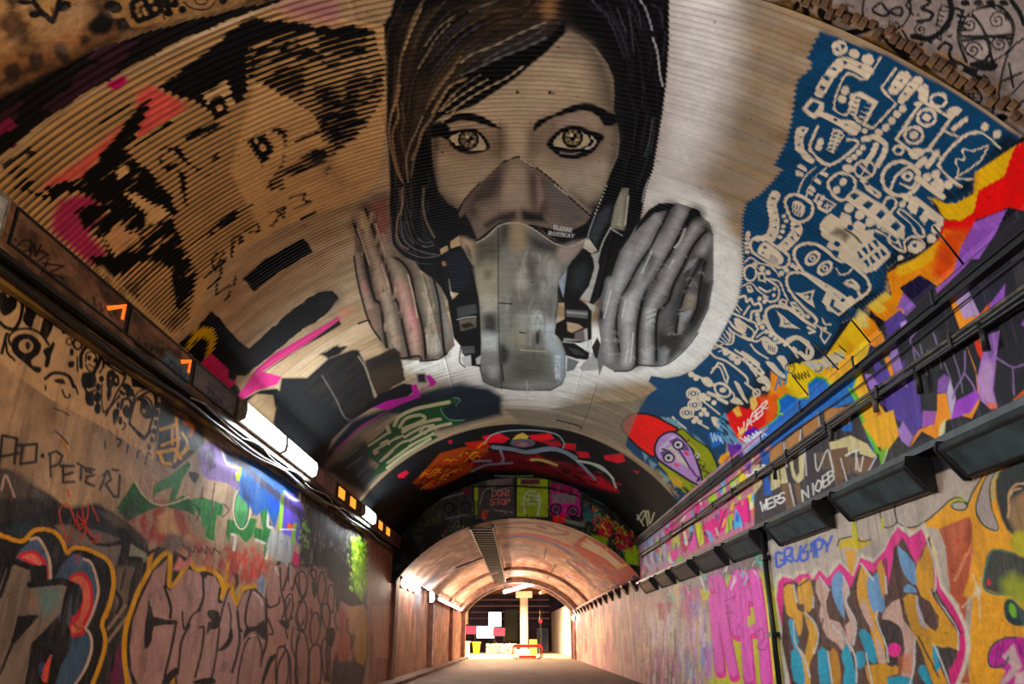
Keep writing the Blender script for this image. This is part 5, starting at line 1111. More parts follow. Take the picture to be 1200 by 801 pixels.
# strip of bare sheet over the band's right shoulder
fill(V, pp('590 478 640 480 700 470 740 470 760 462 748 482 733 520 736 528 700 512 660 502 610 496'), (120, 112, 96), soft=2, al=.85, tex=ntex(10, .6, .1, .5, 77))
stroke(V, pp('618 452 640 470 640 480'), .9, (190, 186, 170), al=.6); stroke(V, pp('700 450 690 480 680 505'), 1, (70, 64, 54), al=.7); stroke(V, pp('652 492 676 498 682 502'), 1.4, (30, 28, 26))
# ------------------------------------------------------------------ left wall
W_ = LW
M1 = crop(0, 320); M2 = crop(120, 360); M3 = crop(0, 450); M4 = crop(180, 470); M5 = crop(140, 540, 5); M6 = crop(0, 590); M7 = crop(0, 668); M8 = crop(140, 641, 5); M9 = crop(320, 560, 5); M10 = crop(320, 668)
INK = (18, 16, 18)
over(W_, (196, 168, 140), 7, 2.2, 2.2, .45, .7, .6)
over(W_, (120, 96, 78), 8, 3, 3, .62, .8, .5)
# black doodles under the beam
fill(W_, pp('-900 -60 -20 320 -20 410 -900 220'), (194, 164, 130), soft=2, rid=1); fill(W_, pp('-20 545 -400 470 -900 460 -900 1500 -20 1000'), (52, 47, 46), soft=4, rid=2); fill(W_, pp('-30 660 -120 560 -260 560 -330 700 -260 1000 -60 1000'), (72, 92, 130), soft=3, sm=3, rid=2); fill(W_, pp('-60 700 -150 640 -230 680 -220 900 -80 900'), (118, 106, 100), soft=3, sm=3, rid=2); stroke(W_, pp('-340 760 -330 620 -250 540 -130 545 -60 600 -20 625'), 8, (206, 152, 16))
for _k in range(9): ell(W_, -40 - _k * 34, 330 - _k * 14, 11, 14, (18, 16, 18)); ring(W_, -55 - _k * 34, 372 - _k * 10, 8, 9, 4, (18, 16, 18))
fill(W_, pp('-20 320 0 330 30 345 100 395 188 448 180 540 130 505 60 468 20 440 -20 410'), (194, 164, 130), soft=2, rid=1)
def ik(P, w=3.0, closed=False, **k): stroke(W_, P, w, INK, closed=closed, **k)
def ikf(P, sm=2): fill(W_, P, INK, sm=sm, soft=1.2)
ik(M1('-40 100 60 100 130 150 160 230 140 330 100 390 40 380 -20 330'), 4.5, closed=False); ikf(M1('0 130 40 140 55 170 90 150 120 190 110 250 40 300 0 260')); ikf(M1('180 190 250 220 270 260 240 330 220 390 160 330 180 260'))
ikf(M1('320 290 380 340 330 460 290 440 280 410')); ik(M1('190 170 260 210 330 290 420 380'), 3); ik(M1('70 500 60 450 110 400 200 390 280 420 340 500'), 3); ikf(M1('80 480 130 430 220 430 290 500 270 570 220 610 230 650 290 660 280 700 240 690 180 640 120 590 80 540')); ell(W_, *M1('182 512')[0], 9, 8, (186, 154, 120)); ell(W_, *M1('195 508')[0], 3, 5, INK)
ikf(M1('300 540 350 510 370 480 385 500 360 570 340 660 310 650 320 590')); ik(M1('10 560 40 440 50 430'), 4); ik(M1('40 480 50 560 100 610'), 3); ikf(M1('430 400 460 375 470 410 440 430')); ik(M1('320 740 380 700 480 720 520 798'), 4); ikf(M1('380 750 440 740 460 780 400 770'))
ring(W_, *M1('545 498')[0], 5, 6, 3, INK); ring(W_, *M1('485 480')[0], 3.4, 4, 1.8, INK); ikf(M1('485 540 510 530 515 570 495 580')); ikf(M1('480 620 520 620 515 660 480 660'))
ik(M1('570 660 570 570 620 510 690 540 700 610 660 700'), 4.5); ik(M1('600 620 610 560 660 560 680 620 650 690 620 680 600 640'), 2); [ell(W_, *M1(s)[0], 2.6, 3, INK) for s in ('625 595', '668 612')]; ik(M1('620 640 660 660'), 1.6); ikf(M1('580 700 670 710 670 800 580 800'))
ik(M1('700 550 740 630 880 720'), 3); ik(M1('880 720 860 790'), 2.6); ik(M1('740 630 700 700'), 2.4); ik(M1('755 790 760 700 790 720 780 780'), 3); ring(W_, *M1('815 745')[0], 2.6, 5, 2.4, INK); ikf(M1('925 730 960 740 980 790 950 800 930 780')); ik(M1('540 590 545 690'), 2.2); ell(W_, *M1('713 742')[0], 3, 4, INK)
# eye panel
ik(M2('250 640 330 590 370 620 370 720 350 790'), 3); ik(M2('215 650 260 590 330 570'), 2); ikf(M2('210 500 250 490 320 540 310 580 250 560 220 540')); ikf(M2('180 590 215 570 230 630 200 620')); ik(M2('10 420 20 380 160 470 100 600 25 760'), 2.6); ik(M2('50 600 40 500 70 460'), 4); ring(W_, *M2('62 480')[0], 4, 6, 2.4, INK); ring(W_, *M2('95 520')[0], 3, 5, 2.4, INK); ell(W_, *M2('45 610')[0], 3, 6, INK)
ik(M2('140 690 150 650 190 650 200 700 170 760'), 3); ik(M2('155 720 165 690 180 690'), 1.6)
for s in ('130 590 150 610', '150 550 160 570', '170 600 180 620', '395 680 392 700', '385 730 380 760'): ik(M2(s), 4)
ik(M3('940 10 1000 -10 1090 60 1100 130 1060 290 1030 370 1000 380 930 300 910 260 950 110'), 3); fill(W_, M3('960 120 1010 90 1060 150 1080 210 1060 240 1000 230'), INK, sm=2); fill(W_, M3('960 130 990 120 980 190 1020 240 980 210'), (190, 160, 124), sm=2); ell(W_, *M3('1012 190')[0], 2, 3, (170, 150, 120)); ik(M3('950 110 1000 80 1060 120 1080 200'), 2.4)
ik(M3('940 310 1010 370 1060 330'), 4); [ell(W_, *M3(s)[0], 2.4, 4, INK) for s in ('1110 145', '1105 210', '1095 270', '1085 330', '1070 390', '1050 440')]; ik(M3('1140 90 1130 200 1090 400'), 1.8); ikf(M3('860 170 900 150 920 200 900 240 870 220')); ik(M3('850 170 860 110 900 100 930 130'), 3); ikf(M3('870 -10 920 10 930 80 900 90 880 40')); ell(W_, *M3('685 90')[0], 4, 7, INK); ell(W_, *M3('685 170')[0], 4, 7, INK); ell(W_, *M3('690 20')[0], 3, 5, INK)
ikf(M3('600 60 660 60 660 150 610 140')); ik(M3('590 10 620 60 670 40'), 3); ik(M3('715 0 715 120 740 200 850 60'), 2); ik(M3('740 190 840 90'), 1.8); ik(M3('760 110 780 20 820 0'), 3); ikf(M3('790 200 810 170 840 180 830 240 800 290')); ell(W_, *M3('845 255')[0], 2.6, 5, INK); ell(W_, *M3('830 145')[0], 2, 4, INK)
for s in ('440 40 460 90 490 90 490 70', '530 10 550 70', '820 380 850 400 830 440', '860 320 880 290 870 270', '900 430 890 480', '960 520 970 470 990 470', '1020 560 1040 480 1060 500', '740 400 740 450', '320 10 320 40'): ik(M3(s), 2.2)
for i in range(26):
    r_ = random.Random(i); x = r_.uniform(600, 1080); y = 240 + (x - 600) * .3 + r_.uniform(-30, 60); ik(M3(f'{x} {y} {x + r_.uniform(-6, 6)} {y + r_.uniform(16, 60)}'), 1.0, al=.55)
stroke(W_, M3('380 170 440 190 490 220'), 1.6, (60, 46, 36)); stroke(W_, M3('390 330 440 370 480 420'), 2, (70, 54, 40)); stroke(W_, M3('420 390 460 430 480 520'), 3, (176, 120, 40), al=.8)
# yellow tag on dark, right of the eye
fill(W_, pp('190 440 236 480 240 520 205 550 183 540 188 480'), (44, 42, 44), soft=3)
for s, w in (('50 200 110 180 160 160', 3.4), ('130 190 130 300', 3.4), ('160 120 170 300 150 420', 4), ('30 360 90 350 150 340 190 400', 4.4), ('60 310 130 280 180 260', 3.4), ('200 220 240 300 190 380 250 330', 3), ('50 380 70 430 120 440', 4)): stroke(W_, M4(s), w, (206, 156, 20))
for s in ('180 80 230 70 240 120', '220 150 270 170 260 240'): stroke(W_, M4(s), 5, (206, 110, 30), al=.8)
# ao . peter
for s in ('-10 580 20 360 120 380 100 555', '0 510 130 485', '130 430 260 420 250 545 140 560 160 440'): stroke(W_, M3(s), 3.4, INK, sm=0, soft=2)
ell(W_, *M3('300 502')[0], 2.4, 3, INK)
for s in ('355 490 360 650', '345 490 400 470 440 500 420 560 365 580', '445 570 445 690 520 685', '450 640 510 620', '430 575 520 575', '545 555 600 590 660 600', '570 590 565 670', '610 650 600 690 660 715', '610 650 660 640', '600 610 640 620', '750 610 700 740', '720 640 760 610 780 670 740 700 800 790 830 790', '790 600 830 605', '840 640 830 790'): stroke(W_, M3(s), 3.0, INK, sm=0, soft=2)
# dark fill behind the big letters
fill(W_, pp('-20 545 10 550 30 565 60 580 85 600 110 590 130 600 150 612 172 632 175 650 170 670 155 700 150 740 150 801 -20 810'), (52, 47, 46), soft=3, rid=2)
fill(W_, M3('-20 600 60 600 160 630 240 700 330 760 380 800 -20 810'), (84, 76, 70), soft=6, al=.9); stroke(W_, M3('10 740 40 640 100 790'), 2.4, (176, 150, 140))
fill(W_, M6('-20 120 120 110 220 60 420 30 520 20 700 0 850 130 920 210 860 260 700 200 500 130 300 130 200 170 -20 190'), (30, 32, 38), soft=5); fill(W_, M6('30 190 80 140 200 120 240 160 170 220 80 200'), (30, 62, 74), soft=6, al=.8)
fill(W_, M6('620 170 760 210 850 250 800 270 700 270 600 220'), (96, 86, 92), soft=3); fill(W_, M6('380 150 500 150 640 250 860 300 820 460 760 390 620 300 560 290 480 300 440 220'), (110, 100, 96), soft=3); fill(W_, M6('700 60 800 60 880 120 900 180 800 160'), (84, 76, 70), soft=4)
stroke(W_, M6('600 180 660 270 760 290 860 270 900 260'), 4, INK); stroke(W_, M6('870 190 920 250 1040 350'), 6, INK); fill(W_, M6('920 280 1030 350 1040 420 990 400 980 370 900 370'), (136, 140, 124), soft=2); stroke(W_, M6('870 300 840 400 800 520'), 4, INK); stroke(W_, M6('900 260 890 380 990 390 960 440'), 5, INK, sm=0)
fill(W_, M6('820 440 960 440 900 700 860 800 800 800 810 560'), (104, 92, 86), soft=4); stroke(W_, M6('970 440 930 560 910 720'), 5, (40, 32, 32)); stroke(W_, M6('880 460 850 600'), 3, (60, 52, 50)); stroke(W_, M7('880 250 760 410'), 4, (140, 120, 104)); stroke(W_, M7('890 330 760 500'), 4, (140, 120, 104)); stroke(W_, M7('810 140 850 220 820 300'), 4, (30, 28, 28))
fill(W_, M7('790 600 870 480 870 800 770 800'), (104, 34, 70), soft=5); stroke(W_, M7('790 520 800 600 780 700'), 4, (30, 24, 28))
# the blue and pink rounded letters
fill(W_, M6('-20 250 160 270 250 180 400 210 480 330 560 320 680 350 760 420 800 520 780 620 740 720 760 1000 640 1300 -20 1300'), (24, 25, 28), soft=2)
stroke(W_, M6('-30 205 60 240 160 262 240 190 330 180 400 210 450 280 475 345 520 310 600 315 680 350 750 390 790 460 800 560 780 680 745 790'), 5, (206, 152, 16)); stroke(W_, M7('790 0 800 100 770 240 720 370 735 440 740 540 690 700 650 800'), 5, (206, 152, 16))
BLU = (72, 92, 130); SKN = (206, 110, 90); WHT = (196, 176, 164); CRM = (190, 30, 60)
fill(W_, M6('110 380 190 280 260 245 330 320 365 440 370 540 330 530 300 450 220 420'), BLU, soft=1.5, sm=2); fill(W_, M6('120 370 170 340 250 330 320 400 345 520 310 530 280 460 210 420'), (196, 40, 60), soft=1.4, sm=2); fill(W_, M6('150 375 210 350 270 370 310 450 320 520 260 430 200 395'), (222, 120, 110), soft=1.6, sm=2); stroke(W_, M6('215 250 270 245 320 320 350 410 355 530'), 3.4, WHT)
fill(W_, M6('400 530 430 440 520 350 590 380 650 430 690 560 690 680 650 798 560 800 520 560'), BLU, soft=1.5, sm=2); fill(W_, M7('380 60 500 -20 660 -20 690 150 640 330 600 400 640 460 640 600 520 800 390 800 440 560'), (58, 84, 112), soft=1.5, sm=2)
fill(W_, M7('480 70 520 20 600 20 650 120 650 260 610 390 590 450 520 470 490 440 500 320 560 260 580 150 550 90'), CRM, soft=1.4, sm=2); fill(W_, M7('490 70 540 35 590 50 630 130 630 260 580 370 590 400 560 440 500 440 500 400 560 330 585 200 570 110 530 80'), SKN, soft=1.4, sm=2)
stroke(W_, M7('590 -80 640 -50 680 60 690 160 650 300 610 390'), 3, WHT); stroke(W_, M7('600 405 640 460 645 560 600 690 530 800'), 3, WHT); stroke(W_, M7('500 340 540 400 590 410'), 2, (60, 30, 30), al=.7)
fill(W_, M7('520 100 560 110 580 190 560 270 510 330 500 200'), (34, 42, 62), soft=2, sm=2)
fill(W_, M7('285 720 350 600 380 690 360 800 300 780'), (206, 90, 80), soft=2); stroke(W_, M7('360 600 380 700 370 800'), 3, (150, 110, 150)); fill(W_, M7('270 660 310 640 300 740 280 750'), (50, 70, 110), soft=2)
GRY = (118, 106, 100)
fill(W_, M6('-20 640 60 420 110 410 230 460 220 570 460 550 475 600 430 760 300 900 220 980 200 1100 190 1300 -20 1300'), GRY, soft=1.4)
fill(W_, M7('260 120 430 110 430 220 330 330 270 260'), (92, 130, 132), soft=8, al=.8); fill(W_, M7('200 200 260 180 260 260 210 250'), (150, 100, 104), soft=8, al=.5)
for s, w in (('60 -50 110 -60 240 -10 310 -20 310 70', 7), ('215 100 440 75 500 100 470 200 440 400 380 470', 8), ('0 180 60 20 70 -40', 5), ('380 470 260 600 220 700 200 800', 9), ('0 720 80 530 130 330 260 320 90 510', 3.4)): stroke(W_, M7(s), w, INK, sm=1)
fill(W_, M7('150 320 260 320 90 510 80 490'), INK); fill(W_, M7('440 380 500 420 490 560 420 680 380 800 330 800 370 560 330 500'), INK, soft=2, sm=2); fill(W_, M7('210 0 240 -40 320 -20 310 70 220 100'), INK)
# red scribbles
for s in ('430 130 420 50 460 0 500 40 530 130 545 60', '440 140 460 230 490 260 510 180', '620 0 610 100 560 180 540 80 600 150 620 200 660 230 700 220 690 270 640 260', '570 20 600 190 560 250', '650 20 690 120', '520 150 600 140', '545 360 540 410'): stroke(W_, M6(s), 1.7, (190, 62, 36), al=.9)
stroke(W_, M3('480 740 485 790'), 1.6, (200, 60, 40))
# pink throw-up letters CREDESTINE
SIL = (170, 134, 128)
fill(W_, pp('155 801 147 770 148 720 160 690 172 655 175 645 195 635 205 645 222 655 235 668 258 668 265 690 275 700 285 688 298 686 310 700 318 668 330 650 345 660 370 660 380 640 395 650 410 665 430 700 432 760 425 801'), (30, 24, 26), soft=2, rid=3)
stroke(W_, pp('150 806 146 770 148 735 158 702 166 684 178 664 197 646 199 664 199 686 208 680 222 658 230 667 243 666 256 674 262 690 260 700 268 685 272 690 276 708 284 690 298 686'), 5.5, (214, 160, 10), soft=1.4)
stroke(W_, pp('268 648 266 670 262 695'), 4, (206, 152, 20), al=.9); fill(W_, M8('155 180 165 60 200 30 180 130'), (206, 152, 20), soft=3); fill(W_, M8('280 790 325 740 325 800'), (206, 152, 16), soft=2); fill(W_, M8('590 790 640 780 650 800'), (206, 152, 16), soft=2)
fill(W_, M8('280 70 200 140 130 290 80 420 62 580 70 720 110 810 240 810 270 750 330 700 340 810 860 810 1210 810 1210 150 1180 150 1160 190 1150 110 1132 110 1112 200 1100 130 1040 150 1010 98 990 150 988 60 960 50 940 110 910 105 880 170 866 300 862 400 840 300 790 260 750 250 715 310 692 370 640 245 585 330 590 230 560 170 520 165 490 195 470 150 430 140 402 125 300 255 262 230'), SIL, soft=1.4)
fill(W_, M8('700 260 780 250 860 330 870 810 680 810 700 560'), (160, 122, 112), soft=8, al=.7); fill(W_, M8('870 120 1210 120 1210 810 860 810'), (176, 128, 114), soft=8, al=.8)
DKL = (34, 24, 26)
for P in ('178 270 200 405 328 425 330 452 205 462 190 540 165 588 145 580 150 450 165 360', '520 368 585 378 588 470 535 480 510 515 520 440 540 430 515 400', '652 452 665 520 640 580 600 605 575 605 600 580 635 530', '740 470 800 462 850 425 855 545 800 492 760 505 725 545', '270 752 335 705 335 740 290 800 250 800', '445 780 545 760 560 800 440 800', '880 640 925 625 890 680 845 800 830 800 850 720', '930 430 995 432 990 480 965 470', '1040 470 1085 480 1080 500 1045 490', '1120 400 1150 360 1130 470 1120 580'):
    fill(W_, M8(P), DKL, soft=1.4, sm=2)
for P, w in (('264 230 300 340 298 412', 3.2), ('330 450 312 560 265 755', 3.0), ('368 378 380 480 430 395 472 368', 2.4), ('410 455 365 545 352 640 340 740', 3.0), ('490 190 492 290 462 372', 3.0), ('470 470 495 475 482 610 445 760', 2.4), ('590 240 582 315 600 320', 2.6), ('585 480 565 640 540 770', 2.6), ('642 240 610 340 592 430', 2.2), ('640 330 655 400 650 460', 2.2), ('692 375 702 560 660 730', 3.2), ('772 250 748 340 738 430 750 470', 2.8), ('715 490 700 470', 3), ('862 300 860 460 862 560 830 660', 3.0), ('800 505 740 560 705 700 690 800', 2.2), ('805 505 835 600 828 700', 2.2),
             ('868 330 880 352 930 330 940 290', 2.4), ('940 120 948 250 968 350 950 430', 2.4), ('872 420 900 500 880 510', 2.4), ('990 60 985 160 960 250', 2.4), ('1010 100 990 170 1012 250 1032 170', 2), ('1040 150 1030 190 1060 280 1075 300 1050 320', 2.4), ('1105 140 1100 230 1075 290', 2.2), ('1000 300 975 380 985 430 1015 410', 2.2), ('1060 310 1042 390 1060 465 1092 400', 2), ('975 600 930 690 920 800', 2.4), ('978 600 1000 660 1002 800', 2.2), ('930 590 985 560 970 470', 2), ('1055 520 1035 600 1045 800', 2.2), ('1095 560 1105 680 1100 800', 2.2), ('1130 110 1128 180 1145 230 1110 330', 2.4), ('1150 180 1160 280 1130 370', 2), ('1165 200 1170 300 1195 330', 2.4), ('1170 420 1150 600 1165 800', 2.2), ('1020 470 1008 560 1030 650', 1.8)):
    stroke(W_, M8(P), w, DKL, soft=1.2)
for P in ('790 265 820 290 838 340', '910 112 932 160', '1000 285 1020 300', '985 590 985 540', '970 60 985 110', '1005 105 1000 230', '1095 150 1100 190', '770 520 800 510', '180 300 186 340'): stroke(W_, M8(P), 2.2, (206, 186, 180), al=.7)
for P in ('230 250 245 300 235 270', '395 240 410 300', '250 640 240 720', '130 640 150 720', '620 680 600 720'): stroke(W_, M8(P), 5, (110, 84, 84), soft=5, al=.5)
fill(W_, M8('1030 700 1070 700 1060 760 1020 770'), (90, 84, 70), soft=4, al=.7)
# small tall letters further along
fill(W_, M10('240 60 300 -20 420 90 440 200 560 260 560 640 420 640 420 800 200 800'), (172, 124, 108), soft=3)
for P in ('180 30 215 10 240 70 230 170 200 190', '265 0 300 0 300 50 280 60', '320 60 345 10 370 80 360 190 335 240 315 160', '345 250 390 240 400 330 380 420 350 330', '390 120 420 110 430 200 415 300 385 230', '270 330 310 300 330 420 290 530 260 460', '390 480 370 600 390 780 400 600', '440 300 465 280 475 360 455 420 435 350', '190 240 220 220 240 300 220 420 180 400 160 330', '30 560 90 550 110 660 90 800 20 800', '170 480 220 440 250 600 240 800 160 790', '260 560 330 540 330 790 250 790', '90 200 130 170 140 260 110 360 90 320', '340 560 370 470 385 600 370 780'):
    stroke(W_, M10(P), 2.0, DKL, closed=True, soft=1.2)
for P in ('270 90 300 60 310 140 290 200', '330 250 345 230 350 320 335 400', '370 430 430 400 440 460 400 560', '440 210 470 190 470 270 445 280', '260 290 275 250 275 330'): fill(W_, M10(P), DKL, sm=2)
fill(W_, M10('420 640 450 560 470 660 560 640 600 700 560 800 400 800'), (44, 42, 50), soft=3)
fill(W_, M10('450 560 470 240 520 300 550 480 530 640 460 650'), (166, 92, 78), soft=3)
# spray reds, red crest
fill(W_, pp('150 610 190 585 215 600 225 625 245 640 280 640 310 650 320 660 305 685 290 685 270 690 262 670 240 668 222 655 205 645 190 640 170 630'), (150, 52, 52), soft=8, al=.85, tex=ntex(7, 7, .25, .6, 52)); fill(W_, pp('185 605 205 592 218 610 226 632 200 628 186 622'), (196, 156, 112), soft=5, al=.9)
fill(W_, pp('275 645 300 640 315 660 300 682 280 675'), (206, 56, 44), soft=7, al=.7, tex=ntex(7, 7, .3, .6, 53)); fill(W_, pp('200 580 215 600 222 625 214 630 205 610'), (130, 30, 44), soft=4, al=.8)
fill(W_, pp('188 640 200 624 215 628 218 640 200 648'), (110, 96, 88), soft=4); scribble(W_, 215, 642, 256, 646, 5, 12, 1.4, (60, 44, 48), seed=12); fill(W_, M5('380 590 420 560 430 600 360 640 310 640 350 560'), (206, 130, 120), soft=3)
fill(W_, M5('660 650 700 660 700 720 670 770 680 700'), (84, 56, 40), soft=2); fill(W_, M5('810 690 850 670 850 780 820 760'), (120, 140, 166), soft=3); stroke(W_, M5('890 570 920 550 940 560'), 3, (206, 150, 30))
# green letters
GG = (26, 100, 40)
fill(W_, pp('136 595 148 578 158 562 168 580 185 592 200 588 215 580 228 588 228 605 222 600 205 596 190 592 170 600 150 610'), GG, soft=1.6, rid=4); stroke(W_, pp('158 564 168 580 184 591 200 590 222 582'), 1.6, (206, 190, 160)); fill(W_, pp('136 600 160 580 165 600 150 612'), (40, 60, 36), soft=4, al=.7)
for s in ('200 210 210 140 330 60 400 0 420 20 380 90 330 220 290 240 310 150 230 180', '430 220 490 210 480 330 410 260', '485 210 545 230 535 330 490 400 480 340', '555 230 610 255 600 320 570 320 560 400 560 470 530 460 500 440 510 360 545 300', '815 240 868 212 868 370 890 400 880 540 850 570 850 480 790 460 780 380 840 400 830 330', '630 340 680 350 700 400 770 330 810 340 780 440 740 480 700 430 650 420 640 480 625 430'):
    fill(W_, M5(s), (40, 116, 56), soft=1.4, rid=4)
ell(W_, *M5('715 280')[0], 8.4, 22, (90, 160, 100)); ring(W_, *M5('715 280')[0], 8.4, 22, 1.8, (30, 60, 36)); fill(W_, M5('690 300 740 300 730 380 700 370'), (50, 120, 70), soft=6); ring(W_, *M5('717 278')[0], 9.8, 24, 1.4, (220, 210, 190))
for s in ('200 215 205 140 240 120', '560 130 545 230 545 300', '610 250 640 290 600 330', '870 250 885 260 880 360 905 380', '780 320 800 260 820 240', '490 150 480 220', '430 250 470 290 450 350'): stroke(W_, M5(s), 1.5, (36, 36, 30))
for s in ('880 260 870 380 900 400 860 570', '800 460 850 480', '660 430 680 440 670 520'): stroke(W_, M5(s), 3, (206, 200, 190))
# purple and blue block under the tube lamp
fill(W_, M5('410 60 470 80 440 130 410 90'), INK, soft=2, sm=2)
fill(W_, pp('232 530 240 518 254 518 260 530 268 543 280 548 280 575 266 566 245 562 236 556'), (126, 104, 150), soft=2, rid=5, tex=None); fill(W_, pp('236 530 250 522 256 545 240 556'), (70, 56, 90), soft=3, tex=ntex(9, 9, .4, .55, 57)); stroke(W_, pp('258 520 262 535 268 545 279 548'), 2, (200, 190, 200))
fill(W_, pp('262 525 300 540 340 565 352 575 350 600 330 590 322 620 312 595 300 605 290 590 280 580 280 545 266 540'), (44, 92, 160), soft=3, rid=5); fill(W_, pp('284 565 296 590 285 585'), (40, 40, 70), soft=5, al=.8); fill(W_, pp('310 570 345 575 345 590 320 600'), (10, 80, 190), soft=6, al=.8)
fill(W_, pp('332 576 345 578 352 588 360 605 356 620 350 640 342 620 340 655 330 640 330 610'), (110, 90, 200), soft=1.8, rid=5); stroke(W_, pp('331 580 328 620'), 4, (150, 200, 40)); stroke(W_, pp('334 576 340 582 350 586 352 578'), 3, (226, 226, 236)); stroke(W_, pp('346 614 343 635'), 4, (120, 190, 50)); fill(W_, pp('338 612 345 616 342 622 336 618'), (226, 90, 40)); stroke(W_, pp('328 620 345 620'), 1.6, (230, 230, 236))
fill(W_, pp('318 620 340 628 345 650 340 660 320 655 312 640'), (170, 172, 170), soft=3, al=.9); fill(W_, pp('344 645 352 650 350 664 342 660'), (206, 50, 110), soft=2); stroke(W_, pp('277 555 279 562 282 548'), 3, (180, 220, 40))
# dark flaking stretch with ivy-green patch
fill(W_, pp('352 575 372 582 400 600 425 620 432 640 430 720 410 690 390 668 375 660 360 665 350 660 352 630 358 605'), (40, 44, 48), soft=3, tex=ntex(6, 6, .15, .45, 58))
def speck(P0, n, box, cols, seed, w=(1.2, 2.6)):
    r = random.Random(seed)
    for i in range(n):
        x = r.uniform(box[0], box[2]); y = r.uniform(box[1], box[3]); stroke(W_, [(x, y), (x + r.uniform(-1.5, 1.5), y + r.uniform(1, 4))], r.uniform(*w), r.choice(cols), sm=0, al=.85)
speck(0, 60, (351, 606, 362, 640), [(100, 170, 30), (40, 70, 30), (150, 200, 60), (30, 40, 40)], 1); speck(0, 50, (360, 600, 405, 660), [(60, 64, 64), (20, 22, 24), (84, 84, 80)], 2)
fill(W_, pp('412 632 430 640 432 680 424 705 415 690'), (120, 160, 40), soft=3); speck(0, 110, (408, 628, 432, 690), [(150, 196, 60), (90, 130, 30), (60, 80, 30), (190, 210, 90)], 3)
fill(W_, pp('432 632 446 640 456 650 462 690 460 801 432 801'), (150, 104, 88), soft=2, rid=6)
fill(W_, M10('530 260 640 240 660 300 650 500 640 660 590 640 560 560 580 460 540 420'), (190, 140, 96), soft=3); fill(W_, M10('640 330 680 400 660 600 630 670 590 640 620 480'), (184, 140, 40), soft=4, al=.9); fill(W_, M10('690 250 840 240 845 420 830 600 790 620 720 610 700 420'), (200, 146, 118), soft=2); fill(W_, M10('850 250 960 330 950 600 860 620'), (150, 84, 70), soft=4, al=.8)
fill(W_, M10('460 640 560 640 640 690 620 800 420 800 430 720'), (60, 60, 76), soft=4, tex=ntex(4, 6, .2, .5, 59)); stroke(W_, M10('525 340 520 420 550 470 550 560'), 2, (50, 30, 26)); fill(W_, M10('670 100 760 110 820 230 760 250 680 230'), (150, 84, 60), soft=4, al=.8)
for i in range(40):
    r_ = random.Random(300 + i); x = r_.uniform(434, 470); y = r_.uniform(640, 780); stroke(W_, [(x, y), (x + r_.uniform(-1, 1), y + r_.uniform(8, 30))], r_.uniform(.8, 1.8), r_.choice([(206, 160, 140), (110, 66, 56), (180, 120, 60), (84, 60, 60), (200, 110, 100)]), al=.6)
# grime line under the cables
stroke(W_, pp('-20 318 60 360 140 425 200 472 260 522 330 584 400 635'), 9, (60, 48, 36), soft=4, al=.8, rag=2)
for s in ('10 330 40 355', '35 340 62 362', '150 420 185 446', '205 462 240 492', '120 405 135 418'): stroke(W_, pp(s), 4, (150, 116, 30), soft=2, al=.8)
# ------------------------------------------------------------------ right wall below the light boxes
U = RW
N1 = crop(660, 640, 4.975); N2 = crop(780, 600, 5); N3 = crop(900, 641, 5); N4 = crop(960, 520, 5); N5 = crop(1050, 641, 5); N6 = crop(1080, 560, 10)
fill(U, pp('900 640 985 600 1085 560 1165 530 1220 500 1220 810 905 810'), (182, 166, 152), soft=2)
over(U, (150, 134, 124), 3, 2, 3, .55, .8, .5, box=(5, 14, 0, 3, .1))
OY = (224, 158, 12)
fill(U, pp('1195 540 1260 500 1420 420 1900 300 1900 1400 1150 1400 1170 801'), OY, soft=2, rid=11); fill(U, pp('1240 560 1330 520 1420 600 1400 760 1280 740'), (66, 68, 60), soft=5, sm=3, rid=11); fill(U, pp('1180 700 1300 760 1420 980 1200 980'), (190, 40, 150), soft=3, sm=2, rid=11); fill(U, pp('1430 440 1900 330 1900 1400 1450 1200'), (176, 160, 148), soft=4)
fill(U, N4('500 490 560 500 620 460 720 380 770 320 830 310 880 350 900 290 960 180 975 90 1000 70 1010 130 990 210 940 290 920 390 960 470 1020 510 1050 500 1000 360 1000 230 1060 110 1090 60 1260 20 1260 1500 880 1500 900 900 700 500 600 520'), OY, soft=1.4, sm=2, rid=11)
stroke(U, N4('450 460 480 485 560 485 640 440 720 370 770 325 820 315 870 350'), 2, (30, 60, 50)); stroke(U, N4('870 360 900 280 960 180 975 100'), 2, (40, 50, 40)); stroke(U, N4('1000 80 1000 150 960 230 925 330 925 410 970 480 1030 505 1045 480 1010 380 1000 230 1060 120 1070 70'), 2, (40, 70, 60))
fill(U, N4('1010 70 1000 160 960 240 935 330 940 420 980 480 1030 500 1040 470 1000 360 995 230 1050 110 1070 60'), (160, 146, 138), soft=1.2, sm=2)
ell(U, *N4('822 362')[0], 9, 4.4, (176, 164, 150)); ring(U, *N4('822 362')[0], 9.4, 5, 1.8, (40, 70, 60)); stroke(U, N4('770 350 800 325 850 330'), 3, (150, 180, 60), al=.8)
stroke(U, N4('1075 60 1065 120 1020 220 1015 330'), 2.6, (140, 170, 140), al=.8)
fill(U, N4('1100 130 1260 60 1260 560 1180 560 1100 500 1050 380 1030 260 1050 170'), (50, 56, 54), soft=3, sm=2); fill(U, N4('1120 330 1200 280 1260 300 1260 520 1160 540 1110 440'), (150, 120, 80), soft=5, al=.9)
for s in ('1110 380 1110 300 1150 240 1220 230', '1120 300 1140 270 1180 260', '1105 430 1115 360'): stroke(U, N4(s), 2.4, (190, 150, 110))
fill(U, N4('1120 600 1150 510 1260 540 1260 680 1180 660'), (180, 170, 50), soft=4, sm=2); fill(U, N4('1180 320 1260 290 1260 360'), (206, 90, 70), soft=5, al=.8)
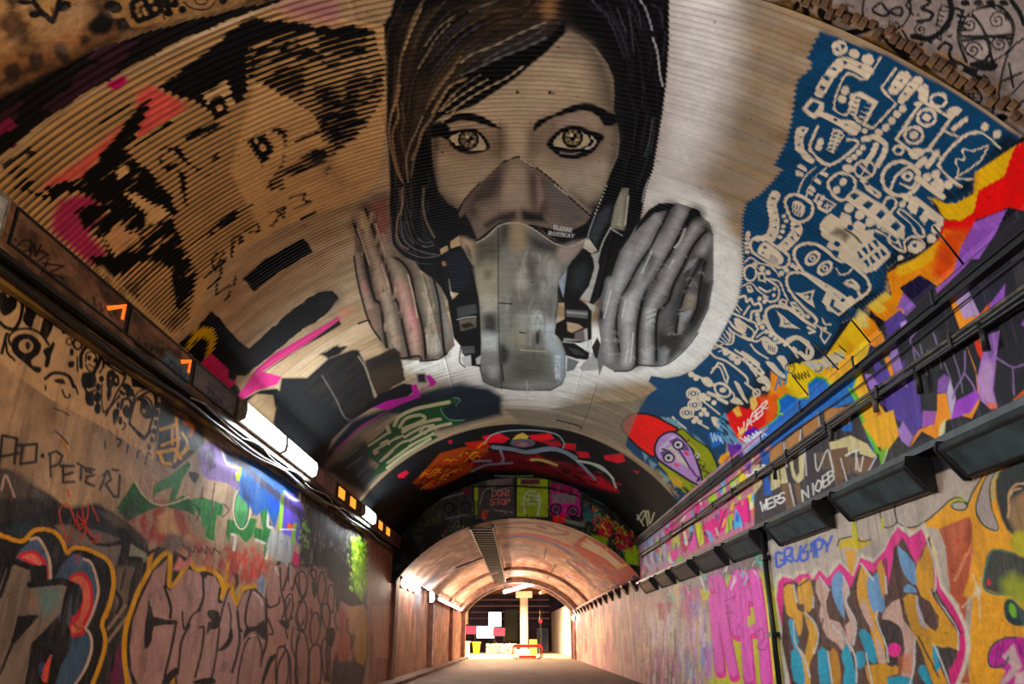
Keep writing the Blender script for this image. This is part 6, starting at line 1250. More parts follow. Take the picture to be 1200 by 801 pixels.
# dark cloud with a green flare
fill(U, N5('530 60 570 15 640 20 751 60 860 90 860 320 751 290 640 280 560 260 515 230 520 140'), (66, 68, 60), soft=3, sm=2); stroke(U, N5('700 40 600 14 550 35 520 150 515 230 560 268 640 278'), 2.4, (60, 110, 90)); fill(U, N5('620 200 680 150 760 200 860 260 860 380 720 350 640 290'), (150, 160, 40), soft=9, al=.9); ell(U, *N5('545 205')[0], 2.6, 3.6, (200, 40, 60))
fill(U, N5('630 350 650 305 690 310 751 370 860 450 700 460 640 410'), (24, 64, 70), soft=2, sm=2); ell(U, *N5('685 370')[0], 4.4, 9, (110, 170, 20), ang=-15)
fill(U, N5('540 640 570 570 680 525 800 560 860 800 860 900 590 900 640 720 580 710 545 690'), (190, 40, 150), soft=1.6, sm=2); fill(U, N5('620 640 690 560 740 700 640 800 600 800 680 700'), (190, 160, 160), soft=2); fill(U, N5('700 740 751 720 760 800 690 800'), (200, 170, 170), soft=2); stroke(U, N5('700 530 640 530 570 570 540 640 560 700 630 690 660 640'), 2.4, (30, 70, 80))
for s in ('600 570 580 690', '720 560 740 640', '630 550 610 640'): stroke(U, N5(s), 2, (96, 20, 90))
# orange-brown shard
fill(U, N4('700 495 880 425 900 470 890 580 905 640 880 760 850 1100 880 1400 760 1400 790 1100 770 900 740 600'), (178, 84, 52), soft=2); fill(U, N4('720 500 870 440 860 560 780 700 750 560'), (196, 108, 76), soft=6, al=.7); fill(U, N4('880 440 900 500 890 600 850 560'), (140, 56, 34), soft=4, al=.8)
for s in ('890 600 800 800', '860 640 790 800', '900 620 880 760'): stroke(U, N4(s), 2, (216, 140, 104), al=.8)
ell(U, *N4('812 566')[0], 1.6, 3, (214, 40, 60)); fill(U, N5('450 130 490 250 480 290 390 290 420 200'), OY, soft=2); stroke(U, N5('390 350 480 255 500 180'), 2.4, (214, 186, 150), al=.8); stroke(U, N5('450 160 480 260 495 420'), 2.2, (220, 196, 160), al=.8); ell(U, *N5('480 258')[0], 4, 5, (236, 220, 190), soft=5)
# --- the big orange, blue and pink lettering
BRN = (90, 58, 52); OC = (214, 156, 66); LB = (112, 152, 190); CYN = (30, 150, 176); PKD = (222, 66, 136); DPK = (206, 24, 116); SKP = (196, 160, 144); SV = (190, 190, 188)
out = N3('50 300 60 200 90 170 150 190 180 160 240 150 260 190 300 130 350 180 420 90 500 170 540 60 620 90 680 20 720 -60 760 -120 830 -60 900 -110 960 20 1010 240 1090 350 1150 480 1160 600 1130 720 1080 830 130 830 100 560')
fill(U, (out - N3('560 400')[0]) * 1.045 + N3('560 400')[0] + [0, -2], (206, 196, 176), soft=3, rag=1.5, rid=12)
fill(U, N3('450 10 520 20 500 150 480 160'), OC, soft=2, rid=12); fill(U, N4('620 580 640 520 690 640 700 900 660 760'), (222, 200, 150), soft=3)
fill(U, out, PKD, soft=1.6, rid=12)
fill(U, N3('1010 240 1090 350 1150 480 1160 600 1130 720 1080 830 1040 830 1090 620 1040 420'), DPK, soft=3)
fill(U, N3('80 560 90 220 160 210 250 190 300 190 360 230 430 150 480 240 540 110 620 150 680 70 700 280 740 0 790 -60 870 100 950 -80 980 230 1120 500 1110 600 1060 720 1070 830 140 830'), BRN, soft=1.6)
for s, c in (('90 240 150 220 170 360 200 380 200 480 180 520 150 420 110 390', OC), ('175 215 245 180 265 350 215 380 210 330 180 330', OC), ('205 380 250 410 295 510 270 620 240 700 250 830 200 830 220 600 240 500', OC), ('120 430 150 430 180 560 150 590', CYN), ('135 610 200 600 220 790 150 780', CYN), ('160 580 210 620 240 700 245 830 225 830 200 650', OC),
             ('290 180 360 250 340 320 360 420 420 440 480 560 500 600 450 620 400 560 340 520 300 400 310 330 280 260', SKP), ('375 190 415 135 450 200 440 300 450 420 410 360 380 280', LB), ('440 170 475 250 455 330 510 430 510 540 480 570 450 460 480 430 440 320', SKP), ('290 610 345 605 370 830 310 830', CYN), ('360 610 410 620 430 830 370 830', (176, 120, 40)), ('430 640 460 560 500 680 520 790 500 830 440 820 450 700', CYN),
             ('520 240 545 95 610 190 590 260 600 330 640 380 630 440 680 560 710 660 650 680 590 440 540 350', OC), ('580 180 620 170 650 140 680 280 680 380 640 370 620 380 590 300', LB), ('640 120 665 75 690 180 690 260 670 290 650 180', OC), ('540 330 570 310 620 470 650 670 690 670 660 560 600 470 560 400', SKP), ('530 500 570 480 620 560 640 670 600 670 560 580', CYN), ('515 620 560 610 570 680 530 710', CYN), ('600 690 740 680 760 740 700 760 720 830 610 830 570 700', (200, 142, 40)),
             ('690 360 770 300 790 420 860 520 860 700 830 800 780 760 800 600 780 480 720 430 670 420', SKP), ('760 -10 860 100 870 220 820 190 780 110', LB), ('795 260 810 220 850 225 870 265', LB), ('870 100 900 60 945 -30 975 240 950 250 1000 340 1110 500 1110 600 1000 580 980 590 1010 700 1060 830 980 830 900 600 840 480 790 300 870 280 920 420 980 490 1000 400 920 320 870 220', (206, 148, 46)), ('960 580 1000 600 1010 700 980 720', CYN), ('880 710 920 690 970 830 900 770', CYN), ('710 760 830 760 840 830 710 830', CYN), ('870 290 950 320 1000 440 980 490 920 440 880 370', BRN), ('865 310 900 380 920 470 890 450 870 370', (180, 160, 170)), ('1000 590 1110 600 1080 690 1020 720', (66, 54, 50)), ('660 420 770 460 790 560 760 680 700 690 680 560', (60, 44, 46)),):
    fill(U, N3(s), c, soft=1.3, sm=2)
ell(U, *N3('740 600')[0], 7.6, 8.4, (226, 40, 140)); fill(U, N3('770 640 840 620 850 740 770 740'), (190, 100, 60), soft=5, al=.7)
for s in ('150 220 170 320', '215 380 270 440 295 520 270 620', '150 430 160 560 210 640 245 760', '265 290 265 350', '300 170 360 250', '440 170 475 260 455 320 515 440 500 570', '380 460 450 540 510 640 520 790', '575 620 610 800', '640 370 640 440 690 570 705 670', '690 170 695 270', '545 95 615 190', '860 530 855 700 830 800', '935 -40 975 100 980 240 950 260', '980 280 1040 370 1110 480 1115 600', '870 290 880 380 930 470', '970 570 1020 680 1070 820', '350 610 375 800'):
    stroke(U, N3(s), 2.2, SV, al=.95)
for s in ('100 215 150 205 180 225 240 185', '510 240 540 110', '690 70 710 280', '520 240 480 250', '745 0 740 120', '955 250 985 290 1060 380 1130 500', '880 520 930 620 1000 760', '300 560 320 420'): stroke(U, N3(s), 2.4, (44, 30, 34), al=.8)
# yellow drips above and blue tag
fill(U, N4('110 620 130 560 190 550 200 410 215 410 220 560 280 560 300 580 230 620 160 600'), (206, 176, 60), soft=1.6, rid=12); stroke(U, N4('105 600 120 560 190 540'), 1.6, (60, 60, 40)); stroke(U, N4('215 420 220 540 250 570 300 560'), 1.6, (70, 60, 30)); stroke(U, N4('440 320 440 400 455 460 400 490 370 470 355 390'), 1.6, (60, 56, 50)); stroke(U, N4('445 330 450 440 490 480'), 1.4, (60, 56, 50)); stroke(U, N4('370 440 372 500'), 3, (190, 180, 50))
TB = (66, 96, 190)
for s in ('680 240 650 240 655 320 700 290 680 280', '700 300 700 220 740 210 730 250 700 270 740 290', '740 210 745 270 775 280 790 200', '790 200 795 280 830 270 830 230 800 235 825 190', '850 230 870 170 870 260', '850 190 900 150', '890 260 880 170 920 170 910 210 890 220', '920 160 950 190 975 140', '945 190 945 230'): stroke(U, N2(s), 3.2, TB, soft=1.4)
fill(U, N2('820 150 830 110 840 220'), (150, 180, 40), soft=2); stroke(U, N2('1100 20 1115 160'), 5, (190, 180, 40))
# --- pink throw-up IMA with yellow behind
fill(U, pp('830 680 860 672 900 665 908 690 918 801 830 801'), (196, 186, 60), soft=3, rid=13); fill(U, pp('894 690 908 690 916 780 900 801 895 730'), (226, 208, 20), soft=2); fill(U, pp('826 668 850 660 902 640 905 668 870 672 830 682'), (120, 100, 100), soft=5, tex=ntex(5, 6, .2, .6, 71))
PNK = (226, 96, 180); PKD2 = (230, 36, 140)
IMA = [('868 190 868 225', 6.5), ('872 300 885 470 912 712', 7.5), ('905 185 918 320 948 520 992 735', 7.5), ('912 195 958 318 992 205', 6.5), ('1000 205 1022 160 1030 300 1020 420', 7.5), ('985 330 1000 480 1015 500', 6.5), ('1040 165 1052 380 1082 765', 8.5), ('1100 170 1115 180 1150 420 1172 640 1182 775', 8.5), ('1060 255 1090 300 1120 200', 6), ('1060 500 1110 480 1160 500', 7)]
IMA = [(P, w * 1.4) for P, w in IMA]
for P, w in IMA: stroke(U, N1(P) + [1.5, 5], w + 2.4, PKD2, soft=1.4, rid=13)
for P, w in IMA: stroke(U, N1(P) + [0.2, 0], w + 1.6, (110, 24, 84), soft=1.2, rid=13, al=.55)
for P, w in IMA: stroke(U, N1(P), w, PNK, soft=1.2, rid=13)
for P in ('1130 500 1160 480 1170 540 1130 590 1180 600 1195 560', '940 320 1000 290', '950 390 985 380'): stroke(U, N1(P), 1.3, (120, 30, 90), al=.8)
fill(U, N1('1075 410 1095 400 1095 460 1075 470'), (190, 180, 60), soft=1.4); fill(U, N1('1110 60 1160 20 1190 70 1170 120 1120 90'), (60, 170, 150), soft=4, al=.9, tex=ntex(8, 8, .3, .5, 72))
# --- washed pink and cream run further down
base = U.a > 13.9
for s, c, sf in (('80 380 260 330 270 720 100 690', (214, 176, 140), 8), ('265 360 420 320 430 720 280 720', (206, 120, 140), 10), ('420 320 560 250 620 420 600 700 430 740', (214, 170, 160), 10), ('470 400 640 380 640 560 500 600', (232, 206, 204), 10), ('550 330 590 330 590 430 560 430', (176, 44, 84), 3), ('605 320 630 330 625 390 605 380', (176, 60, 90), 3), ('640 240 680 200 690 330 650 400', (226, 206, 150), 5),
                 ('680 250 800 240 800 420 700 430', (206, 96, 150), 8), ('740 330 800 310 810 400 750 400', (150, 140, 200), 6), ('800 250 850 250 845 310 810 315', (214, 190, 60), 3), ('810 560 860 550 850 680 800 690', (80, 150, 200), 5), ('660 590 690 580 740 720 800 800 740 800', (130, 150, 206), 6), ('680 430 830 400 850 560 700 600', (226, 190, 190), 9), ('540 600 700 640 660 790 480 780', (166, 100, 140), 9), ('350 700 400 710 400 750 350 740', (150, 180, 100), 5), ('740 500 800 480 800 640 760 640', (196, 150, 200), 7), ('480 740 640 690 640 800 500 800', (110, 70, 80), 7), ('820 610 870 580 870 760 830 770', (190, 110, 190), 6)):
    fill(U, N1(s), c, soft=sf, al=.9)
r_ = random.Random(41)
for i in range(420):
    x = r_.uniform(676, 828); y0 = 748 - (x - 608) * .30; y = r_.uniform(y0, 785 + (x - 676) * .1); L = r_.uniform(6, 40)
    stroke(U, [(x, y), (x + r_.uniform(-1, 1), y + L)], r_.uniform(.7, 2.2), r_.choice([(236, 214, 200), (214, 140, 160), (196, 90, 130), (226, 200, 150), (170, 120, 130), (240, 226, 226), (150, 140, 190), (206, 170, 60), (120, 70, 80)]), al=r_.uniform(.3, .8), soft=1)
for i in range(60):
    x = r_.uniform(780, 900); y = 690 - (x - 780) * .28 + r_.uniform(-8, 14); stroke(U, [(x, y), (x + r_.uniform(-4, 4), y + r_.uniform(3, 10))], r_.uniform(1, 2.4), r_.choice([(226, 214, 206), (206, 120, 150), (120, 190, 180), (110, 84, 84), (150, 120, 170)]), sm=0, al=.8)
fill(U, pp('744 676 760 672 756 801 744 801'), (150, 100, 90), soft=3, al=.0)
# ------------------------------------------------------------------ brick arch in front, head wall, far vault and walls
Bk = BRICK
J1 = crop(0, 0); J2 = crop(160, 0, 4); J3 = crop(900, 0, 4)
left = BRICK.b < 0
Bk.col[:, left] = Bk.col[:, left] * .15 + lin((150, 112, 70)) * .85
over(Bk, (70, 48, 34), 5, 5, 5, .52, .68, .8, box=(3.4, 5.4, -7, 0, .2))
fill(Bk, J1('-30 470 200 390 400 290 560 200 720 100 800 40 900 0 1000 -60 1200 -60 1300 20 1100 190 900 250 700 330 400 520 200 650 -30 730'), (96, 64, 44), soft=4, al=.75, rag=3)
fill(Bk, J1('-20 430 260 330 400 260 560 190 640 260 520 330 300 420 -20 560'), (140, 96, 60), soft=5, al=.8, rag=3)
for s in ('30 470 110 440 150 500 110 580 60 590 30 530', '200 390 290 370 310 440 270 500 220 490', '370 330 450 300 490 400 460 450 410 420', '560 260 620 240 630 290 580 320'): fill(Bk, J1(s), (58, 42, 36), soft=4, al=.9, sm=2)
fill(Bk, J1('620 170 700 90 780 100 800 160 760 230 660 240'), (16, 14, 14), soft=5, sm=2); fill(Bk, J1('800 130 900 110 930 200 840 240'), (36, 28, 24), soft=4)
def bi(P, w=2.6, **k): stroke(Bk, P, w, BLK, **k)
def bf(P, sm=2): fill(Bk, P, BLK, sm=sm, soft=1.2)
bi(J1('230 -10 270 70 370 150 400 80 420 -10'), 7, sm=1); fill(Bk, J1('270 -20 300 60 365 110 385 50 390 -20'), (160, 124, 80), soft=1.2); bf(J1('120 0 200 0 220 30 160 35 125 20')); bf(J1('200 100 230 70 300 90 280 120 220 125')); bf(J1('420 10 490 10 500 50 450 85 410 70')); stroke(Bk, J1('370 60 365 80'), 2, (60, 30, 20))
fill(Bk, J1('740 40 900 -40 1300 -100 1300 60 1180 140 1000 190 920 190 880 120 800 130'), (156, 120, 78), soft=2)
bf(J1('730 50 760 0 840 20 860 70 800 95')); bf(J1('905 30 930 -20 1130 -40 1145 90 1080 130 970 170 920 120'), sm=0)
for x, y in J1('965 40 990 25 965 75 1010 70 980 105 1025 95 1060 10 1090 62'): ell(Bk, x, y, 2.6, 2.8, (160, 126, 84))
for x, y in J1('1180 40 1190 90 1170 5'): ell(Bk, x, y, 5, 5, BLK)
for x, y in J2('150 55 180 20 215 45 185 -10 405 5'): ell(Bk, x, y, 5, 4.4, BLK)
bi(J2('220 10 260 40 320 45 360 20 375 -10'), 2); ring(Bk, *J2('303 5')[0], 7, 4, 2, BLK); bi(J2('120 0 130 90'), 2.4, sm=0)
# right: white ground with black doodles
right = BRICK.b > 0
Bk.col[:, right] = Bk.col[:, right] * .3 + lin((156, 142, 138)) * .7
fill(Bk, J3('-20 10 200 110 420 200 640 300 800 400 900 460 1010 545 1010 520 900 400 800 350 650 230 480 170 420 180 200 60 100 0'), (122, 88, 50), soft=2, rag=2)
over(Bk, (176, 130, 60), 9, 20, 20, .5, .6, .5, box=(4.85, 5.1, 1.5, 6, .05))
bf(J3('115 30 140 0 150 30 125 50')); bf(J3('155 0 180 0 195 70 170 75')); bf(J3('230 60 250 30 300 100 290 115 250 90')); bf(J3('310 50 340 40 410 70 415 95 380 100 330 80')); bf(J3('370 140 460 130 490 140 420 165 375 160')); bf(J3('510 140 560 180 660 250 680 270 640 280 560 210')); bi(J3('180 20 240 10 290 0'), 3)
bi(J3('450 -10 445 70 490 120 580 140 640 110 670 40 650 -20'), 2.6); bi(J3('490 40 530 15 560 50 620 75 625 35 580 45 550 75 500 60 490 40'), 3); spiral(Bk, *J3('595 118')[0], 7, 1.6, 1.8, BLK)
for x, y in J3('465 80 475 95 490 105 510 112 535 118 555 120 460 60 465 45'): ell(Bk, x, y, .9, .9, BLK)
bi(J3('680 70 650 20 700 -20'), 2.6); bi(J3('700 100 760 90 770 60 720 40 760 10 720 -20'), 4); ell(Bk, *J3('703 70')[0], 2, 2, BLK); bi(J3('790 120 800 60 815 20'), 2); [bi(J3(f'{785 + i * 8} {115 - i * 22} {810 + i * 8} {122 - i * 22}'), 1.6, sm=0) for i in range(5)]
spiral(Bk, *J3('715 140')[0], 8, 1.8, 1.8, BLK); bi(J3('630 140 660 190 720 270 780 320 820 340'), 2.6); bi(J3('610 150 650 210 710 290 760 330'), 2); bi(J3('680 170 760 180 830 130 860 60 850 -10'), 7); [bf(J3(f'{700 + i * 45} {205 - i * 12} {730 + i * 45} {195 - i * 12} {722 + i * 45} {222 - i * 14}'), 0) for i in range(4)]
ell(Bk, *J3('1025 160')[0], 32, 33, BLK); ell(Bk, *J3('1025 160')[0], 30, 31, (164, 150, 144))
for (x, y, a_) in ((945, 115, 0), (1075, 95, 0), (960, 235, 0), (1085, 205, 0)):
    spiral(Bk, *J3(f'{x} {y}')[0], 11, 2, 2, BLK, ph=a_)
for s in ('895 170 1030 170 1150 160', '960 70 1020 160 1050 280', '910 60 890 170 930 290', '980 40 1080 30 1150 110 1140 200', '910 190 1030 185 1030 270 950 300', '1040 170 1140 180'): bi(J3(s), 3.6)
bi(J3('800 230 830 200 860 220 850 260 900 310 1000 330 1060 290'), 4); bf(J3('950 300 1050 290 1080 310 1050 335 970 320')); bi(J3('860 290 960 340 1030 390 1050 460 1030 570'), 9); [fill(Bk, J3(f'{x} {y} {x + 26} {y + 4} {x + 22} {y + 26} {x - 4} {y + 20}'), (168, 152, 146), soft=1) for x, y in ((890, 305), (985, 330), (1035, 375), (1040, 440), (1025, 505))]
bi(J3('830 360 900 370 980 420 1000 470 960 480 880 440 840 400'), 3); spiral(Bk, *J3('945 450')[0], 7, 1.6, 1.8, BLK); [ring(Bk, *J3(f'{870 + i * 26} {378 + i * 17}')[0], 2.4, 3, 1.4, BLK) for i in range(5)]
bi(J3('1200 180 1130 240 1090 380 1085 470 1130 520 1200 470'), 2.6); bi(J3('1100 380 1190 340'), 3, sm=0); bi(J3('1130 300 1150 410'), 3, sm=0); bi(J3('1100 480 1200 380'), 2); bf(J3('1070 540 1100 530 1130 550 1100 570')); bi(J3('1140 0 1180 60 1200 110'), 6); [bf(J3(f'{900 + i * 60} {10 - i} {930 + i * 60} {-4} {950 + i * 60} {22} {915 + i * 60} {28}')) for i in range(4)]; [bi(J3(f'{880 + i * 8} {40 + i * 34} {915 + i * 4} {50 + i * 30}'), 4) for i in range(4)]
# --- head wall
T4 = crop(460, 490, 4); Hd = HW
Hd.col[:] = lin((30, 32, 28)); n = fbm(Hd.a * 4, Hd.b * 4, 77, 4)[..., None]; Hd.col += (lin((72, 74, 60)) - Hd.col) * np.clip(n * 3 - 1.4, 0, 1)
for s, c in (('375 320 410 310 410 380 380 390', (150, 170, 30)), ('375 390 400 385 400 450 375 460', (110, 130, 30)), ('400 290 570 270 575 460 400 470', (70, 62, 58)), ('440 290 560 280 560 310 440 320', (110, 90, 84)), ('585 280 740 285 735 460 580 460', (150, 166, 24)), ('600 285 690 285 690 310 600 310', (110, 40, 56)), ('740 330 880 350 885 460 735 450', (190, 40, 120)),
             ('750 350 860 360 860 400 750 395', (130, 110, 110)), ('750 455 810 455 810 490 755 485', (226, 40, 40)), ('890 365 1000 400 990 490 890 470', (60, 66, 64)), ('900 420 980 430 975 490 900 480', (30, 96, 100)), ('970 470 1020 460 1030 540 1000 570 960 540', (180, 40, 50)), ('930 540 1010 560 1010 600 940 580', (130, 150, 30)), ('1040 500 1130 540 1130 640 1040 600', (150, 20, 46)), ('1080 620 1150 590 1155 690 1100 680', (150, 180, 20)), ('200 370 370 330 370 470 220 490', (56, 60, 56)), ('140 420 220 390 230 500 140 510', (58, 66, 40)), ('320 340 370 320 370 350 330 370', (110, 30, 40)), ('800 470 900 490 900 510 820 490', (120, 120, 110)), ('415 430 445 430 440 470 420 470', (200, 50, 30)), ('740 300 870 320 870 350 750 335', (150, 30, 80))):
    fill(Hd, T4(s), c, soft=2)
for x, y in T4('265 420 340 415 765 425 845 435'): ring(Hd, x, y, 6, 6, 2.4, (16, 18, 18)); ell(Hd, x, y, 3.6, 3.6, (50, 60, 60))
text(Hd, 'DONT', T4('470 365')[0], (4.6, 0), (0, -7), 1.2, (206, 110, 110), gap=.15); text(Hd, 'STOP', T4('460 405')[0], (5, 0), (0, -7), 1.2, (190, 96, 96), gap=.2)
for s in ('620 440 615 380 640 340 680 350 690 400 680 450', '630 380 680 380', '640 400 670 400', '640 360 680 365'): stroke(Hd, T4(s), 2, (190, 190, 170))
for s in ('480 300 470 340 560 320', '410 400 430 340 480 320', '220 380 330 350', '250 470 350 450', '480 430 560 440'): stroke(Hd, T4(s), 1.6, (140, 130, 120), al=.7)
for s in ('378 320 382 470', '578 280 578 460', '733 290 733 460', '885 360 885 470', '380 320 578 316 733 326 885 366 1000 420', '1036 480 1040 610'): stroke(Hd, T4(s), 2.2, (12, 12, 14), sm=1)
stroke(Hd, T4('960 375 1000 390 1030 420'), 1.8, (190, 200, 190)); stroke(Hd, T4('980 500 1000 520'), 1.6, (230, 200, 90))
r_ = random.Random(17)
for i in range(120):
    x = r_.uniform(940, 1150); y = 440 + (x - 940) * .6 + r_.uniform(-30, 70); stroke(Hd, T4(f'{x} {y} {x + r_.uniform(-14, 14)} {y + r_.uniform(4, 18)}'), r_.uniform(.8, 2), r_.choice([(190, 30, 40), (90, 20, 30), (150, 170, 40), (30, 24, 26), (206, 120, 60)]), sm=0, al=.8)
for i in range(260):
    x = r_.uniform(150, 1100); y = 300 + ((x - 620) / 480) ** 2 * 220 + r_.uniform(-20, 170); stroke(Hd, T4(f'{x} {y} {x + r_.uniform(-12, 12)} {y + r_.uniform(4, 22)}'), r_.uniform(.6, 2.2), r_.choice([(16, 16, 18), (22, 22, 22), (70, 72, 64), (120, 116, 104), (110, 130, 40), (130, 40, 60)]), sm=0, al=r_.uniform(.25, .7))
# --- far vault
Fv = FV
over(Fv, (120, 84, 70), 4, .7, 2, .5, .7, .5); over(Fv, (206, 170, 150), 6, .5, 3, .5, .7, .6)
fill(Fv, T4('380 490 620 465 880 520 900 560 840 600 700 560 500 540 400 540'), (200, 168, 140), soft=3, al=.8)
for s, w, c in (('490 500 600 490 700 495 800 530 820 545 740 540 640 515 520 510', 1.6, (120, 70, 60)), ('500 550 620 540 720 560 830 600', 3.4, (190, 60, 44)), ('520 560 640 555 760 590 840 640', 3, (110, 84, 130)), ('500 575 600 570 720 600 800 650', 2.4, (206, 120, 60)), ('560 610 640 620 690 635', 1.6, (120, 80, 80)), ('680 505 720 515', 3, (120, 70, 90)), ('800 540 825 545 815 525', 1.6, (200, 80, 60)), ('560 660 640 640 740 690 700 720', 5, (130, 76, 64)), ('560 700 640 720 700 740', 3, (206, 170, 140))): stroke(Fv, T4(s), w, c, al=.85)
fill(Fv, T4('840 600 900 545 990 590 1090 670 1150 720 1110 760 1060 790 960 720'), (178, 60, 40), soft=1.6); fill(Fv, T4('885 600 910 560 990 610 1080 690 1060 710 990 650'), (214, 186, 150), soft=1.4); [stroke(Fv, T4(s), 2.4, (226, 160, 40)) for s in ('965 635 1005 615', '885 590 915 565', '1050 700 1095 685')]
for i in range(150):
    x = r_.uniform(790, 1060); y = 640 + (x - 790) * .35 + r_.uniform(-30, 90); stroke(Fv, T4(f'{x} {y} {x + 30} {y + 16}'), r_.uniform(.8, 2), r_.choice([(190, 70, 50), (206, 140, 60), (96, 60, 80), (230, 200, 180), (150, 40, 60), (120, 110, 150)]), al=.6, sm=0)
stroke(Fv, T4('820 670 880 720 950 790'), 4, (60, 44, 60), al=.7); stroke(Fv, T4('720 610 710 655'), 1.8, (60, 40, 40)); stroke(Fv, T4('765 685 725 750'), 1.8, (60, 40, 40)); stroke(Fv, T4('515 640 520 720'), 2, (70, 44, 40))
for i in range(120):
    x = r_.uniform(100, 440); y = 660 - (x - 100) * .35 + r_.uniform(-20, 130); stroke(Fv, T4(f'{x} {y} {x + 40} {y - 20}'), r_.uniform(.8, 2.4), r_.choice([(110, 80, 84), (150, 110, 100), (84, 56, 60), (170, 130, 110)]), al=.5, sm=0)
# --- far walls
for S in (LF, RF):
    r_ = random.Random(5 if S is LF else 6)
    for i in range(90):
        a0 = r_.uniform(30, 60); b0 = r_.uniform(0, 3); wa = r_.uniform(.15, .8); hb = r_.uniform(.3, 1.4)
        i0, i1 = np.searchsorted(S.a, [a0, a0 + wa]); j0, j1 = np.searchsorted(S.b, [b0, b0 + hb])
        c = r_.choice([(190, 120, 90), (150, 90, 76), (206, 150, 120), (120, 70, 60), (200, 110, 110)] if S is LF else [(214, 160, 140), (190, 110, 120), (226, 190, 170), (150, 100, 90), (206, 180, 130)])
        S.col[i0:i1 + 1, j0:j1] += (lin(c) - S.col[i0:i1 + 1, j0:j1]) * r_.uniform(.3, .7)
# ------------------------------------------------------------------ lamp covers on the left beam, tags on them
Bm = BEAM
over(Bm, (150, 112, 96), 2, 1.5, 4, .45, .7, .7); over(Bm, (50, 40, 34), 3, 3, 8, .55, .7, .6)
Z1 = crop(0, 210); Z2 = crop(120, 360)
FIX = [(3.7, 5.36), (5.5, 7.42), (7.5, 9.14), (9.24, 10.78), (15.55, 17.3), (17.5, 19.7), (22.9, 25.2)]   # covers that are out (Y from, to)
for i, (y0, y1) in enumerate(FIX):
    r0, r1 = np.searchsorted(Bm.a, [y0, y1]); c0, c1 = np.searchsorted(Bm.b, [4.42, 4.73]); Bm.rid[r0:r1, c0:c1] = 20 + i
    if i == 0: Bm.col[r0:r1, c0:c1] = lin((176, 184, 190))
    if i == 3: Bm.col[r0:r1, c0:c1] = Bm.col[r0:r1, c0:c1] * .4 + lin((84, 104, 120)) * .6
    if i == 4: Bm.col[r0:r1, c0:c1] = lin((150, 120, 116))
    if i in (5, 6): Bm.col[r0:r1, c0:c1] = lin((96, 64, 44))
for s in ('110 470 150 430 210 430 200 500 130 510', '200 540 230 450 240 540 280 460', '270 500 330 530 280 560 230 590', '330 560 300 640 290 660', '290 590 440 610 330 660 430 690 430 700'): stroke(Bm, Z1(s), 2.2, (18, 16, 16), sm=1)
ell(Bm, *Z1('98 425')[0], 2, 2, (18, 16, 16))
scribble(Bm, 108, 352, 140, 374, 5, 9, 2, (60, 46, 42), seed=3, al=.8)
for s in ('250 210 230 250 270 290', '300 250 280 310 330 330 340 270', '340 330 390 360 420 290 370 290', '380 310 440 300'): stroke(Bm, Z2(s), 2.4, (18, 16, 18), sm=1)
fill(Bm, Z2('390 380 470 320 560 400 640 490 600 550 480 470'), (84, 116, 140), soft=4, al=.8); text(Bm, 'TENU', Z2('440 400')[0], (6, 5.4), (4, -6), 1.8, (36, 60, 90), gap=.1)
text(Bm, 'TENU', Z2('700 600')[0], (7.5, 7), (5, -6), 1.8, (30, 52, 78), gap=.1)
# ------------------------------------------------------------------ meshes of the painted surfaces
M_sheet = mat_paint('painted_corrugated_steel', rough=0.75, bump=0.12, bscale=30, dirt=0.15, spec=0.1)
M_wall = mat_paint('painted_render', rough=0.62, bump=0.4, bscale=38, dirt=0.12, spec=0.2)
M_brickp = mat_paint('painted_old_brick', rough=0.75, bump=0.6, bscale=26, dirt=0.4, spec=0.2)
M_enamel = mat_paint('painted_trunking', rough=0.5, bump=0.2, bscale=30, dirt=0.4, spec=0.2)

# wear: mist of overspray, drips, scuffs and soot over every painted surface
def wear(S, seed, fine, drip_a, drip_b, dr=.22, speck=.5, lt=.3):
    S.col *= (1 - fine / 2 + fine * fbm(S.a * 26, S.b * 26, seed, 2))[..., None] * (.9 + .2 * fbm(S.a * 5, S.b * 5, seed + 9, 3))[..., None]
    d = np.clip((fbm(S.a * drip_a, S.b * drip_b, seed + 20, 3) - .56) / .16, 0, 1) * dr
    S.col *= (1 - d)[..., None]
    l = np.clip((fbm(S.a * drip_a * 1.7, S.b * drip_b * 1.4, seed + 33, 3) - .62) / .14, 0, 1) * dr * lt
    S.col += (lin((190, 176, 160)) - S.col) * l[..., None]
    n = vnoise(S.a * 34, S.b * 34, seed + 40) * vnoise(S.a * 9, S.b * 9, seed + 41)
    S.col *= (1 - speck * np.clip((n - .74) / .08, 0, 1))[..., None]
wear(VAULT, 301, .16, 16, .8, .12, .5, 0); wear(LW, 311, .26, 9, 1.3, .26); wear(RW, 321, .26, 9, 1.3, .22); wear(BRICK, 331, .4, 6, 6, .3, .7); wear(HW, 341, .3, 5, 3); wear(FV, 351, .25, 3, 1.2, .4, 0); wear(LF, 361, .25, 2.5, .7, .5, 0); wear(RF, 371, .25, 2.5, .7, .5, 0); wear(BEAM, 381, .3, 3, 9, .3)
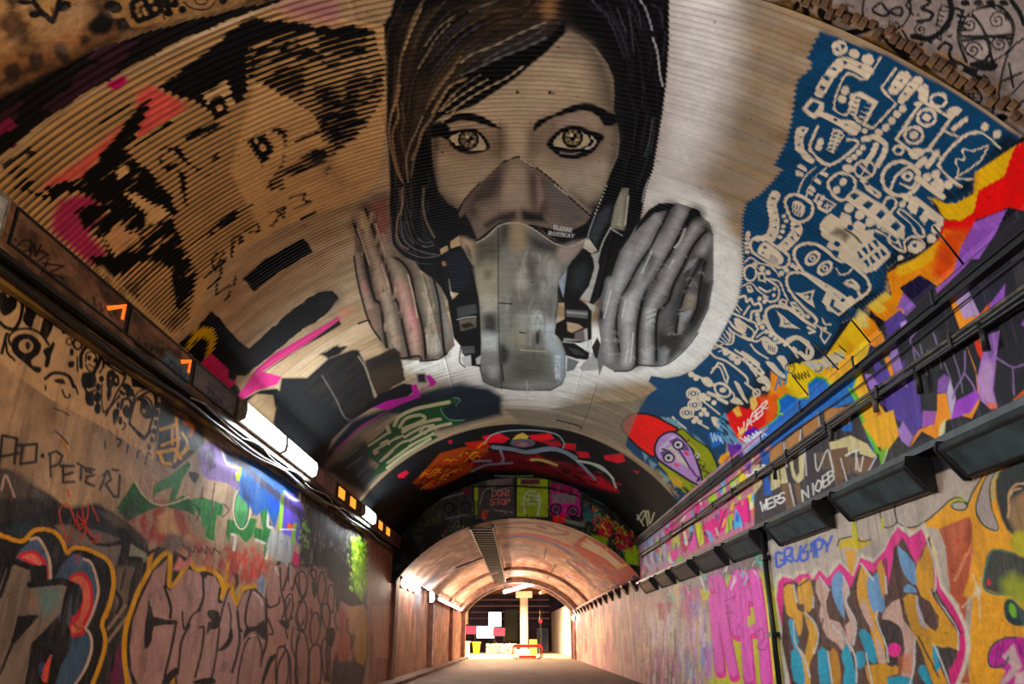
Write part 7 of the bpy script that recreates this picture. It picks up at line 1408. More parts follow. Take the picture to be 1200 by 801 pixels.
# near lip of the lining: black-painted wedge on the left
X_v = VR * np.sin(VAULT.b / VR)
Y0 = np.interp(X_v, [-4.3, -3.88, -3.27, -2.5, -2.2, -1.6, 0, 5], [4.68, 4.69, 4.78, 4.97, 5.02, 5.05, 5.06, 5.07])
_w = (VAULT.a[:, None] < 5.07 + .03 * (VAULT.jit * 2)) & (X_v[None, :] < 0)
VAULT.col[_w] = lin((20, 18, 21)); VAULT.rid[_w] = 0
_n = fbm(VAULT.a * 6, VAULT.b * 2, 88, 3)
_p = _w & (_n > .62); VAULT.col[_p] = lin((56, 30, 44))
_p = _w & (X_v[None, :] < -3.9) & (VAULT.a[:, None] > 4.85) & (_n > .4); VAULT.col[_p] = lin((110, 36, 66))
keepV = VAULT.a[:, None] >= Y0[None, :]
_flat = np.clip((11.5 - VAULT.a) / 4.0, 0.12, 1)
corr = 0.0085 * np.cos(2 * np.pi * VAULT.a / PITCH_C) * _flat
offV = corr[:, None] + 0.006 * (fbm(VAULT.a * .8, VAULT.b * .8, 5, 2) - .5)
# sheet laps: each lap stands a little proud of the next sheet
for y in (6.95, 8.9, 10.85, 12.8, 14.75, 16.7, 18.65):
    offV += (0.006 * np.clip(1 - np.abs(VAULT.a - y) / .02, 0, 1))[:, None]
for x in (-1.25, 1.6):
    offV += (0.005 * (np.abs(VAULT.b - (x - .25)) < .016))[None, :]
band = (VAULT.a > Y_LIN1)[:, None]
offV = offV + np.where(band, 0.03, 0.0)
ceiling = build_chart(VAULT, 'ceiling', M_sheet, offV, [
    (1, 'portrait_mural', 'black and white mural of a woman wearing a respirator mask'),
    (14, 'hair', 'painted black hair with a long fringe', 1), (15, 'face', 'painted face with wide eyes', 1), (16, 'mask', 'painted grey rubber mask', 1),
    (17, 'filter', 'painted ribbed filter with pink tints', 1), (18, 'filter', 'painted ribbed grey filter ringed by white glow', 1),
    (2, 'doodle_mural', 'teal mural covered with cream line doodles of faces and bones'),
    (3, 'burst_mural', 'orange, red and purple shattered lettering on the vault'),
    (4, 'bird_mural', 'purple beaked face in a red cap with an olive scarf'),
    (7, 'stencil_mural', 'faded black stencil portrait with pink sprays on tan sheets'),
    (8, 'grey_overpaint', 'dark grey and navy patches with a magenta zigzag line'),
    (9, 'green_lettering', 'green lettering piece with cream strokes'),
    (10, 'black_band_mural', 'black band with a red and grey flying figure')], label='arched ceiling lined with painted corrugated steel sheets', keep=keepV)

offB = 0.012 * (fbm(BRICK.a * 9, BRICK.b * 9, 6, 4) - .5)
near_arch = build_chart(BRICK, 'ceiling_arch', M_brickp, offB, [], label='old brick arch with black and white doodles in front of the steel lining')

offL = 0.016 * (fbm(LW.a * 2.2, LW.b * 2.2, 12, 4) - .5) + .004 * (fbm(LW.a * 14, LW.b * 14, 13, 2) - .5)
wall_left = build_chart(LW, 'wall_left', M_wall, offL, [
    (1, 'ink_doodle_mural', 'black doodles of a heart, eyes and skull on tan wall'),
    (2, 'blue_letter_graffiti', 'grey and blue rounded letters with yellow outline'),
    (3, 'pink_letter_graffiti', 'pinkish grey bubble letters with black and yellow outline'),
    (4, 'green_letter_graffiti', 'green angular letters above the pink bubble letters'),
    (5, 'blue_purple_graffiti', 'blue and purple blocks under the bright lamp')], label='left tunnel wall covered in graffiti', flip=True)
offR = 0.010 * (fbm(RW.a * 2.2, RW.b * 2.2, 14, 4) - .5) + .010 * (fbm(RW.a * 22, RW.b * 22, 15, 2) - .5) * (RW.b < 2.9)[None, :]
wall_right = build_chart(RW, 'wall_right', M_wall, offR, [
    (3, 'burst_mural', 'lower half of the purple and orange shattered lettering'),
    (5, 'candy_letter_graffiti', 'magenta, cyan and lime letters above the dark lamp boxes'),
    (6, 'brown_letter_graffiti', 'brown and cream letters with white tags'),
    (11, 'orange_cartoon_graffiti', 'orange yellow ground with dark cloud and magenta curl'),
    (12, 'ochre_letter_graffiti', 'ochre, blue and pink lettering with silver outline'),
    (13, 'hot_pink_letter_graffiti', 'hot pink bubble letters on yellow')], label='right tunnel wall covered in graffiti')
Xh, Zh = np.meshgrid(HW.a, HW.b, indexing='ij')
keepH = (Xh ** 2 + (Zh - HZ) ** 2 > (HR - .02) ** 2) & (Xh ** 2 + (Zh - VZ) ** 2 < (VR + .1) ** 2)
wall_head = build_chart(HW, 'wall_head', M_wall, 0.02 * (fbm(HW.a * 3, HW.b * 3, 16, 3) - .5), [], label='dark painted arch wall where the tunnel roof drops, covered in stencils', keep=keepH)
far_ceiling = build_chart(FV, 'ceiling_far', M_wall, 0.03 * (fbm(FV.a * .6, FV.b * 1.2, 17, 3) - .5), [], label='lower plastered vault in the far half of the tunnel')
wl2 = build_chart(LF, 'wall_left_far', M_wall, 0.03 * (fbm(LF.a * .5, LF.b, 18, 3) - .5), [], label='far left tunnel wall, streaked orange and pink', flip=True)
wr2 = build_chart(RF, 'wall_right_far', M_wall, 0.03 * (fbm(RF.a * .5, RF.b, 19, 3) - .5), [], label='far right tunnel wall, streaked pink and cream')
beam_face = build_chart(BEAM, 'trunking_face', M_enamel, 0.0, [(20 + i, 'diffuser', 'spray-painted lamp cover') for i in range(len(FIX))], kind=None, flip=True)
rail_face = build_chart(RAIL, 'rail_face', M_enamel, 0.0, [], kind=None)
# ------------------------------------------------------------------ floor, kerb, enclosing structure
M_floor = mat_plain('tunnel_floor', (112, 94, 80), 0.8, var=0.3, scale=1.2, rgb2=(86, 72, 62), bump=0.3, bscale=30)
M_dark = mat_plain('black_steel', (26, 28, 30), 0.45, 0.2, bump=0.1)
M_green = mat_plain('grimy_green_steel', (46, 56, 56), 0.42, 0.2, rgb2=(26, 32, 34), scale=5)
M_glass = mat_plain('grimy_lens', (62, 80, 84), 0.28, 0.0, rgb2=(40, 52, 56), scale=4, bump=0.05)
M_grime = mat_plain('grimy_ledge', (66, 50, 36), 0.8, rgb2=(128, 98, 34), scale=2.2, bump=0.5)
M_cable = mat_plain('old_cable', (96, 84, 70), 0.6, rgb2=(40, 36, 32), scale=6)
M_galv = mat_plain('galvanised', (150, 146, 138), 0.4, 0.5, rgb2=(110, 104, 96))
M_brickr = mat_plain('brown_brick', (122, 84, 50), 0.85, rgb2=(84, 58, 38), scale=7, bump=0.6)
M_brickr2 = mat_plain('ochre_brick', (150, 112, 60), 0.85, rgb2=(96, 70, 44), scale=7, bump=0.6)
M_conc = mat_plain('kerb_concrete', (140, 120, 104), 0.8, rgb2=(108, 90, 78), scale=3, bump=0.4)
M_rib = mat_plain('rib_brick', (110, 72, 56), 0.8, rgb2=(70, 46, 38), scale=3, bump=0.5)
M_pinkpipe = mat_plain('pink_painted_pipe', (190, 120, 110), 0.5, rgb2=(120, 84, 76), scale=2)

def adopt(ch, par):
    if par is None: return ch
    ch.parent = par; ch.matrix_parent_inverse = Matrix.Translation(-Vector(par.location))
    return ch

fl = MB().box(-4.5, -9, -.15, 4.4, 64, 0).build('floor', M_floor); tag(fl, 'brown worn tunnel road surface', kind='structure')
kb = empty('trim_1', (-4.1, 6, 0)); tag(kb, 'low concrete kerb along the left wall', kind='structure')
for k in range(29):
    y = 5.5 + 2 * k
    adopt(MB().box(-4.42, y + .012, 0, -3.86 + .02 * math.sin(k * 2.3), y + 1.988, .13, .015).build('kerb_stone', M_conc), kb)
bw = MB().box(-4.6, -9.3, 0, 4.4, -9, 7).build('wall_back', mat_plain('back_wall', (120, 104, 92), .8)); tag(bw, 'plain wall closing the tunnel behind', kind='structure')

# ------------------------------------------------------------------ exposed brick ring at the arch edge (each brick a piece)
r_ = random.Random(3)
bms = []
for v in range(3):
    b = MB().box(-.030, -.045, -.03, .030, .045, .03, .008); me = b.build('brick', M_brickr if v < 2 else M_brickr2)
    bms.append(me.data); bpy.data.objects.remove(me)
n_b = 0
for side in (1,):
    th = 0.36
    while th < 0.86:
        yy = (5.0 if side > 0 else float(np.interp(-VR * math.sin(th), [-4.3, -3.88, -3.27, -2.5, -2.2], [4.62, 4.63, 4.72, 4.91, 4.96]))) + r_.uniform(-.02, .02)
        o = bpy.data.objects.new('brick', bms[r_.randint(0, 2)]); link(o)
        R_ = VR + .055 + r_.uniform(-.012, .016)
        o.location = (side * R_ * math.sin(th), yy - .01 + r_.uniform(-.05, .03), VZ + R_ * math.cos(th)); o.rotation_euler = (r_.uniform(-.08, .08), side * th, r_.uniform(-.1, .1))
        o.scale = (1, r_.uniform(.7, 1.2), 1); o.parent = near_arch
        th += .069 / VR

# ------------------------------------------------------------------ left: trunking beam with lamps
beam = empty('lamp_trunking', (-4.28, 4, 4.34)); tag(beam, 'long steel trunking carrying lamps along the left wall', 'trunking')
adopt(beam_face, beam); beam_face['label'] = 'grimy painted front face'
for d in [c for c in beam_face.children]: pass
adopt(MB().box(-4.375, -9, 4.37, -4.142, 27.6, 4.75).build('body', M_dark), beam)
adopt(MB().box(-4.17, -9, 4.75, -4.142, 27.6, 4.772).build('top_lip', M_dark), beam)
adopt(MB().box(-4.22, -9, 4.30, -4.142, 27.6, 4.37).build('bottom_lip', M_dark), beam)
adopt(MB().box(-4.375, -9, 4.18, -4.30, 27.6, 4.34).build('ledge', M_grime), beam)

def emit_lamp(parent, loc, size, energy, rgb, rot, spread=None, sy=None):
    l = bpy.data.lights.new('lamp_light', 'AREA'); l.shape = 'RECTANGLE'; l.size = size; l.size_y = sy or .14; l.energy = energy; l.color = rgb
    if spread: l.spread = spread
    o = bpy.data.objects.new('lamp_light', l); link(o); o.location = loc; o.rotation_euler = rot
    adopt(o, parent); return o

FACE_R = Matrix(((0, 0, -1), (1, 0, 0), (0, -1, 0))).to_euler()      # shines towards +X
FACE_L = Matrix(((0, 0, 1), (1, 0, 0), (0, 1, 0))).to_euler()        # shines towards -X
WHITE = (0.86, 0.95, 1.0)
M_lit = mat_emit('lit_diffuser', (0.86, 0.95, 1.0), 14.0)
M_amber = mat_emit('amber_glow', (1.0, 0.16, 0.01), 1.0)
M_amber2 = mat_emit('amber_lamp', (1.0, 0.34, 0.03), 1.1)

def tube_lamp(y0, y1, label, mat=None, energy=0, rgb=WHITE, cat='lamp', zc=4.56, group=None, x=-4.134, down=0):
    t = empty('wall_lamp', (x, (y0 + y1) / 2, zc)); tag(t, label, cat, group)
    s = 1 if x < 0 else -1
    adopt(MB().box(min(x, x + s * .05), y0, zc - .17, max(x, x + s * .05), y1, zc + .17, .01).build('housing', M_galv), t)
    d = MB(); d.prism([(x + s * .05, zc - .155), (x + s * .12, zc - .12), (x + s * .135, zc), (x + s * .12, zc + .12), (x + s * .05, zc + .155)], 'y', y0 + .03, y1 - .03)
    adopt(d.build('diffuser', mat), t)
    for ye in (y0, y1 - .03): adopt(MB().prism([(x + s * .05, zc - .165), (x + s * .13, zc - .125), (x + s * .145, zc), (x + s * .13, zc + .125), (x + s * .05, zc + .165)], 'y', ye, ye + .03).build('end_cap', M_galv), t)
    if energy:
        o = emit_lamp(t, (x + s * .17, (y0 + y1) / 2, zc), y1 - y0, energy, rgb, (0, 0, 0))
        o.rotation_euler = (FACE_R if s > 0 else FACE_L)
        if down: emit_lamp(t, (x + s * .12, (y0 + y1) / 2, zc - .19), .12, down, rgb, (0, 0, 0), sy=y1 - y0)
    return t

# covers that are switched off: frame and painted diffuser, two with an amber lamp glowing at the end
dif = {round(c.data.vertices[0].co.y, 0): c for c in beam_face.children}
difs = sorted([c for c in beam_face.children], key=lambda c: min(v.co.y for v in c.data.vertices))
lab = ['switched-off lamp cover with clean grey diffuser above the heart doodle', 'brown switched-off lamp cover with a black tag above the skull doodle', 'switched-off lamp cover with blue paint and an amber glow beside the yellow M',
       'dusty blue switched-off lamp cover next to the brightest lamp', 'pinkish switched-off lamp cover just past the brightest lamp', 'wall lamp with two amber windows over the dark flaking wall', 'wall lamp with two amber windows past the short white lamp']
for i, (y0, y1) in enumerate(FIX):
    t = empty('wall_lamp', (-4.14, (y0 + y1) / 2, 4.57)); tag(t, lab[i], 'lamp', 'lamps on the left trunking')
    d = difs[i]; d.parent = t; d.matrix_parent_inverse = Matrix.Translation(-Vector(t.location)); d.location = (0.012, 0, 0)
    fr = MB()
    for za, zb in ((4.405, 4.425), (4.725, 4.745)): fr.box(-4.136, y0 - .02, za, -4.115, y1 + .02, zb)
    for ya in (y0 - .02, y1): fr.box(-4.136, ya, 4.425, -4.115, ya + .02, 4.725)
    adopt(fr.build('frame', M_galv if i in (0, 4) else M_dark), t)
    if i in (1, 2):
        adopt(MB().prism([(y1 - .36, 4.50), (y1 - .06, 4.66), (y1 - .06, 4.70), (y1 - .40, 4.53)] if i == 1 else [(y1 - .30, 4.56), (y1 - .06, 4.66), (y1 - .06, 4.70), (y1 - .34, 4.60)], 'x', -4.125, -4.112).build('amber_tube', M_amber), t)
        adopt(MB().box(-4.125, y1 - .10, 4.52, -4.112, y1 - .06, 4.66).build('amber_tube', M_amber), t)
        emit_lamp(t, (-4.08, y1 - .2, 4.58), .3, 2.0, (1, .35, .06), (0, math.radians(90), 0))
        t.children[-1].rotation_euler = FACE_R
    if i in (5, 6):
        for ya in (y0 + .15, y1 - .75): adopt(MB().box(-4.13, ya, 4.46, -4.105, ya + .6, 4.69, .01).build('amber_window', M_amber2), t)
tube_lamp(10.88, 12.95, 'brightest white tube lamp, nearer half of a pair above the blue and green graffiti', M_lit, 150, down=70, group='lamps on the left trunking')
tube_lamp(13.02, 15.15, 'brightest white tube lamp, further half of a pair above the blue and green graffiti', M_lit, 150, down=70, group='lamps on the left trunking')
tube_lamp(20.3, 21.9, 'short white lamp above the ivy-green patch of wall', M_lit, 130, down=70, group='lamps on the left trunking')
# left: trunking row goes on behind the photographer; right: added warm fill lights, unseen
def row_light(name, loc, length, width, energy, rgb, rot):
    l = bpy.data.lights.new(name, 'AREA'); l.shape = 'RECTANGLE'; l.size = length; l.size_y = width; l.energy = energy; l.color = rgb
    o = bpy.data.objects.new(name, l); link(o); o.location = loc; o.rotation_euler = rot
_n = Vector((-.26, 0, -.21)).normalized(); _x = Vector((0, 1, 0)); _z = -_n
FACE_BOX = Matrix((_x, _z.cross(_x), _z)).transposed().to_euler()          # the slanting face of a box lamp
for k, (yl, yr) in enumerate(((-6.3, -4.0), (-1.5, .65), (2.4, 3.35))):
    row_light('lamp_row_left_%d_offscreen' % (k + 1), (-3.96, yl, 4.56), 2.1, .24, (220, 250, 190)[k], (.93, .96, 1.0), FACE_R)
    row_light('fill_light_right_%d_offscreen' % (k + 1), (3.97, yr, 2.90), 2.0, .24, (200, 250, 170)[k], (1.0, .72, .44), FACE_BOX)
# cables under the trunking
def cable(name, pts, r, mat, label=None, cat=None, parent=None):
    o = MB().tube(pts, r, 6).build(name, mat, parent)
    if label: tag(o, label, cat)
    return o
pts = [(-4.225 + .015 * math.sin(k * 1.7), 4.2 + k * .6, 4.225 + .025 * math.sin(k * .9)) for k in range(39)]
cable('black_pipe', pts, .03, M_dark, 'thick black cable running under the left trunking', 'cable')
pts = [(-4.10 + .02 * math.sin(k * 2.1), 9.2 + k * .4, 4.235 + .045 * math.sin(k * 1.15)) for k in range(26)]
cable('loose_cable', pts, .012, M_galv, 'thin pale cable sagging below the bright lamps', 'cable')
pts = [(-4.16, 10.6 + k * .4, 4.15 - .05 * math.sin(k * .62)) for k in range(24)]
cable('loose_cable', pts, .014, M_cable, 'brown cable looping below the bright lamps', 'cable')

# ------------------------------------------------------------------ right: rail, conduits, lamp boxes
rail = empty('cable_rail', (4.15, 4, 4.48)); tag(rail, 'square cable rail along the right springing, sprayed with the mural colours', 'rail')
adopt(rail_face, rail); rail_face['label'] = 'sprayed front face'
adopt(MB().box(4.071, 3, 4.49, 4.185, 27.6, 4.61).build('body', M_dark), rail)
adopt(MB().box(4.10, 3, 4.435, 4.19, 27.6, 4.49).build('under_channel', M_dark), rail)
for k in range(11): adopt(MB().box(4.062, 5.0 + k * 1.9, 4.47, 4.19, 5.05 + k * 1.9, 4.625).build('clamp', M_dark), rail)
for i, (y, dx, dz) in enumerate(((6.35, .30, .42), (8.35, .30, .40), (9.3, .34, .42), (10.4, .26, .34))):
    rod = MB().tube([(4.1, y, 4.6), (4.1 - dx, y - .15, 4.6 + dz * .8)], .011, 6).build('hanger_rod', M_dark); adopt(rod, rail)
cd = empty('conduit', (4.15, 4, 4.0)); tag(cd, 'bundle of dark conduits halfway up the right wall', 'conduit')
for k, (dz, r, m) in enumerate(((0, .032, M_dark), (.055, .022, M_cable), (-.045, .018, M_dark))):
    pts = [(4.13 - .01 * k, 3.2 + j * 1.2, 4.04 + dz + .012 * math.sin(j * 1.3 + k)) for j in range(21)]
    adopt(MB().tube(pts, r, 8).build('pipe', m), cd)
for j in range(12): adopt(MB().box(4.085, 5.2 + j * 1.6, 3.98, 4.185, 5.25 + j * 1.6, 4.125).build('clip', M_dark), cd)
for y, L, m in ((7.55, .24, M_dark), (6.35, .22, M_dark), (8.55, .15, M_cable), (9.9, .16, M_cable), (12.3, .2, M_dark)):
    adopt(MB().tube([(4.12, y, 4.04), (4.12, y + .01, 4.0 - L)], .034, 10).build('drop_fitting', m), cd)
cable('thin_wire', [(4.165, 4.2 + k * .8, 4.33 + .03 * math.sin(k * .8)) for k in range(24)], .009, M_dark, 'thin black wire between rail and conduits on the right wall', 'wire')

chan = MB().prism([(4.185, 3.22), (4.02, 3.22), (4.02, 3.155), (4.05, 3.155), (4.05, 3.19), (4.185, 3.19)], 'y', -9, 27.6).build('cable_channel', M_green); tag(chan, 'dark green steel channel above the lamp boxes on the right wall', 'channel')
def box_lamp(y0, y1, label, lit=None, dx=0.0):
    t = empty('box_lamp', (4.1, (y0 + y1) / 2, 2.80)); tag(t, label, 'lamp', 'box lamps on the right wall')
    prof = [(4.185, 3.12), (3.94, 3.12), (3.92, 3.06), (4.13, 2.80), (4.185, 2.80)]
    hs = adopt(MB().prism(prof, 'y', y0, y1).build('housing', M_green), t)
    # raised rim and lens on the slanting face
    a = Vector((3.92, 0, 3.06)); b = Vector((4.13, 0, 2.80)); n = Vector((-(a.z - b.z), 0, -(b.x - a.x))).normalized()
    def pt(u, y, o): p = a + (b - a) * u + n * o; return (p.x, y, p.z)
    m = MB()
    def bar(u0, u1, ya, yb, o0, o1):
        q = [pt(u0, ya, o0), pt(u1, ya, o0), pt(u1, yb, o0), pt(u0, yb, o0)]; q2 = [pt(u0, ya, o1), pt(u1, ya, o1), pt(u1, yb, o1), pt(u0, yb, o1)]
        vs = [m.bm.verts.new(p) for p in q + q2]
        for f in ((0, 1, 2, 3), (4, 7, 6, 5), (0, 4, 5, 1), (1, 5, 6, 2), (2, 6, 7, 3), (3, 7, 4, 0)): m.bm.faces.new([vs[i] for i in f])
    bar(.04, .10, y0 + .03, y1 - .03, 0, .012); bar(.90, .96, y0 + .03, y1 - .03, 0, .012); bar(.10, .90, y0 + .03, y0 + .08, 0, .012); bar(.10, .90, y1 - .08, y1 - .03, 0, .012)
    adopt(m.build('rim', M_dark), t)
    m = MB(); bar2 = m
    q = [pt(.10, y0 + .08, .004), pt(.90, y0 + .08, .004), pt(.90, y1 - .08, .004), pt(.10, y1 - .08, .004)]
    q2 = [pt(.10, y0 + .08, -.01), pt(.90, y0 + .08, -.01), pt(.90, y1 - .08, -.01), pt(.10, y1 - .08, -.01)]
    vs = [m.bm.verts.new(p) for p in q + q2]
    for f in ((0, 1, 2, 3), (4, 7, 6, 5), (0, 4, 5, 1), (1, 5, 6, 2), (2, 6, 7, 3), (3, 7, 4, 0)): m.bm.faces.new([vs[i] for i in f])
    adopt(m.build('lens', M_glass if not lit else M_lit), t)
    adopt(MB().prism([(4.185, 3.15), (3.925, 3.15), (3.90, 3.06), (4.12, 2.78), (4.185, 2.78)], 'y', y0 - .03, y0).build('end_plate', M_dark, hs), None)
    adopt(MB().prism([(4.185, 3.15), (3.925, 3.15), (3.90, 3.06), (4.12, 2.78), (4.185, 2.78)], 'y', y1, y1 + .03).build('end_plate', M_dark, hs), None)
    if lit:
        o = emit_lamp(t, tuple(Vector(pt(.5, (y0 + y1) / 2, .04))), y1 - y0, lit[0], lit[1], (0, 0, 0), sy=.2)
        z = -n; xx = Vector((0, 1, 0)); yy = z.cross(xx)
        o.rotation_euler = Matrix((xx, yy, z)).transposed().to_euler()
    return t
bl_ = ['unlit dark green box lamp over the orange cartoon graffiti', 'unlit box lamp with magenta overspray above the ochre lettering', 'unlit box lamp with a blue-tinted lens above the blue tag', 'unlit box lamp just past the black wall pipe', 'unlit box lamp above the hot pink letters', 'small unlit box lamp above the pink streaked wall']
for i, (y0, y1) in enumerate(((5.0, 7.1), (7.75, 9.75), (10.4, 12.5), (13.4, 15.3), (15.9, 17.9), (18.6, 20.6))): box_lamp(y0, y1, bl_[i])
for y0, y1 in ((21.4, 23.2), (24.2, 26.2)): box_lamp(y0, y1, bl_[5])
vp = empty('wall_pipe', (4.13, 13.35, 0)); tag(vp, 'thin black vertical pipe between pink letters and ochre lettering', 'pipe')
adopt(MB().tube([(4.13, 13.35, 0), (4.13, 13.35, 3.12)], .045, 10).build('pipe', M_dark), vp)
for z in (1.45, 2.65): adopt(MB().box(4.06, 13.22, z, 4.185, 13.5, z + .07).build('bracket', M_dark), vp)

# ------------------------------------------------------------------ far half of the tunnel
M_pier = mat_plain('brick_pier', (150, 104, 84), .75, rgb2=(110, 72, 60), scale=1.6, bump=.5)
for i, (x0, x1, y, lb) in enumerate(((-4.42, -4.22, 40.0, 'left wall pier with painted letters'), (-4.42, -4.2, 52.0, 'left wall pier'), (-4.42, -4.1, 62.6, 'left pier at the far mouth'), (4.05, 4.22, 60.5, 'right pier near the far mouth'), (4.0, 4.22, 63.0, 'right pier at the far mouth'), (-4.42, -4.3, 28.2, 'left pier where the roof drops'))):
    p = MB().box(x0, y, 0, x1, y + .8, 3.55, .01).build('wall_pier', M_pier); tag(p, lb, kind='structure')
# white poster strip on the pier
M_post = mat_plain('torn_posters', (206, 200, 206), .6, rgb2=(120, 60, 90), scale=2.6)
ps = MB().box(-4.212, 40.05, .25, -4.20, 40.75, 3.0).build('poster_strip', M_post); tag(ps, 'strip of torn white and coloured posters on the left pier', 'poster')
# ribs
def rib(y, w, d, nm, lb, R_=HR, zc_=HZ, a=0.9):
    m = MB(); n = 40; bm = m.bm; prev = None
    for k in range(n + 1):
        th = -a + 2 * a * k / n; q = []
        for rr, yy in ((R_ + .02, y), (R_ - d, y), (R_ - d, y + w), (R_ + .02, y + w)): q.append(bm.verts.new((rr * math.sin(th), yy, zc_ + rr * math.cos(th))))
        if prev:
            for j in range(4): bm.faces.new([prev[j], prev[(j + 1) % 4], q[(j + 1) % 4], q[j]])
        prev = q
    o = m.build(nm, M_rib); tag(o, lb, kind='structure'); return o
rib(47.5, .6, .16, 'trim_2', 'brick rib of the far vault'); rib(56.4, 1.2, .30, 'trim_3', 'deep brick rib near the far mouth'); rib(61.5, .8, .22, 'trim_4', 'brick rib at the far mouth')
# cable ladder
lad = empty('cable_ladder', (-1.3, 28, 5.1)); tag(lad, 'dark cable ladder hanging along the far vault', 'cable ladder')
for x in (-1.72, -.92): adopt(MB().box(x - .04, 27.9, 5.05 if x < -1 else 5.12, x + .04, 57, 5.17 if x < -1 else 5.24).build('side_rail', M_dark), lad)
rg = None
for k in range(40):
    if rg is None: rg = MB().box(-1.70, -.07, 5.06, -.94, .07, 5.12).build('rung', M_dark); o = rg
    else: o = rg.copy(); link(o)
    o.location = (0, 0, 0); o.parent = lad; o.matrix_parent_inverse = Matrix.Translation(-Vector(lad.location)); o.location = (0, 28.2 + k * .72, .02)
cable('ceiling_cable', [(-1.7, 38, 5.05), (-2.3, 37.6, 4.78), (-2.9, 37.3, 4.52)], .035, M_dark, 'black cable branching left from the cable ladder', 'cable')
# far left lamps
M_bulb = mat_emit('bulb', (1.0, .93, .8), 22); M_bulb2 = mat_emit('cold_bulb', (.85, .9, 1.0), 26); M_long = mat_emit('far_tube', (1.0, .86, .74), 16)
def bulkhead(y, x, z, r, label, mat, e, rgb, grp=None, sx=1.0):
    t = empty('bulkhead_lamp', (x, y, z)); tag(t, label, 'lamp', grp)
    s = 1 if x < 0 else -1
    adopt(MB().tube([(x - s * .14, y, z), (x - s * .02, y, z)], r * 1.05, 14).build('base', M_galv), t)
    m = MB(); bmesh.ops.create_uvsphere(m.bm, u_segments=14, v_segments=8, radius=r); g = m.build('globe', mat); g.scale = (.7, sx, 1); g.location = (x + s * .02, y, z); adopt(g, t)
    l = bpy.data.lights.new('lamp_light', 'POINT'); l.energy = e; l.color = rgb; l.shadow_soft_size = .15; o = bpy.data.objects.new('lamp_light', l); link(o); o.location = (x + s * .32, y, z); adopt(o, t)
for y in (29.9, 31.7, 33.5): bulkhead(y, -4.26, 3.36, .19, 'round bulkhead lamp in a row of three where the roof drops', M_bulb, 60, (1, .82, .6), 'row of three bulkhead lamps', 1.8)
bulkhead(37.2, -4.05, 3.22, .24, 'single cold bulkhead lamp on a short bracket', M_bulb2, 70, (.9, .92, 1))
bulkhead(59.7, 4.03, 2.84, .2, 'bulkhead lamp high on the right wall by the far mouth', M_bulb, 70, (1, .85, .7))
t = empty('strip_lamp', (-4.2, 46, 3.3)); tag(t, 'long lit strip lamp on the far left wall', 'lamp')
adopt(MB().box(-4.19, 41.2, 3.22, -4.08, 57, 3.42).build('housing', M_galv), t); adopt(MB().prism([(-4.08, 3.24), (-4.0, 3.27), (-4.0, 3.37), (-4.08, 3.40)], 'y', 41.3, 56.9).build('diffuser', M_long), t)
o = emit_lamp(t, (-3.96, 49, 3.3), 15, 1900, (1, .74, .52), (0, 0, 0)); o.rotation_euler = Matrix(((0, 0, -1), (1, 0, 0), (0, -1, 0))).to_euler()
# right ledge pipe and brackets
rp = empty('ledge_pipe', (4.05, 28, 3.35)); tag(rp, 'pink painted pipe on brackets along the far right wall', 'pipe')
adopt(MB().tube([(4.02, 27.8, 3.40), (4.02, 45, 3.38), (4.02, 60, 3.36)], .07, 10).build('pipe', M_pinkpipe), rp)
for k in range(13): adopt(MB().prism([(4.17, 3.33), (3.95, 3.33), (3.95, 3.29), (4.17, 2.98)], 'y', 28.4 + k * 2.5, 28.9 + k * 2.5).build('bracket', M_dark), rp)
# hanging tube near the mouth, and the slanting beam beside it
M_ftube = mat_emit('hanging_tube', (1.0, .95, .86), 26)
a, b = (-1.0, 57.5, 4.55), (1.1, 61.5, 5.35)
t = empty('tube_lamp', a); tag(t, 'bright hanging tube lamp slanting across the far mouth', 'lamp')
adopt(MB().tube([a, b], .13, 10).build('tube', M_ftube), t); adopt(MB().tube([(a[0], a[1], a[2] + .14), (b[0], b[1], b[2] + .14)], .07, 6).build('housing', M_galv), t)
for q in (a, b): adopt(MB().tube([(q[0], q[1], q[2] + .14), (q[0], q[1], 5.36)], .02, 6).build('hanger', M_dark), t)
l = bpy.data.lights.new('lamp_light', 'POINT'); l.energy = 600; l.color = (1, .92, .8); l.shadow_soft_size = .2; o = bpy.data.objects.new('lamp_light', l); link(o); o.location = (.05, 59.5, 4.6); adopt(o, t)
a, b = (1.6, 60, 4.6), (3.0, 63, 5.1)
t = empty('slanting_beam', a); tag(t, 'slanting timber beam hung beside the tube lamp at the far mouth', 'beam')
adopt(MB().tube([a, b], .13, 4).build('timber', mat_plain('pale_timber', (176, 140, 96), .7)), t)
for q in (a, b): adopt(MB().tube([(q[0], q[1], q[2] + .1), (q[0], q[1], 5.3 if q is a else 5.2)], .02, 6).build('hanger', M_dark), t)

# ------------------------------------------------------------------ street barrier
M_red = mat_plain('red_plastic', (214, 36, 24), .4, var=.15); M_wht = mat_plain('white_plastic', (222, 210, 200), .45, var=.1)
br = empty('street_barrier', (.65, 62, 0)); tag(br, 'red pedestrian barrier standing at the far mouth', 'barrier')
x0, x1 = -.45, 1.75
adopt(MB().tube([(x0, 62, .18), (x0, 62, .85), (x0 + .12, 62, 1.0), (x1 - .12, 62, 1.0), (x1, 62, .85), (x1, 62, .18), (x1 - .12, 62, .06), (x0 + .12, 62, .06), (x0, 62, .18)], .035, 8).build('frame', M_red), br)
adopt(MB().box(x0 + .05, 61.97, .80, x1 - .05, 62.03, .98).build('top_board', M_red), br); adopt(MB().box(x0 + .45, 61.97, .10, x1 - .45, 62.03, .26).build('bottom_board', M_red), br)
for k in range(9): adopt(MB().box(x0 + .2 + k * .22, 61.985, .24, x0 + .23 + k * .22, 62.015, .84).build('bar', M_wht), br)
for x in (x0 + .3, x1 - .3): adopt(MB().box(x - .05, 61.7, 0, x + .05, 62.3, .07).build('foot', M_dark), br)

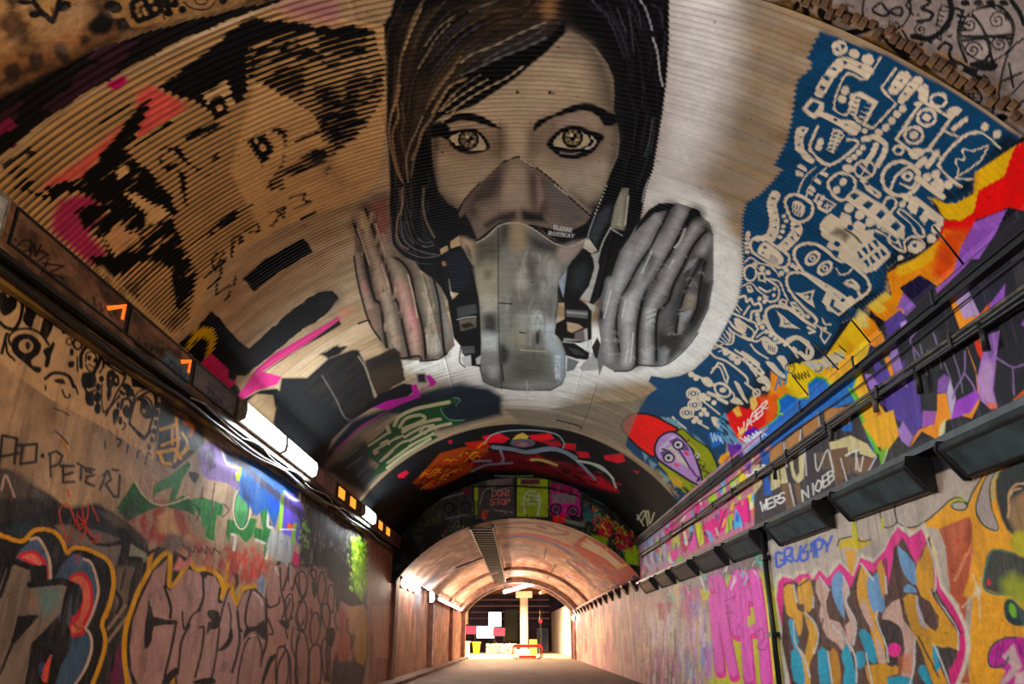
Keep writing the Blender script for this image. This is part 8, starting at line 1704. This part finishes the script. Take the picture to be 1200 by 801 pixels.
# ------------------------------------------------------------------ beyond the mouth: lit hall with stalls
M_hfloor = mat_plain('hall_floor', (172, 158, 138), .6, rgb2=(150, 136, 118), scale=.6); M_hwhite = mat_plain('white_paint', (226, 222, 224), .5, var=.06)
M_hback = mat_plain('plum_back_wall', (84, 70, 120), .6, rgb2=(56, 50, 90), scale=.8); M_mag = mat_plain('magenta_board', (190, 50, 130), .5, var=.1); M_yel = mat_plain('yellow_plastic', (230, 180, 40), .5, var=.1)
M_beamw = mat_plain('brown_beam', (120, 80, 56), .7); M_bdoor = mat_plain('blue_door', (70, 110, 190), .5, var=.1); M_dgrn = mat_plain('dark_green_shutter', (54, 76, 72), .6)
hf = MB().box(-16, 64, -.15, 16, 104, 0).build('floor_hall', M_hfloor); tag(hf, 'warm lit floor of the hall beyond the tunnel', kind='structure')
for nm, bx, m, lb in (('wall_hall_back', (-16, 103.6, 0, 16, 104, 8), M_hback, 'plum wall at the back of the hall'), ('wall_hall_left', (-16.4, 64, 0, -16, 104, 8), M_hwhite, 'white left wall of the hall'), 
                      ('ceiling_hall', (-16, 64, 7.6, 16, 104, 8), M_beamw, 'brown ceiling of the hall'), ('wall_mouth_left', (-16, 64, 0, -4.4, 64.3, 7.6), M_pier, 'end wall left of the mouth'), ('wall_mouth_right', (4.2, 64, 0, 16, 64.3, 7.6), M_pier, 'end wall right of the mouth')):
    o = MB().box(*bx).build(nm, m); tag(o, lb, kind='structure')
o = MB().prism([(4.9, 66), (5.2, 66), (4.25, 99), (3.95, 99)], 'z', 0, 4.4).build('wall_hall_right', M_hwhite); tag(o, 'white wall receding on the right of the hall', kind='structure')
# end wall above the mouth, with the vault's arch cut out
m = MB(); n = 40
for k in range(n):
    t0 = -.86 + 1.72 * k / n; t1 = -.86 + 1.72 * (k + 1) / n
    q = [((HR - .05) * math.sin(t), HZ + (HR - .05) * math.cos(t)) for t in (t0, t1)]
    m.prism([(q[0][0], q[0][1]), (q[1][0], q[1][1]), (q[1][0], 7.6), (q[0][0], 7.6)], 'y', 64, 64.3)
o = m.build('wall_mouth_arch', M_pier); tag(o, 'arched end wall over the mouth', kind='structure')
for k in range(7):
    o = MB().box(-15.9, 68 + k * 5, 6.4 - .1 * (k % 2), 15.9, 68.5 + k * 5, 6.9).build('ceiling_beam', M_beamw); tag(o, 'brown crossbeam under the hall ceiling', 'beam', 'crossbeams of the hall')
cl = empty('column', (.55, 84, 0)); tag(cl, 'white round column in the middle of the hall', 'column')
adopt(MB().tube([(.55, 84, 0), (.55, 84, 5.4)], .42, 18).build('shaft', M_hwhite), cl); adopt(MB().box(-.3, 83.2, 5.4, 1.4, 84.8, 6.0, .04).build('capital', M_hwhite), cl); adopt(MB().box(-.15, 83.3, 0, 1.25, 84.7, .4, .04).build('base', M_hwhite), cl)
M_scr = mat_emit('screen', (.75, .85, 1.0), 7); M_scr2 = mat_emit('lit_panel', (1.0, .9, 1.0), 4); M_shelf = mat_plain('shelf', (150, 120, 150), .6)
def panel(nm, x0, x1, z0, z1, y, mat, lb, cat, fr=M_dark):
    t = empty(nm, ((x0 + x1) / 2, y, 0)); tag(t, lb, cat)
    adopt(MB().box(x0 - .06, y, z0 - .06, x1 + .06, y + .12, z1 + .06, .01).build('frame', fr), t); adopt(MB().box(x0, y - .03, z0, x1, y, z1).build('panel', mat), t)
    for xp in (x0 + .1, x1 - .1): adopt(MB().box(xp - .04, y + .02, 0, xp + .04, y + .1, z0).build('post', fr), t)
    return t
panel('display_screen', -3.4, -2.0, 2.7, 4.2, 92, M_scr, 'glowing blue-white screen above the stalls', 'screen')
panel('lit_panel', -4.6, -2.7, 1.5, 2.7, 90, M_scr2, 'large white lit panel behind the counter', 'panel')
panel('magenta_board', -6.0, -4.6, 1.9, 2.7, 88, M_mag, 'magenta board left of the white lit panel', 'board')
panel('magenta_board', -2.7, -1.5, 1.7, 2.5, 88, M_mag, 'magenta board between the lit panel and the shutter', 'board')
panel('roller_shutter', -1.6, -.2, 1.2, 4.6, 96, M_dgrn, 'dark green shutter beside the white column', 'shutter')
panel('white_panel', -6.6, -5.6, 2.9, 6.0, 90, M_hwhite, 'tall white panel at the left of the hall', 'panel')
for k in range(4):
    o = MB().box(-6.3, 97, 3.6 + k * .7, 3.6, 97.5, 3.75 + k * .7).build('wall_shelf', M_shelf); tag(o, 'long pale shelf high on the plum wall', 'shelf', 'shelves on the back wall')
ct = empty('counter', (-5.6, 80, 0)); tag(ct, 'pale yellow stall counter at the left of the mouth', 'counter')
adopt(MB().box(-6.6, 79, 0, -4.75, 80, 1.1, .02).build('body', mat_plain('cream_board', (228, 214, 150), .6, var=.08)), ct); adopt(MB().box(-6.7, 78.9, 1.1, -4.65, 80.1, 1.18).build('top', M_hwhite), ct)
cb = empty('wheelie_bin', (-3.9, 76, 0)); tag(cb, 'yellow wheeled bin beside the pale counter', 'bin')
adopt(MB().prism([(-4.15, .12), (-3.65, .12), (-3.55, 1.05), (-4.25, 1.05)], 'y', 75.7, 76.3).build('body', M_yel), cb); adopt(MB().box(-4.3, 75.65, 1.05, -3.5, 76.35, 1.13, .02).build('lid', M_yel), cb)
for x in (-4.05, -3.75): adopt(MB().tube([(x - .04, 75.75, .1), (x + .04, 75.75, .1)], .1, 10).build('wheel', M_dark), cb)
# low stall wall with bicycles leaning
lw_ = MB().box(-3.4, 86, 0, -.2, 86.3, .95).build('low_wall', M_hwhite); tag(lw_, 'low white wall with bicycles in front', 'wall')
def bicycle(x, y, col, lb):
    t = empty('bicycle', (x, y, 0)); tag(t, lb, 'bicycle')
    for dx in (-.52, .52):
        m = MB(); pts = [(x + dx + .33 * math.cos(a), y, .34 + .33 * math.sin(a)) for a in np.linspace(0, 2 * math.pi, 19)]; m.tube(pts, .03, 6, cap=False); adopt(m.build('wheel', M_dark), t)
    m = MB()
    for a, b in (((-.52, .34), (-.2, .85)), ((-.2, .85), (.4, .9)), ((-.52, .34), (-.05, .34)), ((-.05, .34), (-.2, .85)), ((-.05, .34), (.4, .9)), ((.52, .34), (.4, .9)), ((.4, .9), (.36, 1.08))): m.tube([(x + a[0], y, a[1]), (x + b[0], y, b[1])], .028, 6)
    adopt(m.build('frame', col), t); adopt(MB().box(x - .32, y - .06, .9, x - .1, y + .06, .96, .02).build('saddle', M_dark), t); adopt(MB().tube([(x + .34, y - .28, 1.08), (x + .34, y + .28, 1.08)], .02, 6).build('handlebar', M_galv), t)
bicycle(-2.7, 85, M_yel, 'yellow bicycle against the low white wall'); bicycle(-1.3, 85.2, M_hwhite, 'white bicycle against the low white wall')
# sign post with a red signal
sp = empty('sign_post', (1.75, 66, 0)); tag(sp, 'thin dark post with a small red signal behind the barrier', 'post')
adopt(MB().tube([(1.75, 66, 0), (1.75, 66, 3.6)], .05, 8).build('post', M_dark), sp); adopt(MB().tube([(1.75, 65.9, 2.75), (1.75, 66.02, 2.75)], .16, 14).build('signal', M_red), sp); adopt(MB().box(1.6, 65.8, 0, 1.9, 66.2, .06).build('base', M_dark), sp)
ob = empty('a_board', (1.4, 78, 0)); tag(ob, 'orange folding sign beside the white column', 'sign')
adopt(MB().prism([(77.7, 0), (77.78, 0), (78.04, 1.35), (77.98, 1.35)], 'x', 1.0, 1.7).build('front_leaf', mat_plain('orange_board', (226, 140, 50), .5, var=.1)), ob); adopt(MB().prism([(78.3, 0), (78.38, 0), (78.08, 1.35), (78.02, 1.35)], 'x', 1.0, 1.7).build('rear_leaf', M_dark), ob)
M_hd = M_galv
dr = panel('blue_door', 2.3, 3.5, .1, 2.5, 100, M_bdoor, 'blue door at the end of the white wall', 'door', M_hwhite)
MB().box(3.25, 99.9, 1.0, 3.4, 99.97, 1.15).build('handle', M_dark, [c for c in dr.children if c.name.startswith('panel')][0])
dl = MB().tube([(2.3, 63.2, .0), (2.3, 63.2, .012)], .55, 20).build('manhole_cover', M_dark); dl.scale = (1, 1, 1); tag(dl, 'dark drain cover set in the road by the barrier', 'drain cover')
# hall: its floor is flooded with warm light from lamps hidden behind the arch of the mouth
for nm, loc, e, c in (('hall_lamp_front_offscreen', (0, 69, 7.0), 8000, (1, .56, .14)), ('hall_lamp_stalls_offscreen', (-4, 77, 7.0), 9000, (1, .72, .42))):
    l = bpy.data.lights.new(nm, 'AREA'); l.shape = 'RECTANGLE'; l.size = 2; l.size_y = 2; l.energy = e; l.color = c; o = bpy.data.objects.new(nm, l); link(o); o.location = loc
